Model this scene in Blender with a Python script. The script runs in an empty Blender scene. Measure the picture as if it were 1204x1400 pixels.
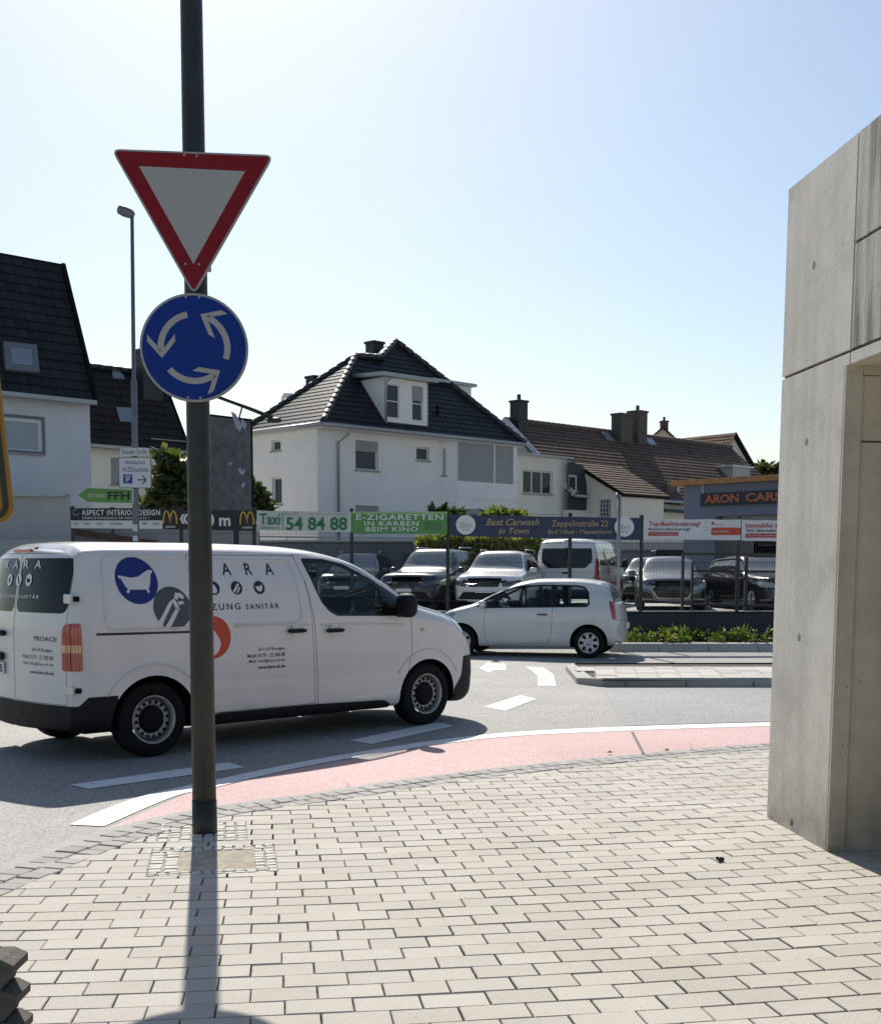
import bpy, bmesh, math, random
from mathutils import Vector, Matrix
from mathutils.geometry import tessellate_polygon

# ------------------------------------------------------------------ camera
FPX, CX, CY, HCAM = 1700.0, 602.0, 920.0, 1.68       # focal length, principal point (photo pixels), eye height
HORIZON = 775.0
PITCH = math.atan((CY - HORIZON) / FPX)
scene = bpy.context.scene
COL = scene.collection
cam_data = bpy.data.cameras.new("camera")
cam = bpy.data.objects.new("camera", cam_data)
COL.objects.link(cam)
cam.location = (0, 0, HCAM)
cam.rotation_euler = (math.pi / 2 - PITCH, 0, 0)
cam_data.sensor_fit = 'HORIZONTAL'
cam_data.sensor_width = 36.0
cam_data.lens = 36.0 * FPX / 1204.0
cam_data.shift_y = (CY - 700.0) / 1204.0
cam_data.clip_start = 0.05
cam_data.clip_end = 3000
scene.camera = cam

# ------------------------------------------------------------------ world, sun, exposure
SUN_EL, SUN_AZ = math.radians(40.5), math.radians(-10.4)   # azimuth measured from +Y towards +X
world = bpy.data.worlds.new("World")
scene.world = world
world.use_nodes = True
wn, wl = world.node_tree.nodes, world.node_tree.links
wn.clear()
wo = wn.new('ShaderNodeOutputWorld'); wb = wn.new('ShaderNodeBackground'); ws = wn.new('ShaderNodeTexSky')
ws.sky_type = 'NISHITA'; ws.sun_disc = False
ws.sun_elevation = SUN_EL; ws.sun_rotation = SUN_AZ
ws.air_density = 1.15; ws.dust_density = 0.85; ws.ozone_density = 1.8
wb.inputs['Strength'].default_value = 0.077
wl.new(ws.outputs[0], wb.inputs[0]); wl.new(wb.outputs[0], wo.inputs[0])
sd = bpy.data.lights.new("sun", 'SUN'); sd.energy = 4.0; sd.angle = math.radians(0.5); sd.color = (1.0, 0.945, 0.855)
sun = bpy.data.objects.new("sun", sd); COL.objects.link(sun)
sdir = Vector((math.sin(SUN_AZ) * math.cos(SUN_EL), math.cos(SUN_AZ) * math.cos(SUN_EL), math.sin(SUN_EL)))
sun.rotation_euler = (-sdir).to_track_quat('-Z', 'Y').to_euler()
sun.location = sdir * 60
scene.view_settings.view_transform = 'Standard'
scene.view_settings.look = 'None'
scene.view_settings.gamma = 1.0
scene.view_settings.exposure = 0.55

# ------------------------------------------------------------------ measuring: photo pixel -> point of the place
FW = Vector((0, math.cos(PITCH), -math.sin(PITCH))); UP = Vector((0, math.sin(PITCH), math.cos(PITCH))); RT = Vector((1, 0, 0))
EYE = Vector((0, 0, HCAM))
def ray(u, v): return RT * ((u - CX) / FPX) - UP * ((v - CY) / FPX) + FW
def gnd(u, v, z=0.0):
    d = ray(u, v); return EYE + d * ((z - HCAM) / d.z)
def at(u, v, Y):
    d = ray(u, v); return EYE + d * (Y / d.y)
def hit(u, v, p0, n):
    d = ray(u, v); return EYE + d * ((Vector(p0) - EYE).dot(n) / d.dot(n))

# ------------------------------------------------------------------ materials
MATS = {}
def new_mat(name):
    m = bpy.data.materials.new(name); m.use_nodes = True
    nt = m.node_tree; b = nt.nodes['Principled BSDF']
    MATS[name] = m
    return m, nt, b
def lnk(nt, a, b): nt.links.new(a, b)
def coords(nt, scale=(1, 1, 1), kind='Object'):
    tc = nt.nodes.new('ShaderNodeTexCoord'); mp = nt.nodes.new('ShaderNodeMapping')
    mp.inputs['Scale'].default_value = scale
    lnk(nt, tc.outputs[kind], mp.inputs['Vector'])
    return mp.outputs['Vector']
def noise(nt, vec, scale, detail=4, rough=0.6):
    n = nt.nodes.new('ShaderNodeTexNoise'); n.inputs['Scale'].default_value = scale
    n.inputs['Detail'].default_value = detail; n.inputs['Roughness'].default_value = rough
    if vec: lnk(nt, vec, n.inputs['Vector'])
    return n.outputs['Fac']
def ramp(nt, fac, stops):
    r = nt.nodes.new('ShaderNodeValToRGB'); e = r.color_ramp.elements
    while len(e) < len(stops): e.new(0.5)
    for i, (p, c) in enumerate(stops):
        e[i].position = p; e[i].color = (c[0], c[1], c[2], 1) if not isinstance(c, (int, float)) else (c, c, c, 1)
    lnk(nt, fac, r.inputs['Fac']); return r.outputs['Color']
def mixc(nt, fac, a, b, mode='MIX'):
    n = nt.nodes.new('ShaderNodeMix'); n.data_type = 'RGBA'; n.blend_type = mode
    for s, v in ((n.inputs[0], fac), (n.inputs[6], a), (n.inputs[7], b)):
        if isinstance(v, (int, float)): s.default_value = v
        elif isinstance(v, tuple): s.default_value = (v[0], v[1], v[2], 1)
        else: lnk(nt, v, s)
    return n.outputs[2]
def bump(nt, b, h, strength=0.3, dist=0.01):
    n = nt.nodes.new('ShaderNodeBump'); n.inputs['Strength'].default_value = strength; n.inputs['Distance'].default_value = dist
    lnk(nt, h, n.inputs['Height']); lnk(nt, n.outputs['Normal'], b.inputs['Normal'])
def sc(c, k): return tuple(x * k for x in c)
def plain(name, col, rough=0.5, metal=0.0, var=0.12, nscale=6.0, bmp=0.0, bscale=60.0, coat=0.0, spec=0.5):
    """a procedural material: base colour broken up by two noises, optional fine bump"""
    if name in MATS: return MATS[name]
    m, nt, b = new_mat(name)
    v = coords(nt)
    f = noise(nt, v, nscale, 5)
    c = ramp(nt, f, [(0.3, sc(col, 1 - var)), (0.7, sc(col, 1 + var))])
    lnk(nt, c, b.inputs['Base Color'])
    rr = ramp(nt, noise(nt, v, nscale * 2.3, 3), [(0.3, max(0, rough - 0.06)), (0.7, min(1, rough + 0.06))])
    lnk(nt, rr, b.inputs['Roughness'])
    b.inputs['Metallic'].default_value = metal
    b.inputs['Specular IOR Level'].default_value = spec
    if coat: b.inputs['Coat Weight'].default_value = coat; b.inputs['Coat Roughness'].default_value = 0.03
    if bmp: bump(nt, b, noise(nt, v, bscale, 4), bmp, 0.01)
    return m
def paint(name, col, metal=0.0, rough=0.32, dirt=0.25):
    """car paint: clear coat, road film towards the sills as a broken stain, dark trim on the inside of the shell"""
    m, nt, b = new_mat(name)
    v = coords(nt)
    f = noise(nt, v, 3.0, 6)
    c = ramp(nt, f, [(0.3, sc(col, 0.95)), (0.7, sc(col, 1.03))])
    sep = nt.nodes.new('ShaderNodeSeparateXYZ'); lnk(nt, v, sep.inputs[0])
    low = ramp(nt, sep.outputs['Z'], [(0.25, 1.0), (0.75, 0.0)])
    d = mixc(nt, 1.0, low, ramp(nt, noise(nt, v, 9.0, 6), [(0.35, 0.0), (0.75, 1.0)]), 'MULTIPLY')
    dd = mixc(nt, 1.0, d, (dirt, dirt, dirt), 'MULTIPLY')
    c2 = mixc(nt, dd, c, (0.30, 0.27, 0.23))
    g = nt.nodes.new('ShaderNodeNewGeometry')
    c3 = mixc(nt, g.outputs['Backfacing'], c2, (0.03, 0.03, 0.032))
    lnk(nt, c3, b.inputs['Base Color'])
    b.inputs['Metallic'].default_value = metal; b.inputs['Roughness'].default_value = rough
    b.inputs['Coat Weight'].default_value = 0.8; b.inputs['Coat Roughness'].default_value = 0.04
    return m
def glass(name, tint, clear=0.0, rough=0.02):
    """window glass: mirror-like sheen by Fresnel over a tinted see-through (clear>0) or opaque tinted pane"""
    m, nt, b = new_mat(name)
    out = nt.nodes['Material Output']
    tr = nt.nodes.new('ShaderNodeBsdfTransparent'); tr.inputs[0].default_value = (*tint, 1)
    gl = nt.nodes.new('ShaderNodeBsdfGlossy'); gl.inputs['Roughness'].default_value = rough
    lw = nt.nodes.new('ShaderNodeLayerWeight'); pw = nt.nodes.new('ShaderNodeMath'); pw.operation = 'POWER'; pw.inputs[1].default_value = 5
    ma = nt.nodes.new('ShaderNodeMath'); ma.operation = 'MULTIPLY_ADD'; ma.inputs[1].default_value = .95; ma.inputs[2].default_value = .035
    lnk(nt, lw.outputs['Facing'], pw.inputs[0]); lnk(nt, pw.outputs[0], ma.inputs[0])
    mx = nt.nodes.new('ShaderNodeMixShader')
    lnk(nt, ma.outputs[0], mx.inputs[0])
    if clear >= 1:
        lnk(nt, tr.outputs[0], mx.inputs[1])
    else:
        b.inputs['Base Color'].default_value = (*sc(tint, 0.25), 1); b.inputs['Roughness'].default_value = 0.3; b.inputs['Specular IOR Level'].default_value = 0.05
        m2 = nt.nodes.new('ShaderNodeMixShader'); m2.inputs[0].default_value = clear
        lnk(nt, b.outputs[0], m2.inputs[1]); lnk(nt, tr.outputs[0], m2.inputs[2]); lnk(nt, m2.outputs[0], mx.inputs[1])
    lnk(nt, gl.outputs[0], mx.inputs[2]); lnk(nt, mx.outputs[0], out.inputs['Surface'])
    return m
def leafmat(name, cols, trans=0.35):
    m, nt, b = new_mat(name)
    out = nt.nodes['Material Output']
    g = nt.nodes.new('ShaderNodeNewGeometry')
    n = len(cols)
    c = ramp(nt, g.outputs['Random Per Island'], [(i / max(1, n - 1), cols[i]) for i in range(n)])
    lnk(nt, c, b.inputs['Base Color']); b.inputs['Roughness'].default_value = 0.45
    t = nt.nodes.new('ShaderNodeBsdfTranslucent'); lnk(nt, mixc(nt, 1.0, c, (1.5, 1.6, 0.7), 'MULTIPLY'), t.inputs[0])
    mx = nt.nodes.new('ShaderNodeMixShader'); mx.inputs[0].default_value = trans
    lnk(nt, b.outputs[0], mx.inputs[1]); lnk(nt, t.outputs[0], mx.inputs[2]); lnk(nt, mx.outputs[0], out.inputs['Surface'])
    return m
def rooftile(name, a, bcol, tw=0.30, rough=0.6):
    """tile colour varies tile by tile in the roof's own UV (metres along eave, metres up slope)"""
    m, nt, b = new_mat(name)
    uv = coords(nt, (1, 1, 1), 'UV')
    br = nt.nodes.new('ShaderNodeTexBrick'); br.offset = 0.0
    br.inputs['Scale'].default_value = 1.0; br.inputs['Brick Width'].default_value = tw; br.inputs['Row Height'].default_value = 0.34
    br.inputs['Mortar Size'].default_value = 0.018; br.inputs['Color1'].default_value = (*a, 1); br.inputs['Color2'].default_value = (*bcol, 1)
    br.inputs['Mortar'].default_value = (*sc(a, 0.45), 1); br.inputs['Bias'].default_value = -0.1
    lnk(nt, uv, br.inputs['Vector'])
    c = mixc(nt, ramp(nt, noise(nt, uv, 0.9, 6), [(0.35, 0.0), (0.7, 0.55)]), br.outputs['Color'], sc(bcol, 1.35))
    lnk(nt, c, b.inputs['Base Color']); b.inputs['Roughness'].default_value = rough
    wv = nt.nodes.new('ShaderNodeTexWave'); wv.bands_direction = 'X'; wv.inputs['Scale'].default_value = 2 * math.pi / (20 * tw) * 1.0
    wv.inputs['Distortion'].default_value = 0.2; lnk(nt, uv, wv.inputs['Vector'])
    bump(nt, b, wv.outputs['Fac'], 0.35, 0.02); b.inputs['Specular IOR Level'].default_value = 0.12
    return m
def render_wall(name, col, var=0.06, rough=0.9):
    """painted render: faint clouding, thin rain streaks and a fine grain"""
    m, nt, b = new_mat(name)
    v = coords(nt)
    c = ramp(nt, noise(nt, v, 0.8, 6), [(0.3, sc(col, 1 - var)), (0.7, sc(col, 1 + var * 0.5))])
    st = noise(nt, coords(nt, (5, 5, 0.25)), 1.0, 5)
    c = mixc(nt, ramp(nt, st, [(0.55, 0.0), (0.8, 0.22)]), c, sc(col, 0.72))
    lnk(nt, c, b.inputs['Base Color']); b.inputs['Roughness'].default_value = rough
    bump(nt, b, noise(nt, v, 40, 4), 0.15, 0.01)
    return m

# ------------------------------------------------------------------ mesh building
class MB:
    """collects faces (with material slot, optional UV / normals) and links them as ONE mesh object"""
    def __init__(s): s.v = []; s.f = []; s.m = []; s.uv = {}; s.sm = []
    def vert(s, p): s.v.append(Vector(p)); return len(s.v) - 1
    def face(s, pts, m=0, smooth=False, uv=None):
        idx = [s.vert(p) for p in pts]; s.f.append(idx); s.m.append(m); s.sm.append(smooth)
        if uv: s.uv[len(s.f) - 1] = uv
    def grid(s, rows, m=0, smooth=True, closed=False):
        base = [[s.vert(p) for p in r] for r in rows]
        n = len(base[0])
        for i in range(len(base) - 1):
            for j in range(n if closed else n - 1):
                a, b_ = base[i][j], base[i][(j + 1) % n]; c, d = base[i + 1][(j + 1) % n], base[i + 1][j]
                s.f.append([a, b_, c, d]); s.m.append(m); s.sm.append(smooth)
        return base
    def box(s, c, size, m=0, bev=0.0, rot=None):
        hx, hy, hz = size[0] / 2, size[1] / 2, size[2] / 2
        b_ = min(bev, hx * .9, hy * .9, hz * .9)
        c = Vector(c)
        def T(p):
            p = Vector(p)
            return c + (rot @ p if rot else p)
        if b_ <= 0:
            P = [T((x, y, z)) for z in (-hz, hz) for y in (-hy, hy) for x in (-hx, hx)]
            for q in ((0, 2, 3, 1), (4, 5, 7, 6), (0, 1, 5, 4), (2, 6, 7, 3), (0, 4, 6, 2), (1, 3, 7, 5)): s.face([P[i] for i in q], m)
            return
        def ring(ix, iy, z): return [T(p) for p in ((-ix, -iy, z), (ix, -iy, z), (ix, iy, z), (-ix, iy, z))]
        def oct_(ix, iy, z, k):
            return [T(p) for p in ((-ix + k, -iy, z), (ix - k, -iy, z), (ix, -iy + k, z), (ix, iy - k, z), (ix - k, iy, z), (-ix + k, iy, z), (-ix, iy - k, z), (-ix, -iy + k, z))]
        lo, l2 = oct_(hx - b_, hy - b_, -hz, b_ * .4), oct_(hx, hy, -hz + b_, b_)
        h2, hi = oct_(hx, hy, hz - b_, b_), oct_(hx - b_, hy - b_, hz, b_ * .4)
        s.face(lo[::-1], m); s.face(hi, m)
        for A, B in ((lo, l2), (l2, h2), (h2, hi)):
            for i in range(8): s.face([A[i], A[(i + 1) % 8], B[(i + 1) % 8], B[i]], m)
    def bar(s, a, b_, w, h=None, m=0):
        """rectangular bar from a to b"""
        a, b_ = Vector(a), Vector(b_); d = (b_ - a); L = d.length
        q = d.to_track_quat('X', 'Z').to_matrix()
        s.box((a + b_) / 2, (L, w, h or w), m, 0, q)
    def tube(s, pts, r, m=0, n=10, cap=True):
        pts = [Vector(p) for p in pts]
        rs = r if isinstance(r, (list, tuple)) else [r] * len(pts)
        rows = []
        ref = None
        for i, p in enumerate(pts):
            d = (pts[min(i + 1, len(pts) - 1)] - pts[max(i - 1, 0)]).normalized()
            if ref is None: ref = Vector((1, 0, 0)) if abs(d.x) < .9 else Vector((0, 1, 0))
            x = (ref - d * ref.dot(d)).normalized(); y = d.cross(x); ref = x
            rows.append([p + (x * math.cos(2 * math.pi * k / n) + y * math.sin(2 * math.pi * k / n)) * rs[i] for k in range(n)])
        s.grid(rows, m, True, True)
        if cap: s.face(rows[0][::-1], m); s.face(rows[-1], m)
    def lathe(s, prof, o=(0, 0, 0), ax='z', n=24, m=0, smooth=True, sgn=1):
        """profile of (radius, height) turned about an axis through o"""
        o = Vector(o); rows = []
        for r, h in prof:
            ring = []
            for k in range(n):
                c_, s_ = math.cos(2 * math.pi * k / n) * r, math.sin(2 * math.pi * k / n) * r
                ring.append(o + (Vector((c_, s_, h)) if ax == 'z' else Vector((c_, h * sgn, s_)) if ax == 'y' else Vector((h, c_, s_))))
            rows.append(ring)
        s.grid(rows, m, smooth, True)
    def prism(s, pts, off, m=0, side=None):
        """polygon extruded by the vector off (pts may be concave)"""
        pts = [Vector(p) for p in pts]; off = Vector(off)
        for t in tessellate_polygon([pts]):
            s.face([pts[i] for i in t], m); s.face([pts[i] + off for i in t[::-1]], m)
        n = len(pts)
        for i in range(n):
            a, b_ = pts[i], pts[(i + 1) % n]
            s.face([a, a + off, b_ + off, b_], m if side is None else side)
    def blob(s, c, size, m=0, n=14, e=0.7, rot=None):
        """rounded-box ellipsoid"""
        def sp(t): return math.copysign(abs(t) ** e, t)
        c = Vector(c); rows = []
        for i in range(n // 2 + 1):
            ph = -math.pi / 2 + math.pi * i / (n // 2); row = []
            for k in range(n):
                th = 2 * math.pi * k / n
                p = Vector((size[0] / 2 * sp(math.cos(ph)) * sp(math.cos(th)), size[1] / 2 * sp(math.cos(ph)) * sp(math.sin(th)), size[2] / 2 * sp(math.sin(ph))))
                row.append(c + (rot @ p if rot else p))
            rows.append(row)
        s.grid(rows, m, True, True)
    def obj(s, name, mats, parent=None, fix=True, rel=True):
        me = bpy.data.meshes.new(name)
        off = Vector((0, 0, 0))
        if parent is not None and rel:
            q = parent
            while q is not None: off += q.location; q = q.parent
        me.from_pydata([p - off for p in s.v], [], s.f)
        for m in (mats if isinstance(mats, (list, tuple)) else [mats]): me.materials.append(m)
        me.polygons.foreach_set('material_index', s.m)
        me.polygons.foreach_set('use_smooth', s.sm)
        if s.uv:
            ul = me.uv_layers.new(name='UVMap')
            for fi, uvs in s.uv.items():
                p = me.polygons[fi]
                for k, li in enumerate(p.loop_indices): ul.data[li].uv = uvs[k]
        if fix:
            bm = bmesh.new(); bm.from_mesh(me)
            bmesh.ops.remove_doubles(bm, verts=bm.verts, dist=1e-5)
            bmesh.ops.recalc_face_normals(bm, faces=bm.faces)
            bm.to_mesh(me); bm.free()
        me.update()
        o = bpy.data.objects.new(name, me); COL.objects.link(o)
        if parent is not None: o.parent = parent
        return o
def tag(o, label=None, cat=None, group=None, kind=None):
    if label: o['label'] = label
    if cat: o['category'] = cat
    if group: o['group'] = group
    if kind: o['kind'] = kind
    return o
def thing(name, label, cat, loc, rz=0.0, group=None):
    o = bpy.data.objects.new(name, None); COL.objects.link(o)
    o.location = Vector(loc); o.rotation_euler = (0, 0, rz); o.empty_display_size = 0.2
    return tag(o, label, cat, group)
def part(name, mb, mats, parent, label=None, rel=True):
    o = mb.obj(name, mats, parent, rel=rel)
    if label: o['label'] = label
    return o

# text -> triangles in its own plane (metres)
def text_tris(body, size, bold=0.0, spacing=1.0, shear=0.0, align='LEFT', line=1.0):
    cu = bpy.data.curves.new('t', 'FONT'); cu.body = body; cu.size = size; cu.offset = bold * size
    cu.space_character = spacing; cu.shear = shear; cu.align_x = align; cu.space_line = line; cu.resolution_u = 3
    ob = bpy.data.objects.new('t', cu); COL.objects.link(ob)
    dg = bpy.context.evaluated_depsgraph_get(); ev = ob.evaluated_get(dg); me = ev.to_mesh()
    me.calc_loop_triangles()
    T = [[(me.vertices[i].co.x, me.vertices[i].co.y) for i in t.vertices] for t in me.loop_triangles]
    ev.to_mesh_clear(); bpy.data.objects.remove(ob); bpy.data.curves.remove(cu)
    return T
def fit_text(body, x0, z0, x1, z1, **kw):
    """text scaled to fill the box x0..x1, z0..z1"""
    T = text_tris(body, 1.0, **kw)
    xs = [p[0] for t in T for p in t]; zs = [p[1] for t in T for p in t]
    ax, bx, az, bz = min(xs), max(xs), min(zs), max(zs)
    return [[(x0 + (p[0] - ax) / (bx - ax) * (x1 - x0), z0 + (p[1] - az) / (bz - az) * (z1 - z0)) for p in t] for t in T]
def circle(cx, cz, r, n=32, rz=None):
    return [(cx + r * math.cos(2 * math.pi * k / n), cz + (rz or r) * math.sin(2 * math.pi * k / n)) for k in range(n)]
def rrect(x0, z0, x1, z1, r, n=5):
    P = []
    for cx, cz, a0 in ((x1 - r, z1 - r, 0), (x0 + r, z1 - r, 90), (x0 + r, z0 + r, 180), (x1 - r, z0 + r, 270)):
        for k in range(n + 1):
            a = math.radians(a0 + 90 * k / n); P.append((cx + r * math.cos(a), cz + r * math.sin(a)))
    return P
def rounded(poly, r, n=4):
    """round the corners of a 2-D polygon"""
    P = []; N = len(poly)
    for i in range(N):
        a, b_, c = Vector(poly[i - 1]), Vector(poly[i]), Vector(poly[(i + 1) % N])
        d1, d2 = a - b_, c - b_
        k = min(r, d1.length * .45, d2.length * .45)
        p, q = b_ + d1.normalized() * k, b_ + d2.normalized() * k
        for t in range(n + 1):
            t /= n; P.append(tuple(p * (1 - t) ** 2 + b_ * 2 * t * (1 - t) + q * t * t))
    return P
def tris2(poly):
    P = [Vector((p[0], p[1], 0)) for p in poly]
    return [[poly[i] for i in t] for t in tessellate_polygon([P])]
class Panel:
    """a flat board in the place: origin, unit vector along it, up vector, normal towards the reader"""
    def __init__(s, o, ex, ez=(0, 0, 1), n=None):
        s.o = Vector(o); s.ex = Vector(ex).normalized(); s.ez = Vector(ez).normalized()
        s.n = Vector(n).normalized() if n else s.ex.cross(s.ez).normalized()
    def p(s, x, z, off=0.0): return s.o + s.ex * x + s.ez * z + s.n * off
    def put(s, mb, poly, off, m=0):
        for t in tris2(poly): mb.face([s.p(x, z, off) for x, z in t], m)
    def tris(s, mb, T, off, m=0):
        for t in T: mb.face([s.p(x, z, off) for x, z in t], m)
    def plate(s, mb, poly, back, front, m=0):
        mb.prism([s.p(x, z, front) for x, z in poly], s.n * (back - front), m)
    def xz(s, u, v):
        q = hit(u, v, s.o, s.n) - s.o; return (q.dot(s.ex), q.dot(s.ez))
# ------------------------------------------------------------------ car bodies: a lofted shell, cut along its real panel lines
def interp(pts, x):
    """monotone smooth interpolation through (x, y) points"""
    if x <= pts[0][0]: return pts[0][1]
    if x >= pts[-1][0]: return pts[-1][1]
    n = len(pts)
    d = [(pts[i + 1][1] - pts[i][1]) / (pts[i + 1][0] - pts[i][0]) for i in range(n - 1)]
    def tang(i):
        if i == 0: return d[0]
        if i == n - 1: return d[-1]
        if d[i - 1] * d[i] <= 0: return 0
        return 2 * d[i - 1] * d[i] / (d[i - 1] + d[i])
    for i in range(n - 1):
        if x <= pts[i + 1][0]:
            h = pts[i + 1][0] - pts[i][0]; t = (x - pts[i][0]) / h
            return ((2 * t ** 3 - 3 * t * t + 1) * pts[i][1] + (t ** 3 - 2 * t * t + t) * h * tang(i)
                    + (-2 * t ** 3 + 3 * t * t) * pts[i + 1][1] + (t ** 3 - t * t) * h * tang(i + 1))
def catmull(P, n):
    out = []
    for i in range(len(P) - 1):
        p0, p1, p2, p3 = P[max(i - 1, 0)], P[i], P[i + 1], P[min(i + 2, len(P) - 1)]
        for k in range(n):
            t = k / n
            out.append(tuple(0.5 * (2 * b + (c - a) * t + (2 * a - 5 * b + 4 * c - d) * t * t + (3 * b - a - 3 * c + d) * t ** 3)
                             for a, b, c, d in zip(p0, p1, p2, p3)))
    out.append(tuple(P[-1])); return out

class Shell:
    def __init__(s, P):
        s.P = P
        x0, x1 = P['xr'], P['xf']
        N = P.get('N', 54)
        xs = []
        for i in range(N + 1):
            t = i / N
            t = t * .72 + .28 * (0.5 - 0.5 * math.cos(math.pi * t))
            xs.append(x0 + (x1 - x0) * t)
        G = []
        for x in xs:
            prof = s.section(x)
            G.append([Vector((x + P['shift'](x, y, z), y, z)) for y, z in prof])
        s.polys = []           # (tag, [(p, n), ...])
        M = len(G[0])
        Nn = [[None] * M for _ in G]
        for i in range(len(G)):
            for j in range(M):
                a = G[min(i + 1, len(G) - 1)][j] - G[max(i - 1, 0)][j]
                b = G[i][min(j + 1, M - 1)] - G[i][max(j - 1, 0)]
                n = a.cross(b)
                if n.length < 1e-9: n = Vector((0, 0, 1))
                n.normalize()
                if n.dot(Vector((0, G[i][j].y, G[i][j].z - P['zc']))) < 0: n = -n
                Nn[i][j] = n
        fl = lambda v: Vector((v.x, -v.y, v.z))
        for i in range(len(G) - 1):
            for j in range(M - 1):
                q = [(G[i][j], Nn[i][j]), (G[i + 1][j], Nn[i + 1][j]), (G[i + 1][j + 1], Nn[i + 1][j + 1]), (G[i][j + 1], Nn[i][j + 1])]
                s.polys.append(('L', q)); s.polys.append(('R', [(fl(p), fl(n)) for p, n in q[::-1]]))
        # end caps: rows across the car, bowed in plan
        for end, tagc, sg in ((0, 'B', -1), (len(G) - 1, 'F', 1)):
            T = 14; rows = []
            bow = P['bowr'] if sg < 0 else P['bowf']
            for j in range(M):
                g = G[end][j]; row = []
                for k in range(T + 1):
                    t = -1 + 2 * k / T
                    t = math.copysign(abs(t) ** .8, t)
                    row.append(Vector((g.x + sg * bow * (1 - abs(t) ** 2.4), g.y * t, g.z)))
                rows.append(row)
            nr = [[None] * (T + 1) for _ in rows]
            for j in range(M):
                for k in range(T + 1):
                    a = rows[min(j + 1, M - 1)][k] - rows[max(j - 1, 0)][k]
                    b = rows[j][min(k + 1, T)] - rows[j][max(k - 1, 0)]
                    n = a.cross(b)
                    if n.length < 1e-9: n = Vector((sg, 0, 0))
                    n.normalize()
                    nr[j][k] = n if n.x * sg > 0 else -n
            for j in range(M - 1):
                for k in range(T):
                    q = [(rows[j][k], nr[j][k]), (rows[j][k + 1], nr[j][k + 1]), (rows[j + 1][k + 1], nr[j + 1][k + 1]), (rows[j + 1][k], nr[j + 1][k])]
                    if (q[1][0] - q[0][0]).length < 1e-6 and (q[2][0] - q[3][0]).length < 1e-6: continue
                    if sg < 0: q = q[::-1]
                    s.polys.append((tagc, q))
        s.parts = {}
        s.bands = []
    def section(s, x):
        P = s.P
        zt = interp(P['top'], x); w = interp(P['width'], x); zsh = interp(P['belt'], x); zb = interp(P['bottom'], x)
        zs = min(zsh, zt - 0.05)
        t = max(0.0, min(1.0, (zt - zs - .05) / (P['H'] - zsh - .05))) ** .75
        wr = w * .9 * (1 - t) + P['roofw'] * t
        cr = P.get('crown', 0.03)
        bl = P.get('tumble', .965)
        pts = [(0, zb), (w * .5, zb), (w * .86, zb + .01), (w * .965, zb + .06), (w * .992, zb + .2), (w, zb * .45 + zs * .55), (w * .992, zs - .10), (w * bl, zs),
               (w * bl * .52 + wr * .48 + .012 * t, zs * .5 + zt * .5 - .03 * t), (wr + .015 * t, zt - .13 * t - .012), (wr - .045, zt - .035 * t - .003),
               (wr * .62, zt + cr * .62), (0, zt + cr)]
        return catmull(pts, P.get('sub', 3))

def split_poly(poly, pr, a, b):
    """split [(p,n)] by the 2-D line a->b; returns (left, right)"""
    ax, az = a; dx, dz = b[0] - ax, b[1] - az
    D = [dx * (pr(p)[1] - az) - dz * (pr(p)[0] - ax) for p, _ in poly]
    if min(D) >= -1e-9: return poly, None
    if max(D) <= 1e-9: return None, poly
    L, R = [], []
    n = len(poly)
    for i in range(n):
        d0, d1 = D[i], D[(i + 1) % n]
        if d0 >= -1e-9: L.append(poly[i])
        if d0 <= 1e-9: R.append(poly[i])
        if (d0 > 1e-9 and d1 < -1e-9) or (d0 < -1e-9 and d1 > 1e-9):
            t = d0 / (d0 - d1)
            p = poly[i][0].lerp(poly[(i + 1) % n][0], t); m = poly[i][1].lerp(poly[(i + 1) % n][1], t).normalized()
            L.append((p, m)); R.append((p, m))
    return (L if len(L) > 2 else None), (R if len(R) > 2 else None)
PROJ = {'xz': lambda p: (p.x, p.z), 'yz': lambda p: (p.y, p.z), 'xy': lambda p: (p.x, p.y)}
def area2(P): return sum(P[i - 1][0] * P[i][1] - P[i][0] * P[i - 1][1] for i in range(len(P))) / 2
def convex(P):
    n = len(P)
    for i in range(n):
        a, b, c = P[i - 1], P[i], P[(i + 1) % n]
        if (b[0] - a[0]) * (c[1] - b[1]) - (b[1] - a[1]) * (c[0] - b[0]) < -1e-9: return False
    return True
def carve(polys, region, axes='xz', tags='LR', filt=None):
    """polys [(tag, poly)] -> (outside, inside) of the 2-D region"""
    pr = PROJ[axes]
    R = list(region)
    if area2(R) < 0: R = R[::-1]
    pieces = [R] if convex(R) else [t if area2(t) > 0 else t[::-1] for t in tris2(R)]
    x0, x1 = min(p[0] for p in R), max(p[0] for p in R); z0, z1 = min(p[1] for p in R), max(p[1] for p in R)
    out, ins = [], []
    for tg, q in polys:
        if tg not in tags: out.append((tg, q)); continue
        c = [pr(p) for p, _ in q]
        if max(p[0] for p in c) < x0 or min(p[0] for p in c) > x1 or max(p[1] for p in c) < z0 or min(p[1] for p in c) > z1 or (filt and not filt(q)):
            out.append((tg, q)); continue
        rest = [q]
        for pc in pieces:
            nxt = []
            for r in rest:
                cur = r
                for i in range(len(pc)):
                    if cur is None: break
                    a, b = pc[i], pc[(i + 1) % len(pc)]
                    if abs(a[0] - b[0]) + abs(a[1] - b[1]) < 1e-7: continue
                    cur, o = split_poly(cur, pr, a, b)
                    if o: nxt.append(o)
                if cur: ins.append((tg, cur))
            rest = nxt
        out += [(tg, r) for r in rest]
    return out, ins
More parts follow.
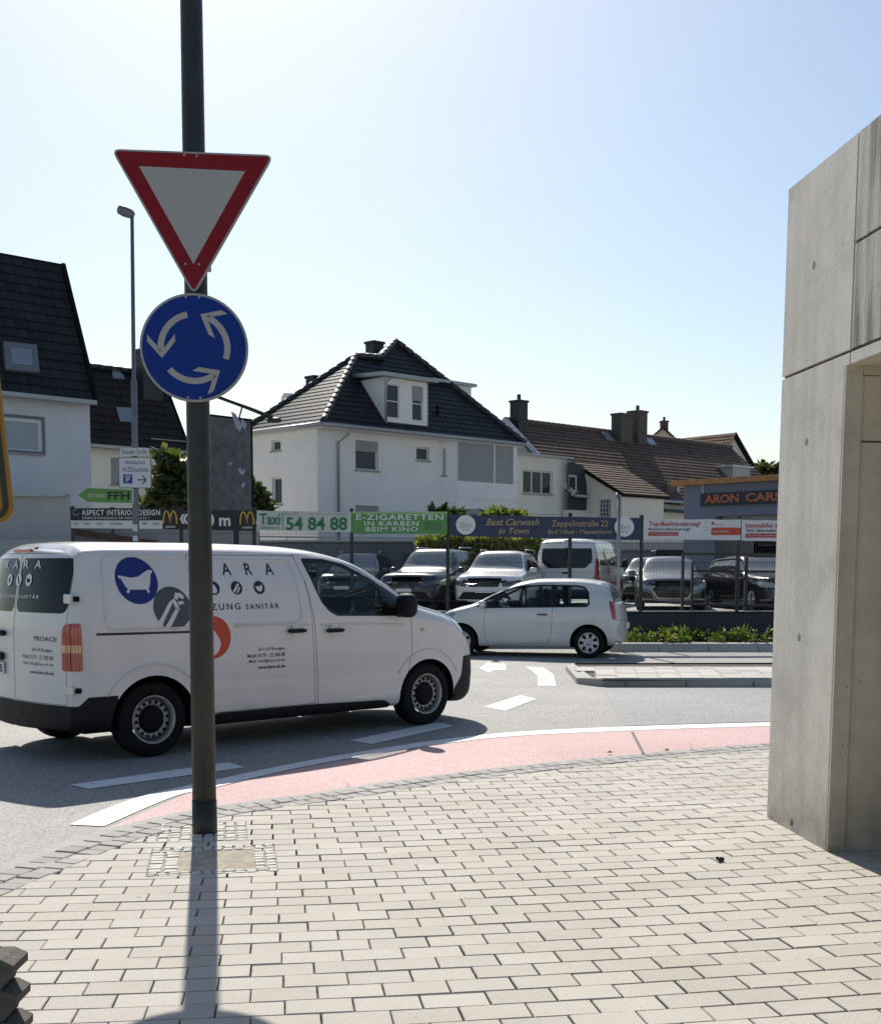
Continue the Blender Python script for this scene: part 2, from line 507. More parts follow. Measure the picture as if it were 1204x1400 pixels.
def shell_obj(name, polys, mats, parent, off=0.0, mi=None):
    """polys -> one mesh object keeping the shell's own smooth normals"""
    vmap = {}; V = []; F = []; NN = []; MI = []
    for k, (tg, q) in enumerate(polys):
        idx = []; nn = []
        for p, n in q:
            w = p + n * off
            key = (round(w.x, 5), round(w.y, 5), round(w.z, 5))
            if key not in vmap: vmap[key] = len(V); V.append(w)
            if vmap[key] in idx: continue
            idx.append(vmap[key]); nn.append(n)
        if len(idx) < 3: continue
        gn = Vector((0, 0, 0))
        for k2 in range(1, len(idx) - 1): gn += (V[idx[k2]] - V[idx[0]]).cross(V[idx[k2 + 1]] - V[idx[0]])
        if gn.dot(nn[0] + nn[1] + nn[2]) < 0: idx, nn = idx[::-1], nn[::-1]
        F.append(idx); NN.append(nn); MI.append(mi[k] if mi else 0)
    me = bpy.data.meshes.new(name); me.from_pydata(V, [], F)
    for m in (mats if isinstance(mats, (list, tuple)) else [mats]): me.materials.append(m)
    me.polygons.foreach_set('material_index', MI)
    me.polygons.foreach_set('use_smooth', [True] * len(F))
    flat = []
    for i, p in enumerate(me.polygons):
        for k in range(p.loop_total): flat.append(NN[i][k])
    me.normals_split_custom_set([tuple(n) for n in flat])
    me.update()
    o = bpy.data.objects.new(name, me); COL.objects.link(o)
    if parent is not None: o.parent = parent
    return o
def strip_of(poly, w):
    """a closed band of width w inside a polygon's outline, as quads"""
    n = len(poly); A = area2(poly); P = poly if A > 0 else poly[::-1]; I = []
    for i in range(n):
        a, b, c = Vector(P[i - 1]), Vector(P[i]), Vector(P[(i + 1) % n])
        d1, d2 = (b - a).normalized(), (c - b).normalized()
        n1, n2 = Vector((-d1.y, d1.x)), Vector((-d2.y, d2.x))
        m = (n1 + n2)
        m = m / max(.4, m.length_squared / 2) if m.length > 1e-6 else n1
        I.append(tuple(b + m * w))
    return P, I

def wheel(parent, x, y, r, width, sgn, kind, M):
    """wheel > tyre, rim (sgn: +1 outer face towards +y)"""
    e = thing('wheel', None, None, (x, y, r)); e.parent = parent
    rr = r * (.66 if kind != 'steel' else .645)
    t = MB(); h = width / 2
    prof = [(rr, -h * .8), (rr + .012, -h), (r * .9, -h), (r * .985, -h * .82), (r, -h * .6), (r, -h * .12), (r * .985, -h * .1), (r * .985, h * .1), (r, h * .12), (r, h * .6), (r * .985, h * .82), (r * .9, h), (rr + .012, h), (rr, h * .8)]
    t.lathe(prof, ax='y', n=36, sgn=sgn)
    part('tyre', t, M['rubber'], e, rel=False)
    m = MB()
    f = h * .8
    if kind == 'steel':
        m.lathe([(rr, h), (rr - .012, h * 1.02), (rr - .02, f), (rr - .035, f - .05), (rr * .86, f - .055), (rr * .80, f - .022), (rr * .62, f - .02), (rr * .58, f - .03)], ax='y', n=40, sgn=sgn)
        m.lathe([(rr * .58, f - .03), (rr * .50, f + .0), (rr * .46, f + .004), (0.0, f + .006)], ax='y', n=32, m=1, sgn=sgn)
        for k in range(16):
            a = 2 * math.pi * k / 16 + .1
            c = (math.cos(a) * rr * .715, sgn * (f - .026), math.sin(a) * rr * .715)
            m.lathe([(rr * .075, .012), (rr * .07, .0065), (0, .006)], c, 'y', 10, 1, True, sgn)
    elif kind == 'cover':
        m.lathe([(rr, h), (rr - .012, h * 1.02), (rr - .02, f), (rr * .8, f + .006), (rr * .4, f + .014), (rr * .3, f + .004), (rr * .22, f + .02), (0, f + .022)], ax='y', n=40, sgn=sgn)
        for k in range(7):
            a = 2 * math.pi * k / 7
            ca, sa = math.cos(a), math.sin(a)
            q = [(rr * .5, -.018), (rr * .82, -.034), (rr * .9, 0), (rr * .82, .034), (rr * .5, .018), (rr * .46, 0)]
            m.prism([(ca * u - sa * w_, sgn * (f + .002), sa * u + ca * w_) for u, w_ in q], (0, sgn * .0125, 0), 1)
    else:
        m.lathe([(rr, h), (rr - .012, h * 1.02), (rr - .02, f), (rr - .03, f - .09)], ax='y', n=40, sgn=sgn)
        m.lathe([(rr - .03, f - .08), (0, f - .08)], ax='y', n=30, m=1, sgn=sgn)
        m.lathe([(rr * .24, f - .06), (rr * .22, f - .005), (0, f)], ax='y', n=20, sgn=sgn)
        for k in range(5):
            for dd in (-.16, .16):
                a = 2 * math.pi * k / 5 + dd + .3
                b_ = 2 * math.pi * k / 5 + dd * .5 + .3
                m.bar((math.cos(b_) * rr * .2, sgn * (f - .02), math.sin(b_) * rr * .2), (math.cos(a) * rr * .95, sgn * (f - .012), math.sin(a) * rr * .95), .03, .022)
    part('rim', m, [M['rim'], M['dark']], e, rel=False)
    return e

def vehicle(name, label, cat, P, loc, yaw, regions, M, wheels, group=None):
    """regions: dicts  name, poly, axes, tags, mat, off, parent, seam, filt ; carved in order"""
    root = thing(name, label, cat, loc, yaw, group)
    sh = Shell(P)
    polys = sh.polys
    body_extra = []
    made = {}
    todo = []
    for r in regions:
        tags = r.get('tags', 'LR')
        each = [t for t in tags] if (r.get('each', True) and tags in ('LR', 'L', 'R')) else [tags]
        for tg in each:
            po = r['poly']
            if r.get('seam'):
                outer, inner = strip_of(po, r['seam'])
                po = inner
            polys, ins = carve(polys, po, r.get('axes', 'xz'), tg, r.get('filt'))
            for ax2, tg2, po2 in r.get('also', ()):
                polys, in2 = carve(polys, po2, ax2, tg2)
                ins += in2
            if r.get('seam'):
                for k in range(len(outer)):
                    k2 = (k + 1) % len(outer)
                    polys, sm = carve(polys, [outer[k], outer[k2], inner[k2], inner[k]], r.get('axes', 'xz'), tg, r.get('filt'))
                    body_extra += sm
            if r['name'] is None: continue
            if ins: todo.append((r, tg, ins))
    allp = polys + body_extra
    body = shell_obj('body', allp, [M['paint'], M['dark']], root, 0.0, [0] * len(polys) + [1] * len(body_extra))
    for r, tg, ins in todo:
        par = root
        if r.get('parent'): par = made.get((r['parent'], tg)) or made.get((r['parent'], 'L')) or root
        o = shell_obj(r['name'], ins, M[r['mat']] if isinstance(r['mat'], str) else r['mat'], par, r.get('off', 0.0))
        made[(r['name'], tg)] = o
        if r.get('label'): o['label'] = r['label']
    # parts whose parent was carved later
    for r, tg, ins in todo:
        if r.get('parent'):
            o = made[(r['name'], tg)]; p = made.get((r['parent'], tg))
            if p and o.parent is not p: o.parent = p
    # arch liners + dark underside
    u = MB()
    for x, r, w, kind, hw in wheels:
        for sg in (-1, 1):
            rows = []
            for k in range(17):
                a = math.pi * (-.06 + 1.12 * k / 16)
                c = (x + math.cos(a) * (r + .085), r + math.sin(a) * (r + .075))
                rows.append([Vector((c[0], sg * (hw - .02), c[1])), Vector((c[0], sg * (hw - .36), c[1]))])
            u.grid(rows)
            u.face([rows[k][1] for k in range(17)])
    zb = interp(P['bottom'], (P['xr'] + P['xf']) / 2)
    u.box(((P['xr'] + P['xf']) / 2, 0, zb + .02), (P['xf'] - P['xr'] - .5, P['roofw'] * 1.5, .05))
    for x, r, w, kind, hw in wheels: u.tube([(x, -hw + .2, r), (x, hw - .2, r)], .05, n=8)
    part('underbody', u, M['dark'], root, rel=False)
    for x, r, w, kind, hw in wheels:
        for sg in (-1, 1): wheel(root, x, sg * (hw - w / 2 - .012), r, w, sg, kind, M)
    return root, sh, made
def decal(name, sh, shapes, axes, tg, mats, parent, off=.0025, label=None, filt=None):
    """shapes: [(poly, material index)] laid on the shell as film"""
    out, mi = [], []
    src = [p for p in sh.polys if p[0] in tg]
    for poly, m in shapes:
        _, ins = carve(src, poly, axes, tg, filt)
        lift = off + .0012 * m
        out += [(t, [(p + n * lift, n) for p, n in q]) for t, q in ins]; mi += [m] * len(ins)
    if not out: return None
    o = shell_obj(name, out, mats, parent, 0.0, mi)
    if label: o['label'] = label
    return o
def flipx(T): return [[(-p[0], p[1]) for p in t] for t in T]
# ------------------------------------------------------------------ materials of vehicles
plain('rubber', (0.009, 0.009, 0.0095), 0.8, var=.2, bmp=.2, spec=.2)
plain('dark', (0.007, 0.007, 0.0075), 0.7, spec=.15)
plain('blackplastic', (0.011, 0.0115, 0.0125), 0.6, spec=.25, var=.2, nscale=14, bmp=.15, bscale=200)
plain('gloss_black', (0.012, 0.012, 0.013), 0.15)
plain('steel_rim', (0.36, 0.36, 0.35), 0.45, 0.5)
plain('alloy', (0.55, 0.55, 0.56), 0.3, 0.8)
plain('silver_cover', (0.50, 0.50, 0.51), 0.35, 0.4)
plain('chrome', (0.8, 0.8, 0.8), 0.12, 1.0, var=.03)
plain('white_film', (0.75, 0.75, 0.75), 0.4, var=.04)
plain('blue_film', (0.010, 0.022, 0.16), 0.35, var=.05)
plain('grey_film', (0.075, 0.08, 0.085), 0.35, var=.05)
plain('navy_film', (0.012, 0.014, 0.032), 0.35, var=.05)
plain('orange_film', (0.55, 0.055, 0.02), 0.35, var=.05)
plain('print_grey', (0.10, 0.10, 0.11), 0.4, var=.05)
plain('red_film', (0.30, 0.02, 0.025), 0.35, var=.05)
plain('seat_cloth', (0.03, 0.032, 0.036), 0.85, bmp=.3)
plain('dash', (0.05, 0.05, 0.052), 0.6)
plain('paper', (0.7, 0.72, 0.66), 0.6)
def lampmat(name, col, rough=0.12):
    m, nt, b = new_mat(name)
    v = coords(nt)
    wv = nt.nodes.new('ShaderNodeTexWave'); wv.inputs['Scale'].default_value = 14; wv.inputs['Distortion'].default_value = 1.5; lnk(nt, v, wv.inputs['Vector'])
    lnk(nt, ramp(nt, wv.outputs['Fac'], [(0.2, sc(col, .55)), (0.8, col)]), b.inputs['Base Color'])
    b.inputs['Roughness'].default_value = rough; b.inputs['Coat Weight'].default_value = 1.0
    b.inputs['Transmission Weight'].default_value = 0.0
    return m
lampmat('red_lens', (0.52, 0.035, 0.02)); lampmat('amber_lens', (0.85, 0.5, 0.22)); lampmat('clear_lens', (0.42, 0.45, 0.48))
lampmat('dark_lens', (0.10, 0.11, 0.12))
glass('tinted_glass', (0.03, 0.035, 0.04), 0.04)
glass('clear_glass', (0.80, 0.88, 0.86), 1.0)
glass('screen_glass', (1.5, 1.62, 1.66), 0.25, 0.04)  # pale diffuse pane colour stands in for dust plus reflected sky and glare
WHITE = paint('white_paint', (0.72, 0.695, 0.67))
def mset(paintm, rim): return dict(paint=paintm, rubber=MATS['rubber'], dark=MATS['dark'], rim=rim, tint=MATS['tinted_glass'], clear=MATS['clear_glass'],
    screen=MATS['screen_glass'], plastic=MATS['blackplastic'], gloss=MATS['gloss_black'], red=MATS['red_lens'], amber=MATS['amber_lens'], lamp=MATS['clear_lens'],
    dlamp=MATS['dark_lens'], chrome=MATS['chrome'], white=MATS['white_film'])
def arch(x, r, k=1.0, zc=None, base=-.2):
    return [(x + r * math.cos(math.pi * i / 20), (zc or .33) + r * k * math.sin(math.pi * i / 20)) for i in range(21)] + [(x - r, base), (x + r, base)]

# ------------------------------------------------------------------ the white panel van
VO = Vector((-3.156, 11.57, 0)); VYAW = math.radians(43.3)
VAX = Vector((math.cos(VYAW), math.sin(VYAW), 0)); VLY = Vector((-VAX.y, VAX.x, 0))
def vp(u, v, l=-.93):
    q = hit(u, v, VO + VLY * l, VLY) - VO; return (q.dot(VAX), q.z)
def vps(pts, l=-.93): return [vp(u, v, l) for u, v in pts]
WB = 3.275
PV = dict(xr=-.74, xf=4.08, H=1.87, roofw=.76, crown=.035, tumble=.985, zc=.95, N=64, sub=4, bowr=.11, bowf=.10,
    top=[(-.74, 1.80), (-.70, 1.835), (-.60, 1.862), (-.3, 1.872), (.8, 1.875), (1.5, 1.862), (1.9, 1.835), (2.35, 1.755), (2.85, 1.51), (3.07, 1.36), (3.3, 1.275), (3.6, 1.20), (3.82, 1.11), (3.97, .98), (4.05, .86), (4.08, .80)],
    width=[(-.74, .86), (-.69, .90), (-.60, .925), (-.3, .945), (0, .95), (3.0, .95), (3.5, .94), (3.8, .90), (3.97, .84), (4.05, .79), (4.08, .76)],
    belt=[(-1, 1.22), (1.5, 1.22), (3.0, 1.17), (3.6, 1.06), (4.08, .78)],
    bottom=[(-.75, .28), (-.4, .25), (-.3, .22), (3.6, .22), (3.85, .20), (4.08, .26)],
    shift=lambda x, y, z: (max(0, z - 1.1) / .75) ** 1.3 * .12 * max(0, 1 - (x + .74) / .6))
win_out = vps([(421, 765), (423, 763), (450, 764), (478, 771), (500, 783), (530, 803), (556, 822), (560, 828), (552, 839), (544, 842), (456, 842), (446, 836), (437, 824), (431, 806)], -.88)
win_in = vps([(427, 769.5), (458, 769.5), (478, 777.5), (500.6, 790.5), (521, 804), (523, 838), (457, 838.5), (440, 825), (433, 806)], -.88)
door_px = vps([(414, 757), (424, 800), (430, 870), (434, 974), (546, 963), (556, 925), (562, 885), (561, 842), (546, 813), (500, 777), (476, 764), (448, 757)], -.93)
van_regions = [
    dict(name=None, poly=arch(0, .415, .95, .335)), dict(name=None, poly=arch(WB, .40, .95, .33)),
    dict(name='side_window', poly=win_in, mat='clear', parent='front_door', off=-.012),
    dict(name='window_frame', poly=win_out, mat='gloss', parent='front_door', off=-.002),
    dict(name='rear_window', poly=[(-y, z) for y, z in rrect(.022, 1.285, .79, 1.755, .07)], axes='yz', tags='B', mat='tint', off=-.003),
    dict(name='rear_window', poly=rrect(.022, 1.285, .79, 1.755, .07), axes='yz', tags='B', mat='tint', off=-.003),
    dict(name='indicator_lens', poly=[(-.98, .955), (-.765, .955), (-.765, 1.02), (-.98, 1.02)], axes='yz', tags='B', mat='amber', off=.012, each=False, also=[('xz', 'R', [(-1, .955), (-.67, .955), (-.67, 1.02), (-1, 1.02)])]),
    dict(name='tail_light', poly=[(-y, z) for y, z in rounded([(.76, .80), (.98, .80), (.98, 1.20), (.80, 1.20), (.765, 1.16)], .03)], axes='yz', tags='B', mat='red', off=.012, each=False, also=[('xz', 'R', rounded([(-1, .80), (-.665, .80), (-.665, 1.20), (-1, 1.20)], .02))]),
    dict(name='tail_light', poly=rounded([(.76, .80), (.98, .80), (.98, 1.20), (.80, 1.20), (.765, 1.16)], .03), axes='yz', tags='B', mat='red', off=.012, each=False, also=[('xz', 'L', rounded([(-1, .80), (-.665, .80), (-.665, 1.20), (-1, 1.20)], .02))]),
    dict(name='front_bumper', poly=[(3.84, .71), (4.5, .71), (4.5, -.1), (3.66, -.1), (3.68, .36), (3.80, .50)], tags='LRF', mat='plastic', each=False, off=.004),
    dict(name='headlight', poly=[(3.64, 1.165), (3.76, 1.13), (3.93, 1.03), (3.99, .92), (3.90, .92), (3.76, 1.0)], mat='lamp', off=.003),
    dict(name='rear_bumper', poly=[(-1.2, .50), (-.70, .50), (-.62, .575), (-.36, .575), (-.36, -.1), (-1.2, -.1)], tags='LRB', mat='plastic', each=False, off=.006),
    dict(name='side_moulding', poly=rounded(vps([(262, 991), (300, 990.5), (420, 979.5), (535, 969), (533, 961), (524, 957), (420, 963.5), (330, 972), (300, 974.5), (285, 979)]), .02), mat='plastic', off=.012),
    dict(name='front_door', poly=door_px, mat='paint', seam=.006),
    dict(name='rear_door', poly=[(-y, z) for y, z in rrect(.004, .505, .80, 1.80, .03)], axes='yz', tags='B', mat='paint', seam=.005),
    dict(name='rear_door', poly=rrect(.004, .505, .80, 1.80, .03), axes='yz', tags='B', mat='paint', seam=.005),
    dict(name='sliding_door', poly=[(.44, 1.79), (.50, .345), (1.772, .345), (1.735, 1.3), (1.70, 1.79)], mat='paint', seam=.005),
    dict(name='windscreen', poly=[(-.78, 1.22), (.78, 1.22), (.66, 1.79), (-.66, 1.79)], axes='yz', tags='LR', each=False, mat='clear', off=-.004,
         filt=lambda q: q[0][0].x > 1.9 and q[0][1].x > .25 and q[0][0].x < 3.15),
]
VM = mset(WHITE, MATS['steel_rim'])
van, vsh, vmade = vehicle('panel_van', 'white panel van with blue bathtub logo and dark KARA lettering on its side', 'van', PV, VO, VYAW, van_regions, VM,
    [(0, .335, .215, 'steel', .93), (WB, .335, .215, 'steel', .93)])
def van_extras():
    navy, grey, blue, org, wht, pg = (MATS[k] for k in ('navy_film', 'grey_film', 'blue_film', 'orange_film', 'white_film', 'print_grey'))
    side = ('R',)
    def T(txt, x0, z0, x1, z1, **k): return fit_text(txt, x0, z0, x1, z1, **k)
    ring = lambda cx, cz, r: circle(cx, cz, r, 40)
    # bathtub disc
    tub = [(-.265, .055), (-.262, .075), (-.245, .078), (-.12, .055), (-.03, .065), (.06, .115), (.11, .135), (.145, .130), (.15, .112), (.12, .085), (.09, -.02), (.065, -.06), (.075, -.085), (.065, -.10), (.045, -.095), (.04, -.065),
           (-.155, -.065), (-.165, -.095), (-.19, -.10), (-.195, -.08), (-.175, -.06), (-.20, -.03), (-.235, .045)]
    tub = [(-.105 + (x + .055) * .83, 1.55 + (z - .015) * .86) for x, z in tub]
    decal('bathtub_logo', vsh, [(ring(-.105, 1.56, .205), 0), (tub, 1)], 'xz', side, [blue, WHITE], van)
    # pliers disc
    c = (.205, 1.315)
    def q(pts): return [(c[0] + x, c[1] + z) for x, z in pts]
    pl = [q([(-.17, -.13), (-.13, -.085), (-.02, .06), (.005, .04), (-.10, -.11), (-.12, -.15)]), q([(-.075, -.185), (-.035, -.16), (.07, -.01), (.045, .01), (-.09, -.16)]),
          q([(-.02, .055), (.03, .085), (.045, .06), (.075, -.015), (.04, -.025), (.015, .045)]), q([(.03, .085), (.045, .135), (.10, .13), (.135, .10), (.12, .075), (.075, .095), (.06, .07)]), q([(.06, .055), (.11, .06), (.13, .035), (.09, .03), (.07, .02)])]
    decal('pliers_logo', vsh, [(ring(c[0], c[1], .19), 0)] + [(p, 1) for p in pl], 'xz', side, [grey, WHITE], van)
    drop = [(.605 + .115 * math.sin(t) * (1 - .55 * max(0, math.cos(t))), 1.0 + .135 * math.cos(t) + (.04 if math.cos(t) > .97 else 0)) for t in [2 * math.pi * k / 30 for k in range(30)]]
    drop = [(x - .035, z) for x, z in drop]
    decal('flame_logo', vsh, [(ring(.60, 1.04, .195), 0), (drop, 1)], 'xz', side, [org, WHITE], van)
    # name, three small discs, trade line, address
    for ch, cx, w in (('K', .60, .085), ('A', .843, .10), ('R', 1.09, .078), ('A', 1.325, .10)):
        decal('letter', vsh, [(t, 0) for t in T(ch, cx - w / 2, 1.603, cx + w / 2, 1.713, bold=.012)], 'xz', side, [navy], van)
    for w_, a_, b_ in (('HEIZUNG', .425, .925), ('SANITÄR', .985, 1.362)): decal('trade_line', vsh, [(t, 0) for t in T(w_, a_, 1.285, b_, 1.345, bold=.012, spacing=1.35)], 'xz', side, [navy], van)
    for s_, z_, b_, x0, h in (('63110 Rodgau', .886, .012, 1.10, .036), ('Mobil: 0179 - 22 500 88', .832, .008, .975, .036), ('Mail: info@kara-sh.de', .778, .008, .99, .036), ('www.kara-sh.de', .722, .03, 1.085, .032)):
        decal('address_line', vsh, [(t, 0) for t in T(s_, x0, z_, 1.402, z_ + h, bold=b_)], 'xz', side, [navy], van)
    marks = {.668: [[(.668 + .022 * math.sin(t) * (1.2 - .6 * math.cos(t)), 1.478 + .042 * math.cos(t)) for t in [2 * math.pi * k / 16 for k in range(16)]]],
             .915: [[(.868, 1.455), (.885, 1.44), (.945, 1.515), (.93, 1.53)], [(.905, 1.44), (.92, 1.435), (.955, 1.485), (.94, 1.495)]],
             1.168: [[(1.125, 1.50), (1.165, 1.495), (1.205, 1.515), (1.20, 1.47), (1.185, 1.45), (1.15, 1.45), (1.135, 1.47)]]}
    for cx, ms in marks.items(): decal('trade_symbol', vsh, [(ring(cx, 1.485, .062), 0)] + [(q_, 1) for q_ in ms], 'xz', side, [navy, WHITE], van)
    # rear glass and door writing (read from behind: local y runs to the left)
    F = lambda t: [(-p[0], p[1]) for p in t]
    for ch, cx in (('K', -.30), ('A', -.105), ('R', .105), ('A', .31)):
        decal('window_letter', vsh, [(F(t), 0) for t in T(ch, cx - .05, 1.665, cx + .05, 1.738, bold=.012)], 'yz', ('B',), [wht], van, off=.003)
    tb = [(-.03, .012), (.0, .008), (.032, .022), (.025, -.02), (-.02, -.022)]
    for cx, mk in ((.19, [(.0, .035), (.018, -.005), (.0, -.03), (-.018, -.005)]), (.0, [(-.028, -.03), (-.012, -.038), (.028, .03), (.012, .038)]), (-.19, [(x, z) for x, z in tb])):
        decal('window_symbol', vsh, [(circle(cx, 1.565, .055, 24), 0), ([(cx + x, 1.565 + z) for x, z in mk], 1)], 'yz', ('B',), [wht, MATS['dark']], van, off=.003)
    decal('window_trade_line', vsh, [(F(t), 0) for t in T('HEIZUNG SANITÄR', -.40, 1.405, .40, 1.442, bold=.012, spacing=1.3)], 'yz', ('B',), [wht], van, off=.003)
    for s_, x0, x1, z_, h, b_ in (('63110 Rodgau', .33, .63, .945, .038, .01), ('Mobil: 0179 - 22 500 88', .17, .64, .885, .036, .0), ('Mail: info@kara-sh.de', .18, .64, .825, .036, .0), ('www.kara-sh.de', .29, .645, .757, .032, .025), ('PROACE', .37, .69, 1.045, .04, .02)):
        decal('rear_lettering', vsh, [(F(t), 0) for t in T(s_, x0, z_, x1, z_ + h, bold=b_)], 'yz', ('B',), [pg], van)
    for tg in 'RL': decal('door_rail', vsh, [([(-.54, 1.098), (.42, 1.088), (.42, 1.108), (-.54, 1.118)], 0)], 'xz', (tg,), [MATS['gloss_black']], van, off=.004)
    from mathutils.bvhtree import BVHTree
    vv, ff = [], []
    for t_, q_ in vsh.polys:
        if t_ == 'R': b_ = len(vv); vv += [p for p, n in q_]; ff.append(list(range(b_, b_ + len(q_))))
    bvh = BVHTree.FromPolygons(vv, ff)
    def onside(x, z):
        h = bvh.ray_cast(Vector((x, -3, z)), Vector((0, 1, 0)))[0]
        return h if h else Vector((x, -.93, z))
    lines = [rounded([(-.46, 1.14), (.47, 1.14), (.45, 1.772), (-.40, 1.772)], .10, 6)]; pan2 = rounded([(.52, 1.74), (.52, 1.15), (1.63, 1.15), (1.60, 1.74)], .12, 6)
    arcs = [[(.84, 1.15)] + [p for p in pan2 if p[0] > 1.3] + [(.66, 1.745)], [(0 + .52 * math.cos(t), .33 + .50 * math.sin(t)) for t in [math.pi * (.12 + .72 * k / 18) for k in range(19)]], [(.84, 1.13), (1.2, 1.13), (1.70, 1.125)], [(1.84, 1.115), (2.4, 1.11), (2.95, 1.08)], [(WB + .50 * math.cos(t), .33 + .48 * math.sin(t)) for t in [math.pi * (.16 + .66 * k / 18) for k in range(19)]]]
    for L_ in [l + [l[0]] for l in lines] + arcs:
        for sg in (-1, 1):
            m = MB(); P3 = []
            for (a_, b_), (c_, d_) in zip(L_[:-1], L_[1:]):
                n_ = max(1, int(math.dist((a_, b_), (c_, d_)) / .12))
                P3 += [onside(a_ + (c_ - a_) * k / n_, b_ + (d_ - b_) * k / n_) for k in range(n_)]
            P3.append(onside(*L_[-1]))
            m.tube([Vector((p.x, -sg * p.y + sg * .004, p.z)) for p in P3], .0085, n=6); part('pressed_line', m, WHITE, van, rel=False)
    # door handles, mirrors, lamps, plate, hinges
    for pts, par in (((1.535, 1.072), 'sliding_door'), ((2.0, 1.060), 'front_door')):
        for sg in (-1, 1):
            cup = MB(); cup.lathe([(.06, .0), (.052, -.004), (.0, -.012)], (pts[0], sg * .955, pts[1]), 'y', 20, 0, True, -sg)
            tg = 'R' if sg < 0 else 'L'
            p = vmade.get((par, tg)) or van
            c_ = part('handle_cup', cup, WHITE, p, rel=False)
            h = MB(); h.blob((pts[0], sg * .975, pts[1] - .004), (.225, .045, .042), n=14, e=.6)
            part('door_handle', h, MATS['blackplastic'], p, rel=False)
    for sg in (-1, 1):
        tg = 'R' if sg < 0 else 'L'
        m = MB()
        m.blob((2.86, sg * 1.06, 1.285), (.15, .26, .25), n=16, e=.65)
        m.box((2.87, sg * .93, 1.20), (.10, .14, .07), bev=.02)
        part('door_mirror', m, MATS['blackplastic'], vmade.get(('front_door', tg)) or van, rel=False)
    m = MB(); m.blob((3.19, -.955, 1.02), (.05, .016, .03), n=10, e=.8); part('side_repeater', m, MATS['amber_lens'], van, rel=False)
    m = MB(); m.box((-.735, .0, 1.822), (.03, .34, .028), bev=.008); part('brake_light', m, MATS['red_lens'], van, rel=False)
    for z in (1.41, .635):
        m = MB(); m.box((-.748, -.835, z), (.02, .13, .08), bev=.008); m.box((-.70, -.895, z), (.05, .03, .045), 1, bev=.006)
        part('door_hinge', m, [WHITE, MATS['dark']], van, rel=False)
    m = MB(); m.box((-.868, .30, 1.09), (.05, .30, .05), bev=.015); m.blob((-.89, .36, 1.09), (.05, .16, .035), 0); part('rear_handle', m, MATS['blackplastic'], van, rel=False)
    m = MB(); m.box((-.866, .44, .88), (.035, .50, .07), 0, bev=.02); part('plate_lamp_bar', m, MATS['blackplastic'], van, rel=False)
    p = MB(); p.box((-.868, .44, .775), (.016, .52, .11), 0, bev=.004)
    pn = Panel((-.8775, .44, .775), (0, -1, 0), (0, 0, 1), (-1, 0, 0))
    pn.tris(p, fit_text('OF YK 85', -.19, -.035, .245, .035, bold=.02), .0015, 1); pn.put(p, [(-.258, -.05), (-.215, -.05), (-.215, .05), (-.258, .05)], .001, 2)
    part('number_plate', p, [MATS['white_film'], MATS['dark'], MATS['blue_film']], van, rel=False)
    # cabin
    s_ = MB()
    for y in (-.46, .46):
        s_.box((1.72, y, .80), (.55, .52, .18), bev=.05); s_.box((1.50, y, 1.10), (.16, .50, .62), bev=.06, rot=Matrix.Rotation(.14, 3, 'Y').copy())
        s_.blob((1.44, y, 1.50), (.12, .28, .20))
    part('seat', s_, MATS['seat_cloth'], van, rel=False)
    d = MB(); d.box((2.70, 0, 1.02), (.62, 1.66, .26), bev=.06); d.box((2.05, 0, .45), (2.2, 1.7, .06))
    part('dashboard', d, MATS['dash'], van, rel=False)
    w = MB(); rows = []
    rot = Matrix.Rotation(-.9, 3, 'Y')
    ringp = [Vector((2.32, .46, 1.12)) + rot @ Vector((0, math.cos(2 * math.pi * k / 24) * .19, math.sin(2 * math.pi * k / 24) * .19)) for k in range(25)]
    w.tube(ringp, .016, n=8, cap=False); w.tube([(2.32, .46, 1.12), (2.5, .46, 1.0)], .03, n=8); w.tube([ringp[0], ringp[12]], .018, n=6)
    part('steering_wheel', w, MATS['dark'], van, rel=False)
    r = MB(); r.blob((2.42, .0, 1.60), (.05, .26, .085)); r.tube([(2.44, 0, 1.64), (2.5, 0, 1.70)], .012, n=6)
    part('interior_mirror', r, MATS['dark'], van, rel=False)
    b = MB(); b.box((1.26, 0, 1.0), (.03, 1.5, 1.4)); part('bulkhead', b, MATS['dash'], van, rel=False)
    for sg in (-1, 1):
        wp = MB(); wp.tube([(3.10, sg * .1 + .3, 1.345), (2.96, sg * .1 - .35, 1.445)], .01, n=6); part('wiper', wp, MATS['dark'], van, rel=False)
van_extras()

# ------------------------------------------------------------------ the small white hatchback
MO_c = gnd(804, 900.5); MYAW = math.radians(180 - 15.5)
MAX_ = Vector((math.cos(MYAW), math.sin(MYAW), 0)); MLY = Vector((-MAX_.y, MAX_.x, 0))
MO = MO_c - MLY * .80
def mp_(u, v, l=.80):
    q = hit(u, v, MO + MLY * l, MLY) - MO; return (q.dot(MAX_), q.z)
def mps(pts, l=.80): return [mp_(u, v, l) for u, v in pts]
PM = dict(xr=-.50, xf=3.02, H=1.435, roofw=.56, crown=.03, tumble=.955, zc=.75, N=60, sub=3, bowr=.10, bowf=.14,
    top=[(-.50, 1.0), (-.47, 1.14), (-.40, 1.285), (-.30, 1.35), (-.1, 1.395), (.4, 1.435), (.95, 1.432), (1.35, 1.37), (1.75, 1.22), (2.15, 1.02), (2.32, .95), (2.6, .875), (2.85, .78), (2.98, .65), (3.02, .58)],
    width=[(-.50, .72), (-.46, .76), (-.35, .795), (0, .82), (2.3, .82), (2.6, .79), (2.8, .73), (2.95, .62), (3.02, .54)],
    belt=[(-.5, .97), (0, .965), (1.0, .935), (2.1, .90), (2.6, .80), (3.02, .55)],
    bottom=[(-.5, .30), (-.35, .22), (0, .19), (2.6, .18), (2.9, .19), (3.02, .22)],
    shift=lambda x, y, z: max(0, z - .62) * .16 * max(0, 1 - (x + .5) / .5))
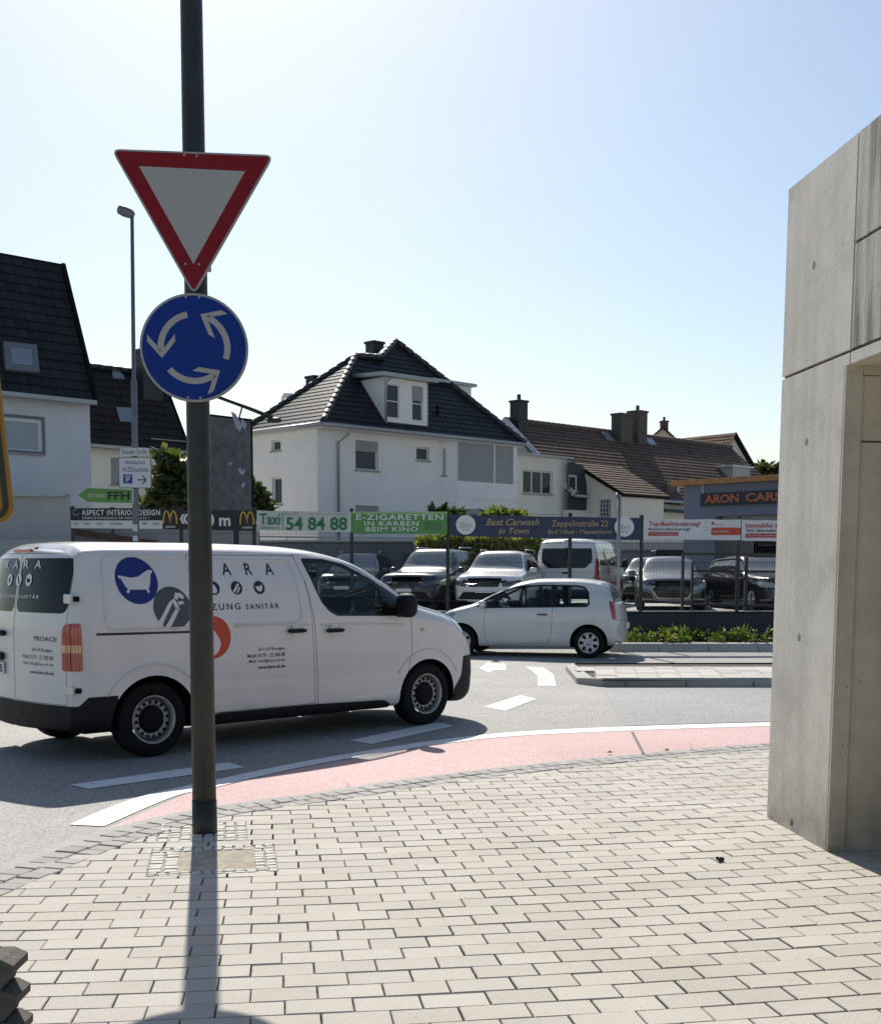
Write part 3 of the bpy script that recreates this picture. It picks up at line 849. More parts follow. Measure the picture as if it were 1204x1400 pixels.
mwin_f = mps([(657, 826), (672, 817), (692, 807.5), (712, 803), (741, 801.5), (752, 801.5), (752, 828.5), (690, 829.5)], .70)
mwin_fo = mps([(652, 829), (656, 824.5), (670, 815.5), (690, 805.5), (712, 800.5), (741, 799.5), (754, 799.5), (754, 830.5), (660, 831.5)], .70)
mwin_r = mps([(761, 802), (786, 802.5), (797, 804.5), (803, 812), (804.5, 825), (802, 827.5), (759, 828)], .68)
mwin_ro = mps([(754, 799.5), (786, 800), (798, 802), (805, 810), (807, 826), (803, 830), (754, 830.5)], .68)
mdoor = mps([(664, 831), (662, 846), (663, 872), (668, 881), (750, 880), (754, 860), (755.5, 829.5), (755, 798), (712, 799), (690, 804), (668, 815), (654, 825), (651, 830)], .78)
mii_regions = [
    dict(name=None, poly=arch(0, .345, .96, .30)), dict(name=None, poly=arch(2.42, .345, .96, .30)),
    dict(name='side_window', poly=mwin_f, mat='clear', parent='door', off=-.01), dict(name='window_frame', poly=mwin_fo, mat='gloss', parent='door', off=-.002),
    dict(name='rear_side_window', poly=mwin_r, mat='clear', off=-.01), dict(name='window_frame', poly=mwin_ro, mat='gloss', off=-.002),
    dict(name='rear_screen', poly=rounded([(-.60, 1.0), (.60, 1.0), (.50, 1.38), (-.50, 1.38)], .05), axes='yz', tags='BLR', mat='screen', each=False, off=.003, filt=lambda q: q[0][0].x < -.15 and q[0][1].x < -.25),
    dict(name='tail_light', poly=[(.655, .72), (.83, .72), (.80, 1.06), (.645, 1.02)], axes='yz', tags='B', each=False, mat='red', off=.005, also=[('xz', 'L', [(-.62, .72), (-.43, .72), (-.355, 1.05), (-.62, 1.05)])]),
    dict(name='tail_light', poly=[(-.655, .72), (-.83, .72), (-.80, 1.06), (-.645, 1.02)], axes='yz', tags='B', each=False, mat='red', off=.005, also=[('xz', 'R', [(-.62, .72), (-.43, .72), (-.355, 1.05), (-.62, 1.05)])]),
    dict(name='windscreen', poly=[(-.66, .96), (.66, .96), (.50, 1.40), (-.50, 1.40)], axes='yz', tags='LR', each=False, mat='clear', off=-.003, filt=lambda q: q[0][1].x > .25 and q[0][0].x > 1.2),
    dict(name='headlight', poly=[(2.52, .80), (2.62, .84), (2.84, .745), (2.90, .66), (2.78, .62), (2.62, .70)], mat='lamp', off=.003),
    dict(name='door', poly=mdoor, mat='paint', seam=.006),
    dict(name='tailgate', poly=[(-.72, .70), (.72, .70), (.62, 1.02), (.60, 1.42), (-.60, 1.42), (-.62, 1.02)], axes='yz', tags='BLR', mat='paint', each=False, seam=.006, filt=lambda q: q[0][0].x < -.30 and q[0][1].x < -.3),
    dict(name='fuel_flap', poly=circle(.0, 10, .1), mat='paint'),
]
HM = mset(paint('hatch_paint', (0.64, 0.63, 0.62), dirt=.3), MATS['silver_cover'])
hatch, hsh, hmade = vehicle('hatchback_car', 'small white three-door hatchback driving past the planted kerb bed', 'car', PM, MO, MYAW, mii_regions, HM,
    [(0, .287, .17, 'cover', .81), (2.42, .287, .17, 'cover', .81)])
def hatch_extras():
    for sg in (-1, 1):
        tg = 'L' if sg > 0 else 'R'; d = hmade.get(('door', tg)) or hatch
        m = MB(); m.blob((1.98, sg * .90, .985), (.13, .19, .14), n=14, e=.7); m.box((2.0, sg * .80, .94), (.07, .12, .04), bev=.01)
        part('door_mirror', m, HM['paint'], d, rel=False)
        h = MB(); h.blob((.86, sg * .825, .80), (.20, .035, .036), e=.6); part('door_handle', h, MATS['print_grey'], d, rel=False)
    s = MB()
    for x, y in ((1.15, .36), (1.15, -.36)):
        s.box((x + .22, y, .55), (.5, .46, .16), bev=.05); s.box((x - .05, y, .82), (.14, .44, .56), bev=.05, rot=Matrix.Rotation(.2, 3, 'Y')); s.blob((x - .14, y, 1.17), (.11, .26, .17))
    s.box((.20, 0, .76), (.14, 1.1, .46), bev=.05, rot=Matrix.Rotation(.25, 3, 'Y'))
    part('seat', s, MATS['seat_cloth'], hatch, rel=False)
    d = MB(); d.box((1.98, 0, .80), (.5, 1.36, .2), bev=.05); part('dashboard', d, MATS['dash'], hatch, rel=False)
    w = MB(); rot = Matrix.Rotation(-.5, 3, 'Y')
    rp = [Vector((1.70, .36, .90)) + rot @ Vector((0, math.cos(2 * math.pi * k / 24) * .18, math.sin(2 * math.pi * k / 24) * .18)) for k in range(25)]
    w.tube(rp, .016, n=8, cap=False); w.tube([rp[0], rp[12]], .018, n=6); part('steering_wheel', w, MATS['print_grey'], hatch, rel=False)
    a = MB(); a.tube([(.05, 0, 1.47), (-.08, 0, 1.60)], .006, n=6); part('aerial', a, MATS['dark'], hatch, rel=False)
    n = MB(); n.box((-.615, 0, .58), (.016, .50, .11), bev=.004); part('number_plate', n, MATS['white_film'], hatch, rel=False)
    f = MB(); f.lathe([(.045, .012), (.04, .018), (0, .018)], (-.50, .68, .40), 'x', 16, 0, True); part('fog_light', f, MATS['dark_lens'], hatch, rel=False)
hatch_extras()
# ------------------------------------------------------------------ parked cars (one builder, each with its own body lines)
def parked_car(name, label, cat, loc, heading, paintm, L=4.4, W=1.82, H=1.64, wb=2.65, hood=1.02, cowl=1.95, belt=1.0, roof0=1.35, roof1=-.55, rear='suv', grille='wide', rails=False, rim=None, group=None, nose_h=.80, frontlamp='dlamp', plate=True, wr=.335):
    """x=0 rear axle; front axle at wb. heading: direction the nose points, measured in plan from +x"""
    fo = (L - wb) * .47; ro = (L - wb) * .53
    xf, xr = wb + fo, -ro
    w = W / 2
    top = [(xr, belt + .02), (xr + .06, belt + .16)]
    if rear == 'suv': top += [(xr + .22, H - .22), (xr + .42, H - .08), (roof1 + .9, H - .015), (roof0 - .4, H)]
    else: top = [(xr, belt - .06), (xr + .10, belt + .03), (xr + .45, belt + .07), (xr + 1.05, H - .10), (roof1 + 1.2, H - .01), (roof0 - .3, H)]
    top += [(roof0, H - .03), (cowl, hood + .10), (cowl + .22, hood + .03), (xf - .45, hood - .05), (xf - .16, nose_h + .10), (xf - .05, nose_h), (xf, nose_h - .10)]
    P = dict(xr=xr, xf=xf, H=H, roofw=w * .70, crown=.025, tumble=.955, zc=.8, N=46, sub=3, bowr=.12, bowf=.16, top=top,
        width=[(xr, w * .86), (xr + .12, w * .94), (.0, w), (wb, w), (xf - .35, w * .95), (xf - .12, w * .88), (xf, w * .80)],
        belt=[(xr, belt), (cowl, belt - .04), (xf - .2, nose_h - .02), (xf, nose_h - .12)],
        bottom=[(xr, .34), (xr + .3, .24), (xf - .3, .22), (xf, .26)],
        shift=lambda x, y, z: max(0, z - .7) * .12 * max(0, 1 - (x - xr) / .5) - max(0, z - .55) * .10 * max(0, 1 - (xf - x) / .4))
    ar = wr + .055
    zg0, zg1 = (.46, nose_h - .10)
    R = [dict(name=None, poly=arch(0, ar, .97, wr)), dict(name=None, poly=arch(wb, ar, .97, wr))]
    zt = H - .10
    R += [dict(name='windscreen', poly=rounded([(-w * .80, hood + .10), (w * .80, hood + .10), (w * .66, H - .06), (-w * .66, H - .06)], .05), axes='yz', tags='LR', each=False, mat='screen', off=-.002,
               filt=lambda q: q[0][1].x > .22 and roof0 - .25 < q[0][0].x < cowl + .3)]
    xa = roof0 - .05
    fw_ = [(cowl - .02, belt + .015), (xa + .02, zt - .02), (xa - .55, zt + .015), (xa - .62, belt + .02)]
    R += [dict(name='side_window', poly=rounded(fw_, .04), mat='tint', off=-.004)]
    xb = (roof1 + .1) if rear == 'suv' else roof1 + .35
    R += [dict(name='side_window', poly=rounded([(xa - .68, belt + .02), (xa - .62, zt + .015), (xb + .35, zt), (xb + .20, belt + .03)], .04), mat='tint', off=-.004)]
    if rear == 'suv': R += [dict(name='side_window', poly=rounded([(xb + .14, belt + .05), (xb + .28, zt - .01), (xb - .02, zt - .04), (xb - .24, belt + .10)], .04), mat='tint', off=-.004)]
    # front: lamps, grille, lower intake
    fl = lambda q: q[0][0].x > xf - .62 and q[0][1].x > .08
    for sg in (1, -1):
        lp = [(w * .50, zg1 + .02), (w * .99, zg1 + .10), (w * .99, zg1 - .02), (w * .55, zg1 - .09)] if grille != 'kidney' else [(w * .42, zg1 + .04), (w * .98, zg1 + .09), (w * .96, zg1 - .05), (w * .46, zg1 - .07)]
        R += [dict(name='headlight', poly=rounded([(sg * a, b) for a, b in lp], .02), axes='yz', tags='FLR', each=False, mat=frontlamp, off=.004, filt=fl)]
    if grille == 'wide': gp = [[(-w * .46, zg1 + .03), (w * .46, zg1 + .03), (w * .42, zg1 - .09), (-w * .42, zg1 - .09)]]
    elif grille == 'hex': gp = [[(-w * .44, zg1 + .05), (w * .44, zg1 + .05), (w * .56, zg1 - .08), (w * .40, zg0 - .10), (-w * .40, zg0 - .10), (-w * .56, zg1 - .08)]]
    else: gp = [[(.03, zg1 + .03), (w * .36, zg1 + .05), (w * .40, zg1 - .03), (w * .32, zg1 - .13), (.04, zg1 - .13)], [(-.03, zg1 + .03), (-w * .36, zg1 + .05), (-w * .40, zg1 - .03), (-w * .32, zg1 - .13), (-.04, zg1 - .13)]]
    for g in gp:
        R += [dict(name='grille', poly=rounded(g, .02), axes='yz', tags='F', mat='gloss', off=-.02, filt=fl, each=False)]
        _, inn = strip_of(rounded(g, .02), -.018)
        R += [dict(name='grille_surround', poly=inn, axes='yz', tags='F', mat='chrome' if grille != 'wide' else 'paint', off=.006, filt=fl, each=False)]
    if grille != 'hex':
        R += [dict(name='air_intake', poly=rounded([(-w * .62, zg0 + .06), (w * .62, zg0 + .06), (w * .80, zg0 - .14), (-w * .80, zg0 - .14)], .03), axes='yz', tags='F', mat='plastic', off=-.01, filt=fl, each=False)]
    else:
        for sg in (1, -1): R += [dict(name='air_intake', poly=rounded([(sg * a, b) for a, b in ((w * .62, zg0 + .04), (w * .92, zg0 + .08), (w * .90, zg0 - .10), (w * .52, zg0 - .12))], .02), axes='yz', tags='FLR', mat='gloss', off=-.006, filt=fl, each=False)]
    R += [dict(name='sill_trim', poly=[(xr - .1, .0), (xf + .1, .0), (xf + .1, .30), (xr - .1, .30)], tags='LRFB', mat='plastic', off=.002, each=False)]
    R += [dict(name='tail_light', poly=[(sg * w * .62, belt - .18), (sg * w * 1.1, belt - .18), (sg * w * 1.1, belt + .02), (sg * w * .66, belt)], axes='yz', tags='B' + ('L' if sg > 0 else 'R'), each=False, mat='red', off=.004, filt=lambda q: q[0][0].x < xr + .30) for sg in (1, -1)]
    d0 = [(xa - .66, belt - .01), (xa - .64, .34), (wb - .42, .34), (wb - .30, .70), (cowl + .02, belt - .01)]
    R += [dict(name='door', poly=rounded(d0, .04), mat='paint', seam=.006)]
    d1 = [(xa - .67, belt - .01), (xa - .65, .34), (ar + .08, .34), (ar - .06, .62), (xb + .22, belt - .01)]
    R += [dict(name='door', poly=rounded(d1, .04), mat='paint', seam=.006)]
    M = mset(paintm, rim or MATS['alloy'])
    h = math.radians(heading)
    root, sh, made = vehicle(name, label, cat, P, loc, h, R, M, [(0, wr, .22, 'alloy', w - .01), (wb, wr, .22, 'alloy', w - .01)], group)
    for sg in (-1, 1):
        m = MB(); m.blob((cowl - .10, sg * (w + .10), belt + .07), (.15, .22, .15), n=12, e=.7); m.box((cowl - .06, sg * w * .97, belt + .02), (.07, .16, .04), bev=.01)
        part('door_mirror', m, paintm, root, rel=False)
        if rails:
            r = MB(); yy = sg * w * .70
            r.tube([(roof0 - .35, yy, H - .01), (roof0 - .45, yy, H + .045), (roof1 + .2, yy, H + .045), (roof1 + .05, yy, H - .02)], .016, n=8)
            part('roof_rail', r, MATS['chrome'], root, rel=False)
    if plate:
        n = MB(); n.box((xf + .165, 0, zg0 + (.09 if grille != 'hex' else .04)), (.014, .46, .10), bev=.003); part('number_plate', n, MATS['white_film'], root, rel=False)
    if grille == 'hex':
        b = MB()
        for k in range(7): b.box((xf + .15, 0, zg0 - .06 + k * .055), (.012, w * .8, .008))
        part('grille_bars', b, MATS['print_grey'], root, rel=False)
    i = MB(); i.box((wb - .8, 0, belt - .06), (.5, w * 1.5, .14), bev=.04)
    for y in (-.36, .36): i.box((.55 * wb - .35, y, belt - .05), (.14, .44, .55), bev=.05); i.blob((.55 * wb - .42, y, belt + .32), (.11, .26, .17))
    part('cabin_trim', i, MATS['seat_cloth'], root, rel=False)
    return root, sh, made
LOT = .50
DARKP = paint('dark_paint', (0.022, 0.024, 0.028), .3, .25, .15); SILV = paint('graphite_paint', (0.13, 0.14, 0.155), .5, .28, .15)
BLKP = paint('black_paint', (0.012, 0.0125, 0.015), .2, .2, .15); WSUV = paint('suv_white_paint', (0.78, 0.77, 0.75)); GREYP = paint('estate_grey_paint', (0.07, 0.075, 0.08), .4, .3)
def lotpos(u, Y): p = at(u, 775, Y); return Vector((p.x, Y, LOT))
def rear_axle(front_pt, heading, dist):
    h = math.radians(heading); return Vector((front_pt.x - math.cos(h) * dist, front_pt.y - math.sin(h) * dist, front_pt.z))
G1 = 'used cars parked behind the fence'
parked_car('parked_suv', 'dark grey off-road car with sun glaring off its windscreen, parked behind the white van', 'car', rear_axle(lotpos(556, 33.5), 250, 3.4), 250, DARKP, L=4.45, W=1.83, H=1.68, rails=True, group=G1, hood=1.05, belt=1.03, nose_h=.86)
parked_car('parked_suv', 'white off-road car with black grille, parked between dark grey car and white minibus', 'car', rear_axle(lotpos(664, 33.0), 256, 3.3), 256, WSUV, L=4.35, W=1.84, H=1.61, rails=True, group=G1, hood=1.02, belt=1.02, nose_h=.84)
parked_car('parked_estate_car', 'dark estate car with wide chrome-edged grille facing the fence under the white banner', 'car', rear_axle(lotpos(919, 33.2), 262, 3.6), 262, SILV, L=4.90, W=1.89, H=1.46, wb=2.9, hood=.93, cowl=2.15, belt=.94, roof0=1.50, roof1=-.5, nose_h=.76, grille='hex', group=G1, frontlamp='lamp', plate=False)  # dark car; body paint lightened in place of glare on its bonnet
parked_car('parked_saloon_car', 'black car with twin-oval grille half hidden by the concrete wall', 'car', rear_axle(lotpos(1088, 32.6), 279, 3.6), 279, BLKP, L=4.85, W=1.88, H=1.50, wb=2.9, hood=.97, cowl=2.15, belt=.96, roof0=1.50, roof1=-.5, nose_h=.80, grille='kidney', group=G1, frontlamp='lamp')
parked_car('parked_estate_car', 'grey estate car whose roof shows over the white van bonnet', 'car', rear_axle(lotpos(470, 38), 262, 3.3), 262, GREYP, L=4.5, W=1.8, H=1.62, rails=True, group=G1)
parked_car('parked_hatchback_car', 'dark car with pale bonnet, parked behind the white minibus', 'car', rear_axle(lotpos(880, 41.5), 255, 3.2), 255, SILV, L=4.2, W=1.78, H=1.5, hood=.98, belt=.96, group=G1, nose_h=.8)

# ------------------------------------------------------------------ the white minibus with its back to the street
PB = dict(xr=-.95, xf=3.95, H=1.98, roofw=.80, crown=.03, tumble=.985, zc=.95, N=54, sub=3, bowr=.06, bowf=.12,
    top=[(-.95, 1.90), (-.90, 1.94), (-.7, 1.975), (1.8, 1.98), (2.3, 1.90), (2.95, 1.45), (3.15, 1.28), (3.6, 1.12), (3.85, .95), (3.95, .78)],
    width=[(-.95, .90), (-.90, .935), (-.8, .955), (0, .97), (3.0, .97), (3.5, .93), (3.8, .84), (3.95, .74)],
    belt=[(-1, 1.22), (2.4, 1.2), (3.3, 1.12), (3.95, .74)], bottom=[(-.95, .34), (-.6, .26), (3.6, .22), (3.95, .28)],
    shift=lambda x, y, z: max(0, z - 1.15) * .12 * max(0, 1 - (x + .95) / .5))
bus_regions = [dict(name=None, poly=arch(0, .40, .97, .33)), dict(name=None, poly=arch(2.93, .40, .97, .33)),
    dict(name='rear_window', poly=rounded([(-.74, 1.72), (.74, 1.72), (.76, 1.34), (.56, 1.14), (-.56, 1.14), (-.76, 1.34)], .06), axes='yz', tags='B', mat='tint', off=-.002),
    dict(name='tail_light', poly=[(.82, .78), (1.0, .78), (1.0, 1.42), (.86, 1.42)], axes='yz', tags='BL', each=False, mat='red', off=.006, filt=lambda q: q[0][0].x < -.78),
    dict(name='tail_light', poly=[(-.82, .78), (-1.0, .78), (-1.0, 1.42), (-.86, 1.42)], axes='yz', tags='BR', each=False, mat='red', off=.006, filt=lambda q: q[0][0].x < -.78),
    dict(name='rear_bumper', poly=[(-1.3, .52), (-.55, .52), (-.45, .2), (-1.3, .2)], tags='LRB', each=False, mat='plastic', off=.006),
    dict(name='side_window', poly=rounded([(-.72, 1.22), (-.64, 1.74), (.74, 1.74), (.74, 1.22)], .06), mat='tint', off=-.003),
    dict(name='side_window', poly=rounded([(.82, 1.22), (.82, 1.74), (1.72, 1.74), (1.72, 1.22)], .06), mat='tint', off=-.003),
    dict(name='side_window', poly=rounded([(1.86, 1.16), (1.86, 1.74), (2.25, 1.72), (2.86, 1.24), (2.80, 1.14)], .05), mat='tint', off=-.003, parent='front_door'),
    dict(name='tailgate', poly=rounded([(-.86, .55), (.86, .55), (.84, 1.30), (.80, 1.90), (-.80, 1.90), (-.84, 1.30)], .05), axes='yz', tags='B', mat='paint', seam=.008),
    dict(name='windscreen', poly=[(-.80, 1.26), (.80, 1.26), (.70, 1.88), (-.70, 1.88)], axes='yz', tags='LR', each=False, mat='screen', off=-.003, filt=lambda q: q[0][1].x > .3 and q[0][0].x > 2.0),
    dict(name='sliding_door', poly=rounded([(.78, 1.86), (.60, 1.0), (.62, .32), (1.78, .32), (1.80, 1.86)], .05), mat='paint', seam=.006),
    dict(name='front_door', poly=rounded([(1.82, 1.86), (1.80, .32), (2.48, .32), (2.60, .8), (2.92, 1.1), (2.92, 1.22), (2.34, 1.82)], .05), mat='paint', seam=.006)]
BM = mset(paint('minibus_paint', (0.74, 0.73, 0.71), dirt=.2), MATS['silver_cover'])
bh = 72.0
bp = lotpos(774, 36.5)
bus_loc = Vector((bp.x + math.cos(math.radians(bh)) * .98, bp.y + math.sin(math.radians(bh)) * .98, LOT))
minibus, bsh, bmade = vehicle('minibus', 'white minibus with red side stripe, its tailgate towards the street', 'minibus', PB, bus_loc, math.radians(bh), bus_regions, BM,
    [(0, .33, .21, 'cover', .95), (2.93, .33, .21, 'cover', .95)], G1)
def bus_extras():
    decal('side_stripe', bsh, [([(.55, .62), (1.9, .60), (3.3, .70), (3.3, .80), (1.9, .72), (.55, .72)], 0), ([(.05, 1.55), (.20, 1.70), (.72, 1.05), (.62, .90), (.42, .98)], 0)], 'xz', ('R',), [MATS['red_film']], minibus, off=.004)
    h = MB(); h.box((-1.0, 0, 1.0), (.05, .26, .05), bev=.012); part('rear_handle', h, MATS['dark'], minibus, rel=False)
    d = MB(); d.box((-.985, 0, 1.45), (.02, .03, .62), 0); part('window_divider', d, MATS['dark'], minibus, rel=False)
    n = MB(); n.box((-1.02, 0, .68), (.016, .5, .11)); part('number_plate', n, MATS['white_film'], minibus, rel=False)
    for sg in (-1, 1):
        m = MB(); m.blob((2.72, sg * 1.09, 1.28), (.14, .2, .26), n=12, e=.7); m.box((2.74, sg * .98, 1.2), (.08, .12, .06), bev=.01); part('door_mirror', m, MATS['blackplastic'], minibus, rel=False)
    f = MB(); f.tube([(-.6, -.80, 2.0), (2.0, -.80, 2.0)], .02, n=6); f.tube([(-.6, .80, 2.0), (2.0, .80, 2.0)], .02, n=6); part('roof_rail', f, BM['paint'], minibus, rel=False)
bus_extras()
# ------------------------------------------------------------------ ground: road, cycle lane, paving, island
def asphalt(name, a, b_, grain=1.0):
    m, nt, b = new_mat(name)
    v = coords(nt)
    big = noise(nt, v, .35, 5)
    c = ramp(nt, big, [(0.35, a), (0.65, b_)])
    tr = noise(nt, coords(nt, (.12, .7, 1)), 1.0, 4)
    c = mixc(nt, ramp(nt, tr, [(0.45, 0.0), (0.75, .35)]), c, sc(a, .8))
    ck = nt.nodes.new('ShaderNodeTexVoronoi'); ck.feature = 'DISTANCE_TO_EDGE'; ck.inputs['Scale'].default_value = .42
    wn_ = nt.nodes.new('ShaderNodeTexNoise'); wn_.inputs['Scale'].default_value = 1.7; wn_.inputs['Detail'].default_value = 6; lnk(nt, v, wn_.inputs['Vector'])
    lnk(nt, mixc(nt, .16, v, wn_.outputs['Color']), ck.inputs['Vector'])
    crk = mixc(nt, 1.0, ramp(nt, ck.outputs['Distance'], [(.0, .75), (.006, 0.0)]), ramp(nt, noise(nt, v, .5, 3), [(.50, 0.0), (.58, 1.0)]), 'MULTIPLY')
    c = mixc(nt, crk, c, sc(a, .35))
    oil = ramp(nt, noise(nt, v, 2.6, 5), [(.66, 0.0), (.76, .30)]); c = mixc(nt, oil, c, sc(a, .55))
    vo = nt.nodes.new('ShaderNodeTexVoronoi'); vo.inputs['Scale'].default_value = 62; lnk(nt, v, vo.inputs['Vector'])
    g = ramp(nt, vo.outputs['Color'], [(0.2, .72), (0.8, 1.28)])
    c = mixc(nt, .9 * grain, c, g, 'MULTIPLY')
    lnk(nt, c, b.inputs['Base Color']); b.inputs['Roughness'].default_value = .78
    b.inputs['Specular IOR Level'].default_value = 0.5
    bump(nt, b, vo.outputs['Distance'], .35, .006)
    return m
asphalt('asphalt', (.25, .242, .227), (.315, .305, .286), 1.15)
asphalt('asphalt_grey', (.24, .238, .235), (.29, .288, .284), 1.3)
asphalt('lot_asphalt', (.30, .29, .275), (.36, .35, .33))
asphalt('red_asphalt', (.50, .315, .30), (.56, .38, .365), .6)
def concrete_block(name, col, var=.16, rough=.85):
    m, nt, b = new_mat(name)
    g = nt.nodes.new('ShaderNodeNewGeometry'); v = coords(nt)
    c = ramp(nt, g.outputs['Random Per Island'], [(0, sc(col, 1 - var)), (.55, col), (.9, sc(col, 1 + var * .5)), (1, sc(col, 1 + var * .9))])
    c = mixc(nt, ramp(nt, noise(nt, v, 1.1, 6), [(.38, 0.0), (.75, .35)]), c, (col[0] * .78, col[1] * .72, col[2] * .62))
    gm = nt.nodes.new('ShaderNodeTexVoronoi'); gm.inputs['Scale'].default_value = 3.1; lnk(nt, v, gm.inputs['Vector'])
    c = mixc(nt, mixc(nt, 1.0, ramp(nt, gm.outputs['Distance'], [(.035, .8), (.05, 0.0)]), ramp(nt, gm.outputs['Color'], [(.62, 0.0), (.66, 1.0)]), 'MULTIPLY'), c, sc(col, .45))
    c = mixc(nt, ramp(nt, noise(nt, v, .45, 7, .7), [(.42, 0.0), (.70, .45)]), c, (col[0] * .72, col[1] * .69, col[2] * .64))
    c = mixc(nt, 1.0, c, ramp(nt, noise(nt, v, 120, 3), [(.3, .86), (.7, 1.10)]), 'MULTIPLY')
    c = mixc(nt, ramp(nt, noise(nt, v, 26, 5), [(.66, 0.0), (.72, .35)]), c, sc(col, .55))
    lnk(nt, c, b.inputs['Base Color']); b.inputs['Roughness'].default_value = rough
    bump(nt, b, noise(nt, v, 160, 3), .25, .004)
    return m
concrete_block('paver', (.485, .452, .398), .09); concrete_block('dark_sett', (.36, .345, .325), .16); concrete_block('pale_sett', (.58, .56, .51), .08)
concrete_block('kerb_stone', (.40, .39, .37), .1); concrete_block('slab', (.50, .48, .44), .12)
plain('joint_sand', (.055, .048, .042), .95, var=.35, nscale=30)
plain('soil_sand', (.36, .32, .25), .95, var=.25, nscale=14, bmp=.4)
plain('mulch', (.22, .18, .13), .95, var=.35, nscale=20, bmp=.6)
plain('bitumen', (.03, .03, .03), .7)
def marking():
    m, nt, b = new_mat('road_paint'); v = coords(nt)
    c = ramp(nt, noise(nt, v, 18, 6), [(.30, (.45, .44, .42)), (.42, (.74, .73, .71)), (.7, (.80, .79, .77))])
    lnk(nt, c, b.inputs['Base Color']); b.inputs['Roughness'].default_value = .6; bump(nt, b, noise(nt, v, 90, 3), .3, .004)
marking()
def sheet(name, pts, z, mat, kind='structure'):
    m = MB()
    P = [Vector((p[0], p[1], z)) for p in pts]
    for t in tessellate_polygon([P]):
        q = [P[i] for i in t]
        if (q[1] - q[0]).cross(q[2] - q[0]).z < 0: q = q[::-1]
        m.face(q)
    return tag(m.obj(name, mat, fix=False), kind=kind)
sheet('ground', [(-700, -60), (700, -60), (700, 1600), (-700, 1600)], -.03, plain('far_ground', (.24, .23, .19), .95, var=.4, nscale=.05))
sheet('road', [(-70, -12), (70, -12), (70, 60), (-70, 60)], 0.0, MATS['asphalt'])
PZ = .03
# the paving's edge, from the photo, continued to both sides
band_in = [(gnd(u, v, PZ).x, gnd(u, v, PZ).y) for u, v in ((0, 1227), (100, 1184), (191, 1148), (300, 1119), (380, 1105.5), (480, 1092), (560, 1078.5), (660, 1064.5), (780, 1050.5), (900, 1038), (1048, 1025))]
band_in = [(-3.1, .8), (-2.75, 3.6)] + band_in + [(4.6, 11.85), (7.5, 12.4), (14, 13.2)]
def dense(P, n=10): return catmull([tuple(p) for p in P], n)
EDGE = dense(band_in, 12)
def offs(P, d):
    o = []
    for i in range(len(P)):
        a, b_ = Vector(P[max(i - 1, 0)]), Vector(P[min(i + 1, len(P) - 1)])
        t = (b_ - a).normalized(); o.append((P[i][0] - t.y * d, P[i][1] + t.x * d))
    return o
def ribbon(P, d0, d1): return offs(P, d0) + offs(P, d1)[::-1]
def edge_side(x, y):
    """signed distance to the paving edge: negative on the paving side"""
    best = 1e9; sgn = -1
    for i in range(len(EDGE) - 1):
        a, b_ = EDGE[i], EDGE[i + 1]
        dx, dy = b_[0] - a[0], b_[1] - a[1]; L2 = dx * dx + dy * dy
        t = max(0, min(1, ((x - a[0]) * dx + (y - a[1]) * dy) / L2))
        d = math.hypot(x - a[0] - t * dx, y - a[1] - t * dy)
        if d < best: best = d; sgn = 1 if dx * (y - a[1]) - dy * (x - a[0]) > 0 else -1
    return best * sgn
SW = .15
base = offs(EDGE, .02)
sheet('pavement_bed', base + [(14, 1.2), (-6, 1.2)], PZ - .022, MATS['joint_sand'])
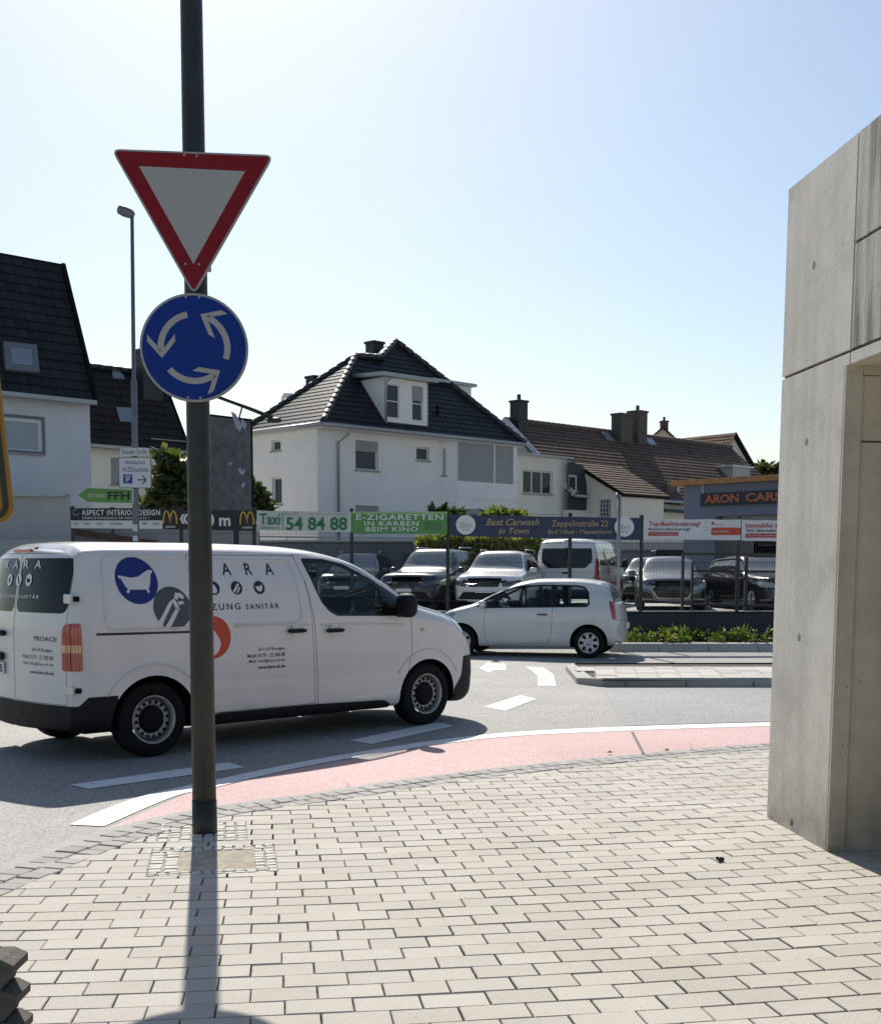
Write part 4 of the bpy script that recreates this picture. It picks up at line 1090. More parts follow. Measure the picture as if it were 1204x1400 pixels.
# hole in the blocks round the post foot: cobble infill and a patch of sand
sheet('pavement_near', [(-6, 1.25), (14, 1.25), (14, -30), (-6, -30)], PZ - .001, MATS['slab'])
post_xy = gnd(280, 1138, PZ)
PATCHES = [(-.35, -.26, .26, .28), (-.30, -1.09, .41, -.41)]
def patch_xy(u, w):
    a = math.radians(10); return (post_xy.x + u * math.cos(a) - w * math.sin(a), post_xy.y + u * math.sin(a) + w * math.cos(a))
def near_patch(x, y):
    return any(math.hypot(x - patch_xy((p[0] + p[2]) / 2, (p[1] + p[3]) / 2)[0], y - patch_xy((p[0] + p[2]) / 2, (p[1] + p[3]) / 2)[1]) < .75 for p in PATCHES)
def pavement():
    rnd = random.Random(4)
    m = MB(); ang = math.radians(8.5); ca, sa = math.cos(ang), math.sin(ang)
    BL, BW, J = .258, .150, .0062
    z0, z1 = PZ - .03, PZ
    for r in range(-32, 96):
        for k in range(-30, 46):
            a0 = k * BL + (r % 2) * BL / 2; b0 = r * BW
            cx, cy = a0 + BL / 2, b0 + BW / 2
            # rows fan very slightly about a far centre
            fan = .038 * (cx)
            wx, wy = ca * cx - sa * cy, sa * cx + ca * cy + 5.0 - 0
            wy += fan * cx * .5
            if wx < -4 or wx > 9 or wy < 1.6 or wy > 13.2: continue
            if wy < 3.4 and abs(wx) > 2.2: continue
            if wx > 2.7 + .02 * wy and wy > 4 and wx - 2.7 > .8: continue
            d = edge_side(wx, wy)
            if d > .10: continue
            jr = rnd.uniform(-.0012, .0012); dz = rnd.uniform(-.002, .0025); tx, ty = rnd.uniform(-.006, .006), rnd.uniform(-.006, .006)
            A = ang + fan + rnd.uniform(-.0025, .0025); c_, s_ = math.cos(A), math.sin(A)
            hx, hy = BL / 2 - J / 2 - rnd.uniform(0, .0008), BW / 2 - J * .36
            bv = .004
            def P(x, y, z): return (wx + jr + c_ * x - s_ * y, wy + s_ * x + c_ * y, z + dz + tx * x + ty * y)
            cut = d + .15 > 0
            def ok(p): return (not cut) or edge_side(p[0], p[1]) < SW * 1.5
            top = [P(-hx + bv, -hy + bv, z1), P(hx - bv, -hy + bv, z1), P(hx - bv, hy - bv, z1), P(-hx + bv, hy - bv, z1)]
            if cut and not all(ok(p) for p in top): continue
            if near_patch(wx, wy):     # blocks sawn to fit round the cobbled squares
                pl = [('W', [(Vector((p[0], p[1], 0)), Vector((0, 0, 1))) for p in top])]; n0_ = 0
                for u0_, w0_, u1_, w1_ in PATCHES:
                    pl, cut_ = carve(pl, [patch_xy(u0_, w0_), patch_xy(u1_, w0_), patch_xy(u1_, w1_), patch_xy(u0_, w1_)], 'xy', 'W'); n0_ += len(cut_)
                if n0_:
                    for _, q_ in pl: m.prism([(p.x, p.y, z1) for p, n in q_], (0, 0, -.03))
                    continue
            mid = [P(-hx, -hy, z1 - bv), P(hx, -hy, z1 - bv), P(hx, hy, z1 - bv), P(-hx, hy, z1 - bv)]
            bot = [P(-hx, -hy, z0), P(hx, -hy, z0), P(hx, hy, z0), P(-hx, hy, z0)]
            T = [m.vert(p) for p in top]; Mi = [m.vert(p) for p in mid]; B_ = [m.vert(p) for p in bot]
            for f in [T] + [[Mi[i], Mi[(i + 1) % 4], T[(i + 1) % 4], T[i]] for i in range(4)] + [[B_[i], B_[(i + 1) % 4], Mi[(i + 1) % 4], Mi[i]] for i in range(4)]:
                m.f.append(f); m.m.append(0); m.sm.append(False)
    tag(m.obj('pavement', MATS['paver'], fix=False), kind='structure')
pavement()
def stones(name, mat, quads, z, h=.05, bv=.006):
    """many small stones as one paved surface"""
    m = MB()
    for q in quads:
        c = sum((Vector((p[0], p[1], 0)) for p in q), Vector()) / 4
        def ins(p, k): v = Vector((p[0], p[1], 0)); d = (c - v); return v + d.normalized() * k
        dz = random.uniform(-.003, .003)
        T = [m.vert(ins(p, bv * 1.6) + Vector((0, 0, z + dz))) for p in q]; Mi = [m.vert(ins(p, bv * .3) + Vector((0, 0, z + dz - bv))) for p in q]; B_ = [m.vert(ins(p, bv * .3) + Vector((0, 0, z - h))) for p in q]
        for f in [T] + [[Mi[i], Mi[(i + 1) % 4], T[(i + 1) % 4], T[i]] for i in range(4)] + [[B_[i], B_[(i + 1) % 4], Mi[(i + 1) % 4], Mi[i]] for i in range(4)]:
            m.f.append(f); m.m.append(0); m.sm.append(False)
    return tag(m.obj(name, mat, fix=False), kind='structure')
def arc_quads(P, d0, d1, step, gap=.008):
    out = []; acc = 0; pts = [(P[0], 0)]
    S = [0]
    for i in range(1, len(P)): S.append(S[-1] + math.dist(P[i], P[i - 1]))
    def at_s(s_, d):
        for i in range(1, len(P)):
            if S[i] >= s_:
                t = (s_ - S[i - 1]) / (S[i] - S[i - 1]); a, b_ = Vector(P[i - 1]), Vector(P[i]); p = a.lerp(b_, t); n = (b_ - a).normalized()
                return (p.x - n.y * d, p.y + n.x * d)
        return P[-1]
    s_ = 0
    while s_ + step < S[-1]:
        out.append([at_s(s_ + gap / 2, d0), at_s(s_ + step - gap / 2, d0), at_s(s_ + step - gap / 2, d1), at_s(s_ + gap / 2, d1)]); s_ += step
    return out
random.seed(7)
stones('pavement_border', MATS['dark_sett'], arc_quads(EDGE, .0, SW - .006, .115) + arc_quads(EDGE, SW, SW * 2 - .006, .135), PZ + .004)
sheet('border_bed', ribbon(EDGE, -.01, SW * 2 + .01), PZ - .012, MATS['joint_sand'])
sheet('gutter', ribbon(EDGE, SW * 2 + .012, SW * 2 + .012 + .13), .012, MATS['kerb_stone'])
# cobbles round the post
cq = []
def patch_pt(u, w):
    a = math.radians(10); return (post_xy.x + u * math.cos(a) - w * math.sin(a), post_xy.y + u * math.sin(a) + w * math.cos(a))
def cobbles(u0, w0, u1, w1, s_):
    nu, nw = max(1, round((u1 - u0) / s_)), max(1, round((w1 - w0) / s_))
    for i in range(nu):
        for j in range(nw):
            a, b_ = u0 + (u1 - u0) * i / nu, w0 + (w1 - w0) * j / nw
            du, dw = (u1 - u0) / nu, (w1 - w0) / nw
            r = lambda: random.uniform(-.005, .005)
            cq.append([patch_pt(a + .004 + r(), b_ + .004 + r()), patch_pt(a + du - .006 + r(), b_ + .006 + r()), patch_pt(a + du - .006 + r(), b_ + dw - .006 + r()), patch_pt(a + .006 + r(), b_ + dw - .006 + r())])
cobbles(-.35, -.26, .26, .28, .07)
cobbles(-.30, -.52, .41, -.41, .06); cobbles(-.30, -1.09, .41, -1.0, .06); cobbles(-.30, -1.0, -.13, -.52, .07); cobbles(.28, -1.0, .41, -.52, .065)
stones('cobbles', MATS['pale_sett'], cq, PZ + .0015, .05, .004)
for u0_, w0_, u1_, w1_ in PATCHES: sheet('sand_patch', [patch_pt(u0_, w0_), patch_pt(u1_, w0_), patch_pt(u1_, w1_), patch_pt(u0_, w1_)], PZ - .007, MATS['soil_sand'])
sheet('sand_patch', [patch_pt(-.15, -1.01), patch_pt(.30, -1.01), patch_pt(.30, -.5), patch_pt(-.15, -.5)], PZ - .003, MATS['soil_sand'])

# white line and red cycle lane
def gp(pts, z=0): return [(gnd(u, v, z).x, gnd(u, v, z).y) for u, v in pts]
wl_low = gp([(142, 1131), (238, 1090), (300, 1076), (400, 1052.5), (500, 1034), (600, 1018.5), (700, 1007.5), (850, 1000), (1050, 993.5)])
wl_up = gp([(94, 1128.5), (190, 1091), (300, 1066), (400, 1045), (500, 1027.5), (600, 1012.5), (700, 1002), (850, 994.5), (1050, 988.5)])
ext = lambda P, n=3: P + [(P[-1][0] + (P[-1][0] - P[-2][0]) * n, P[-1][1] + (P[-1][1] - P[-2][1]) * n * .8)]
WLL, WLU = dense(ext(wl_low), 8), dense(ext(wl_up), 8)
lane_in = offs(EDGE, SW * 2 + .012 + .0)
lane_edge = [p for p in lane_in if p[0] > -2.35 and p[0] < 12]
lane_out = [(x + .015, y - .035) for x, y in WLL if x > -1.9]
sheet('cycle_lane', lane_edge + lane_out[::-1], .008, MATS['red_asphalt'])
sheet('edge_line', WLU + WLL[::-1], .006, MATS['road_paint'])
sheet('road_patch', gp([(820, 938), (855, 993)]) + gp([(1050, 987)]) + [(12, 14.8), (12, 17.6)], .004, MATS['asphalt_grey'])
for name, q in (('dash_marking', [(96, 1074), (122, 1079.5), (335, 1050), (312, 1043)]), ('dash_marking', [(478, 1013), (508, 1018), (622, 993), (598, 988)]), ('dash_marking', [(661, 967), (690, 972.5), (733, 956), (711, 951)])):
    sheet(name, gp(q), .005, MATS['road_paint'])
sheet('turn_arrow', gp([(718, 912), (742, 913), (756, 922), (760, 938), (735, 938), (735, 925), (728, 918)]), .005, MATS['road_paint'])
sheet('turn_arrow', gp([(655, 914), (668, 905), (672, 908), (690, 908), (692, 916), (674, 917), (668, 920)]), .005, MATS['road_paint'])
sheet('road_crack', gp([(862, 1001), (866, 1001), (882, 1032), (878, 1032)], .01), .012, MATS['bitumen'])
# traffic island with its kerb
ik = gp([(773, 917), (788, 935), (820, 939), (1051, 940)]); ik = ik + [(9.0, ik[-1][1] + .05), (9.0, 20.6), (gp([(788, 909)], .11)[0][0] + .05, 20.3)]
it = gp([(786, 909), (809, 926), (826, 928.5), (1051, 928.5)], .115); it = it + [(9.0, it[-1][1] + .05), (9.0, 20.4), (gp([(788, 909)], .115)[0][0], 20.2)]
m = MB()
n = len(ik)
for i in range(n):
    a, b_ = ik[i], ik[(i + 1) % n]; c, d = it[(i + 1) % n], it[i]
    m.face([(*a, -.01), (*b_, -.01), (*b_, .085), (*a, .085)]); m.face([(*a, .085), (*b_, .085), (*c, .115), (*d, .115)])
tag(m.obj('island_kerb', MATS['kerb_stone']), kind='structure')
sheet('island_bed', it, .092, MATS['joint_sand'])
qs = []
x0 = it[1][0]
for i in range(26):
    for j in range(5):
        a = x0 - .55 + i * .305; y = it[2][1] + .15 + j * .40
        q = [(a + j * .05, y), (a + .297 + j * .05, y), (a + .297 + j * .05, y + .392), (a + j * .05, y + .392)]
        if all(p[0] > it[1][0] - (p[1] - it[1][1]) * .14 + .02 and p[1] < 20.2 for p in q): qs.append(q)
stones('island_paving', MATS['slab'], qs, .118, .03, .004)
jm = MB()
for u in (855, 938, 1030):
    a = gnd(u, 940, 0); jm.box((a.x, a.y + .004, .04), (.008, .02, .09))
tag(jm.obj('kerb_joints', MATS['joint_sand']), kind='structure')
# kerbed planting bed and the raised car lot behind
bed = gp([(838, 894), (1053, 898)])
BY = 24.5
m = MB()
kx0 = bed[0][0]
k = 0; x = kx0
rnd = random.Random(5)
while x < 16:
    w_ = .98
    m.prism([(x, BY - .02, -.02), (x, BY + .10, .16), (x, BY + .24, .18), (x, BY + .24, -.02)], (w_ - .012, 0, 0)); x += w_
x = kx0
tag(m.obj('bed_kerb', MATS['kerb_stone']), kind='structure')
sheet('planting_bed', [(kx0, BY + .2), (16, BY + .2), (16, 26.6), (kx0, 26.6)], .14, MATS['mulch'])
m = MB()
m.face([(-45, 26.75, LOT), (45, 26.75, LOT), (45, 75, LOT), (-45, 75, LOT)])
tag(m.obj('car_lot', MATS['lot_asphalt']), kind='structure')
# ------------------------------------------------------------------ the bare concrete portal on the right
def concrete(name, col, streak=1.0, dark=0.0):
    m, nt, b = new_mat(name); v = coords(nt)
    c = ramp(nt, noise(nt, v, 1.6, 7, .65), [(.28, sc(col, .72)), (.5, col), (.72, sc(col, 1.12))])
    st = noise(nt, coords(nt, (7, 7, .35)), 1.0, 6)
    c = mixc(nt, ramp(nt, st, [(.46, 0.0), (.74, .7 * streak)]), c, sc(col, .70))
    lt = noise(nt, coords(nt, (9, 9, .6)), 1.3, 4)
    c = mixc(nt, ramp(nt, lt, [(.60, 0.0), (.78, .35 * streak)]), c, sc(col, 1.25))
    bl = noise(nt, v, .75, 8, .7)
    c = mixc(nt, ramp(nt, bl, [(.50, 0.0), (.66, .55)]), c, (col[0] * .66, col[1] * .63, col[2] * .58))
    c = mixc(nt, ramp(nt, noise(nt, v, 5.5, 6, .7), [(.58, 0.0), (.70, .30)]), c, sc(col, .62))
    sp_ = nt.nodes.new('ShaderNodeSeparateXYZ'); lnk(nt, v, sp_.inputs[0])
    gr = mixc(nt, 1.0, ramp(nt, sp_.outputs['Z'], [(.0, 1.0), (.45, 0.0)]), ramp(nt, noise(nt, v, 4, 6), [(.35, .1), (.7, .8)]), 'MULTIPLY')
    c = mixc(nt, gr, c, (.20, .18, .145))
    vo = nt.nodes.new('ShaderNodeTexVoronoi'); vo.inputs['Scale'].default_value = 13; lnk(nt, v, vo.inputs['Vector'])
    pit = ramp(nt, vo.outputs['Distance'], [(.05, 1.0), (.11, 0.0)])
    gate = ramp(nt, noise(nt, v, 2.2, 3), [(.50, 0.0), (.56, .8)])
    pg = mixc(nt, 1.0, pit, gate, 'MULTIPLY')
    c = mixc(nt, pg, c, sc(col, .42))
    if dark:
        d = noise(nt, coords(nt, (16, 16, .5)), 1.0, 6)
        dz = mixc(nt, 1.0, ramp(nt, d, [(.42, 0.0), (.55, dark)]), ramp(nt, noise(nt, v, 1.2, 4), [(.35, .3), (.65, 1.0)]), 'MULTIPLY')
        c = mixc(nt, dz, c, (.06, .058, .052))
    lnk(nt, c, b.inputs['Base Color']); b.inputs['Roughness'].default_value = .82
    h = mixc(nt, .5, noise(nt, v, 34, 5), pg, 'SUBTRACT')
    bump(nt, b, h, .14, .010)
    return m
concrete('concrete', (.70, .655, .575), .75); concrete('concrete_stained', (.60, .56, .49), .8, .95); concrete('concrete_warm', (.66, .59, .465), .6)
plain('groove', (.12, .115, .105), .95, var=.3)
w0 = gnd(1048, 1118, PZ)
wt_ = at(1078, 258, w0.y)
az = math.radians(5.2)
WP = Panel(w0, (math.sin(az), -math.cos(az), 0), (wt_.x - w0.x, 0, wt_.z - w0.z))
WP.n = -(WP.ex.cross(WP.ez)).normalized()
if WP.n.x > 0: WP.n = -WP.n
def portal():
    root = thing('concrete_portal', 'bare concrete portal wall with formwork seams and rain stains beside the pavement', 'wall', w0)
    aj = (WP.xz(1130, 1168)[0] + WP.xz(1154, 500)[0]) / 2
    zl = WP.xz(1155, 500)[1]; zs = WP.xz(1100, 505)[1]; zt = WP.xz(1079, 258)[1]
    av = WP.xz(1167, 350)[0]; zs2 = WP.xz(1185, 322)[1]
    far, g = 6.0, .0095
    bars = [(0, aj, -.05, zs - g), (0, av - g, zs + g, zt), (av + g, far, zs2 + g, zt), (av + g, far, zs + g, zs2 - g), (aj, av - g, zl, zs - g), (av + g, far, zl, zs - g)]
    holes = [WP.xz(1112, 363), WP.xz(1102, 604), WP.xz(1092, 872), WP.xz(1082, 1125)]
    names = ['concrete', 'concrete', 'concrete_stained', 'concrete_stained', 'concrete', 'concrete']
    for (x0, x1, z0, z1), mt in zip(bars, names):
        m = MB()
        polys = [('W', [(Vector((x, z, 0)), Vector((0, 0, 1))) for x, z in ((x0, z0), (x1, z0), (x1, z1), (x0, z1))])]
        for hx, hz in holes:
            if x0 < hx < x1 and z0 < hz < z1:
                c = circle(hx, hz, .026, 20); polys, _ = carve(polys, c, 'xy', 'W')
                for i in range(20):
                    a, b_ = c[i], c[(i + 1) % 20]
                    m.face([WP.p(*a), WP.p(*b_), WP.p(hx + (b_[0] - hx) * .6, hz + (b_[1] - hz) * .6, -.05), WP.p(hx + (a[0] - hx) * .6, hz + (a[1] - hz) * .6, -.05)])
                m.face([WP.p(hx + (p[0] - hx) * .6, hz + (p[1] - hz) * .6, -.05) for p in c])
        for _, q in polys: m.face([WP.p(p.x, p.y) for p, n in q])
        P = [(x0, z0), (x1, z0), (x1, z1), (x0, z1)]
        for i in range(4):
            a, b_ = P[i], P[(i + 1) % 4]; m.face([WP.p(*a), WP.p(*b_), WP.p(*b_, -.02), WP.p(*a, -.02)])
        part('wall_panel', m, MATS[mt], root)
    m = MB()
    def blk(a0, a1, d0, d1, z0, z1, mi=0):
        P = [WP.p(a0, z0, -d0), WP.p(a1, z0, -d0), WP.p(a1, z0, -d1), WP.p(a0, z0, -d1)]
        m.prism(P, WP.ez * (z1 - z0), mi)
    blk(.001, aj - .002, .018, 2.6, -.05, zl - .001)
    blk(.001, far, .018, 2.6, zl + .004, zt - .002)
    blk(4.4, far, .0, 2.6, -.05, zl)
    blk(aj, far, 2.45, 2.6, -.05, zl - .002)
    part('core', m, MATS['groove'], root)
    # jamb inside the opening, with its rebate, and the soffit
    ap = MB()
    def jq(d0, d1, z0, z1, o): ap.prism([WP.p(aj + o, z0, -d0), WP.p(aj + o, z0, -d1), WP.p(aj + o, z1, -d1), WP.p(aj + o, z1, -d0)], WP.ex * .03)
    zz = zl - .42
    jq(.0, .10, -.05, zl - .002, -.014); jq(.104, 2.44, -.05, zz - .006, -.026); jq(.104, 2.44, zz + .006, zl - .055, -.026); jq(.104, 2.44, zl - .05, zl - .002, -.012)
    part('jamb', ap, MATS['concrete_warm'], root)
    so = MB(); so.prism([WP.p(aj, zl - .0015, -.005), WP.p(4.4, zl - .0015, -.005), WP.p(4.4, zl - .0015, -2.44), WP.p(aj, zl - .0015, -2.44)], WP.ez * .004)
    part('soffit', so, MATS['concrete_warm'], root)
portal()

# ------------------------------------------------------------------ lamp post with its two traffic signs
plain('post_paint', (.036, .039, .037), .5, spec=.3, var=.2, nscale=8, bmp=.05)
plain('post_sleeve', (.02, .021, .02), .6, var=.3)
plain('sign_back', (.35, .35, .34), .5, .3)
plain('sign_rim', (.30, .30, .28), .45, .2)
plain('sign_white', (.36, .352, .34), .5, spec=.3, var=.03, nscale=2)
plain('sign_red', (.20, .006, .012), .5, spec=.2, var=.06, nscale=3)
plain('sign_blue', (.002, .028, .21), .5, spec=.2, var=.06, nscale=3)
plain('galv', (.32, .33, .34), .45, .5, var=.15, nscale=20)
post = thing('lamp_post', 'tall dark grey steel post standing in cobbles at the pavement edge', 'post', post_xy)
m = MB(); pz = Vector((post_xy.x, post_xy.y, PZ))
m.tube([pz + Vector((0, 0, .16)), pz + Vector((0, 0, 2.2)), pz + Vector((0, 0, 8.5))], [.0735, .0715, .056], n=28); part('pole', m, MATS['post_paint'], post)
m = MB(); m.tube([pz + Vector((0, 0, -.12)), pz + Vector((0, 0, .205))], [.077, .0765], n=28); part('base_sleeve', m, MATS['post_sleeve'], post)
SY = math.radians(6.5)
ex = Vector((math.cos(SY), math.sin(SY), 0)); sn = Vector((math.sin(SY), -math.cos(SY), 0))
SP = Panel(Vector((post_xy.x, post_xy.y, 0)) + sn * .115, ex, (0, 0, 1), sn)
def sgnpanel():
    tl, tr, bt = SP.xz(151.5, 203), SP.xz(374.5, 211.5), SP.xz(264.8, 403.5)
    tri = [tl, tr, bt]
    if area2(tri) < 0: tri = tri[::-1]
    y = thing('yield_sign', 'upside-down red and white give-way triangle on the tall dark post', 'traffic sign', SP.p((tl[0] + tr[0]) / 2, bt[1]))
    m = MB(); out = rounded(tri, .055, 6)
    SP.plate(m, out, -.022, .0); _, inn = strip_of(out, .011)
    part('sign_plate', m, MATS['sign_rim'], y)
    m = MB(); SP.plate(m, inn, -.002, .002)
    part('red_border', m, MATS['sign_red'], y)
    cen = (sum(p[0] for p in tri) / 3, sum(p[1] for p in tri) / 3)
    wtri = [SP.xz(190, 227), SP.xz(335, 234), SP.xz(264.5, 361)]
    m = MB(); SP.plate(m, wtri, 0, .0035); part('white_field', m, MATS['sign_white'], y)
    m = MB()
    for u, v in ((252, 211.5), (269, 212.5), (254, 360.5), (272, 361)):
        p = SP.xz(u, v); c_ = SP.p(p[0], p[1], .002); m.lathe([(.008, 0), (.007, -.003), (0, -.004)], c_, 'y', 10, 0)
    part('rivet', m, MATS['galv'], y)
    for z in (tl[1] - .05, bt[1] + .17): m = MB(); m.box(SP.p(SP.xz(268, 300)[0], z, -.05), (.16, .06, .035), 0, .006, Matrix.Rotation(SY, 3, 'Z')); part('clamp', m, MATS['galv'], y)
    t, b_ = SP.xz(265.5, 400.5), SP.xz(265.5, 549.5); c = ((t[0] + b_[0]) / 2, (t[1] + b_[1]) / 2); R = (t[1] - b_[1]) / 2
    r = thing('roundabout_sign', 'round blue sign with three white circling arrows below the red triangle', 'traffic sign', SP.p(c[0], b_[1]))
    m = MB(); SP.plate(m, circle(c[0], c[1], R, 64), -.022, 0); part('sign_plate', m, MATS['sign_rim'], r)
    m = MB(); SP.plate(m, circle(c[0], c[1], R * .955, 64), -.002, .002); part('blue_field', m, MATS['sign_blue'], r)
    for k in range(3):
        m = MB(); o = 120 * k
        def pol(rr, a): return (c[0] + R * rr * math.cos(math.radians(a + o)), c[1] + R * rr * math.sin(math.radians(a + o)))
        n_ = 14; A = [101 + (188 - 101) * i / n_ for i in range(n_ + 1)]
        for i in range(n_): SP.put(m, [pol(.555, A[i]), pol(.67, A[i]), pol(.67, A[i + 1]), pol(.555, A[i + 1])], .0035)
        T = Vector(pol(.625, 199)); d = (Vector(pol(.61, 185)) - Vector(pol(.61, 179))).normalized(); nn = Vector((-d.y, d.x))
        for sg in (-1, 1):
            q = -d * math.cos(math.radians(40)) + nn * sg * math.sin(math.radians(40)); L_ = .40 * R
            e2 = T + q * L_
            # bar along q, its tail cut parallel to the arrow's axis
            a1 = T; a2 = e2; w_ = d * (-.135 * R)
            SP.put(m, [tuple(a1), tuple(a2), tuple(a2 + w_), tuple(a1 + w_)], .0037 + .0002 * sg)
        part('arrow', m, MATS['sign_white'], r)
    m = MB()
    for u, v in ((254, 405.5), (272, 406), (257, 543), (274, 543.5)):
        p = SP.xz(u, v); m.lathe([(.008, 0), (.007, -.003), (0, -.004)], SP.p(p[0], p[1], .002), 'y', 10, 0)
    part('rivet', m, MATS['galv'], r)
    for z in (c[1] + .22, c[1] - .22): m = MB(); m.box(SP.p(SP.xz(270, 470)[0], z, -.05), (.16, .06, .035), 0, .006, Matrix.Rotation(SY, 3, 'Z')); part('clamp', m, MATS['galv'], r)
sgnpanel()

# ------------------------------------------------------------------ yellow works sign and its foot plates at the left edge
plain('sign_yellow', (.30, .15, .012), .5, var=.08, spec=.2); plain('sign_black', (.012, .012, .012), .45)
plain('recycled', (.085, .078, .068), .85, var=.3, nscale=18, bmp=.5, bscale=90)
def works_sign():
    Y = 4.62
    o = at(18, 775, Y); lean = math.radians(4.6)
    P = Panel(Vector((o.x, Y, 0)), (math.cos(lean), 0, math.sin(lean)), (-math.sin(lean), 0, math.cos(lean)), (0, -1, 0))
    # bottom right corner at the photo's (19, 712)
    q = at(19, 713, Y); P.o = Vector((q.x, Y, q.z)) - P.ex * .90
    root = thing('works_sign', 'tilted yellow works sign with black border cut off by the left edge', 'sign', (P.o.x + .45, Y, PZ))
    m = MB(); P.plate(m, rrect(0, 0, .90, .62, .06, 7), -.02, 0); part('board', m, MATS['sign_yellow'], root)
    m = MB(); out, inn = strip_of(rrect(.012, .012, .888, .608, .055, 7), .022)
    for i in range(len(out)):
        j = (i + 1) % len(out); m.face([P.p(*out[i], .0015), P.p(*out[j], .0015), P.p(*inn[j], .0015), P.p(*inn[i], .0015)])
    part('border', m, MATS['sign_black'], root)
    m = MB()
    for x in (.2, .7): m.bar(P.p(x, .55, -.04), Vector((P.p(x, 0).x, Y + .04, .12)), .04)
    part('post', m, MATS['galv'], root)
works_sign()
def foot_plates():
    for k in range(3):
        z = PZ + .110 * k; fy = 4.1
        x1 = -1.43 - .006 * k
        lab = ['grey-brown recycled plastic foot plate, lowest of the stack', 'grey-brown recycled plastic foot plate, middle of the stack', 'grey-brown recycled plastic foot plate, topmost of the stack'][k]
        r = thing('foot_plate', lab, 'base plate', (x1 - .2, fy + .07, z), 0, 'foot plates under the yellow works sign')
        m = MB()
        # end profile (x,z): a hexagonal nose on each plate, waisted below it
        pr = [(x1 - .42, z + .002), (x1 - .046, z + .002), (x1 - .040, z + .020), (x1 - .012, z + .050), (x1 - .001, z + .058), (x1, z + .086), (x1 - .044, z + .107), (x1 - .42, z + .107)]
        m.prism([(a, fy, b_) for a, b_ in pr], (0, .15, 0))
        m.box((x1 - .19, fy + .0, z + .055), (.22, .012, .075), bev=.004)
        part('plate', m, MATS['recycled'], r)
        s_ = MB(); s_.box((x1 - .16, fy - .004, z + .085), (.12, .016, .022), bev=.004)
        part('lifting_slot', s_, MATS['dark'], r)
        if k == 2:
            s_ = MB(); s_.box((x1 - .24, fy + .075, z + .111), (.30, .13, .012), bev=.004)
            part('raised_rim', s_, MATS['recycled'], r)
foot_plates()
# dead leaves and a clod on the paving, a few bits in the lane
m = MB(); c = gnd(985, 1178, PZ); m.blob((c.x, c.y, PZ + .012), (.045, .03, .028), e=.9, n=8); m.blob((c.x - .018, c.y + .01, PZ + .016), (.02, .02, .02), e=.9, n=8)
tag(m.obj('clod', plain('clod', (.04, .035, .03), .95)), 'small dark clod of dirt lying on the pale paving near the wall', 'debris')
for (u, v, lab) in ((833, 1030, 'brown curled leaf on red lane left of the dark crack'), (911, 1027, 'brown leaf at the lane edge right of the dark crack')):
    c = gnd(u, v, .02); m = MB()
    m.face([(c.x - .03, c.y, .022), (c.x - .01, c.y - .03, .03), (c.x + .0, c.y, .045)]); m.face([(c.x - .01, c.y - .03, .03), (c.x + .035, c.y + .02, .024), (c.x, c.y, .045)]); m.face([(c.x - .03, c.y, .022), (c.x, c.y, .045), (c.x + .035, c.y + .02, .024)])
    tag(m.obj('fallen_leaf', plain('dry_leaf', (.16, .07, .02), .8), fix=False), lab, 'leaf', 'leaves on the cycle lane')
# ------------------------------------------------------------------ houses behind the street
render_wall('render_white', (.82, .80, .775)); render_wall('render_cream', (.70, .65, .55)); render_wall('render_bluewhite', (.60, .62, .67)); render_wall('render_bluegrey', (.20, .225, .28), .05)
render_wall('render_yellowish', (.74, .70, .60)); render_wall('render_grey', (.42, .42, .42), .12); render_wall('render_slate', (.16, .175, .20), .10)
rooftile('tile_black', (.018, .019, .022), (.030, .032, .036), .30, .5); rooftile('tile_brown', (.11, .072, .055), (.16, .11, .085), .26, .75); rooftile('tile_sooty', (.020, .019, .018), (.034, .031, .029), .24, .7)
rooftile('tile_orange', (.22, .12, .075), (.30, .18, .12), .26, .8)
plain('frame_white', (.66, .66, .66), .45, var=.04); plain('shutter_grey', (.34, .34, .345), .55, var=.05, nscale=2); plain('zinc', (.36, .37, .38), .42, .6, var=.1); plain('sill_stone', (.30, .30, .30), .7)
plain('slate_cladding', (.03, .032, .036), .6, var=.25, nscale=9); plain('brick_dark', (.10, .085, .075), .9, var=.3, nscale=14, bmp=.5); plain('wood_orange', (.42, .20, .07), .6, var=.25, nscale=9)
plain('shutter_brown', (.07, .055, .045), .7); plain('curtain', (.36, .40, .44), .8, var=.25, nscale=30); plain('ridge_cap', (.03, .031, .034), .5, var=.2); plain('ridge_brown', (.11, .07, .052), .6, var=.3)
plain('verge_white', (.62, .62, .61), .5, var=.05)
glass('window_glass', (.16, .19, .22), .0); glass('skylight_glass', (.9, 1.05, 1.25), .0)  # skylight_glass: pale bluish pane colour stands in for reflected sky
E44 = math.radians(44.6)
EV = Vector((math.cos(E44), math.sin(E44), 0)); BV = Vector((-EV.y, EV.x, 0)); ZV = Vector((0, 0, 1))

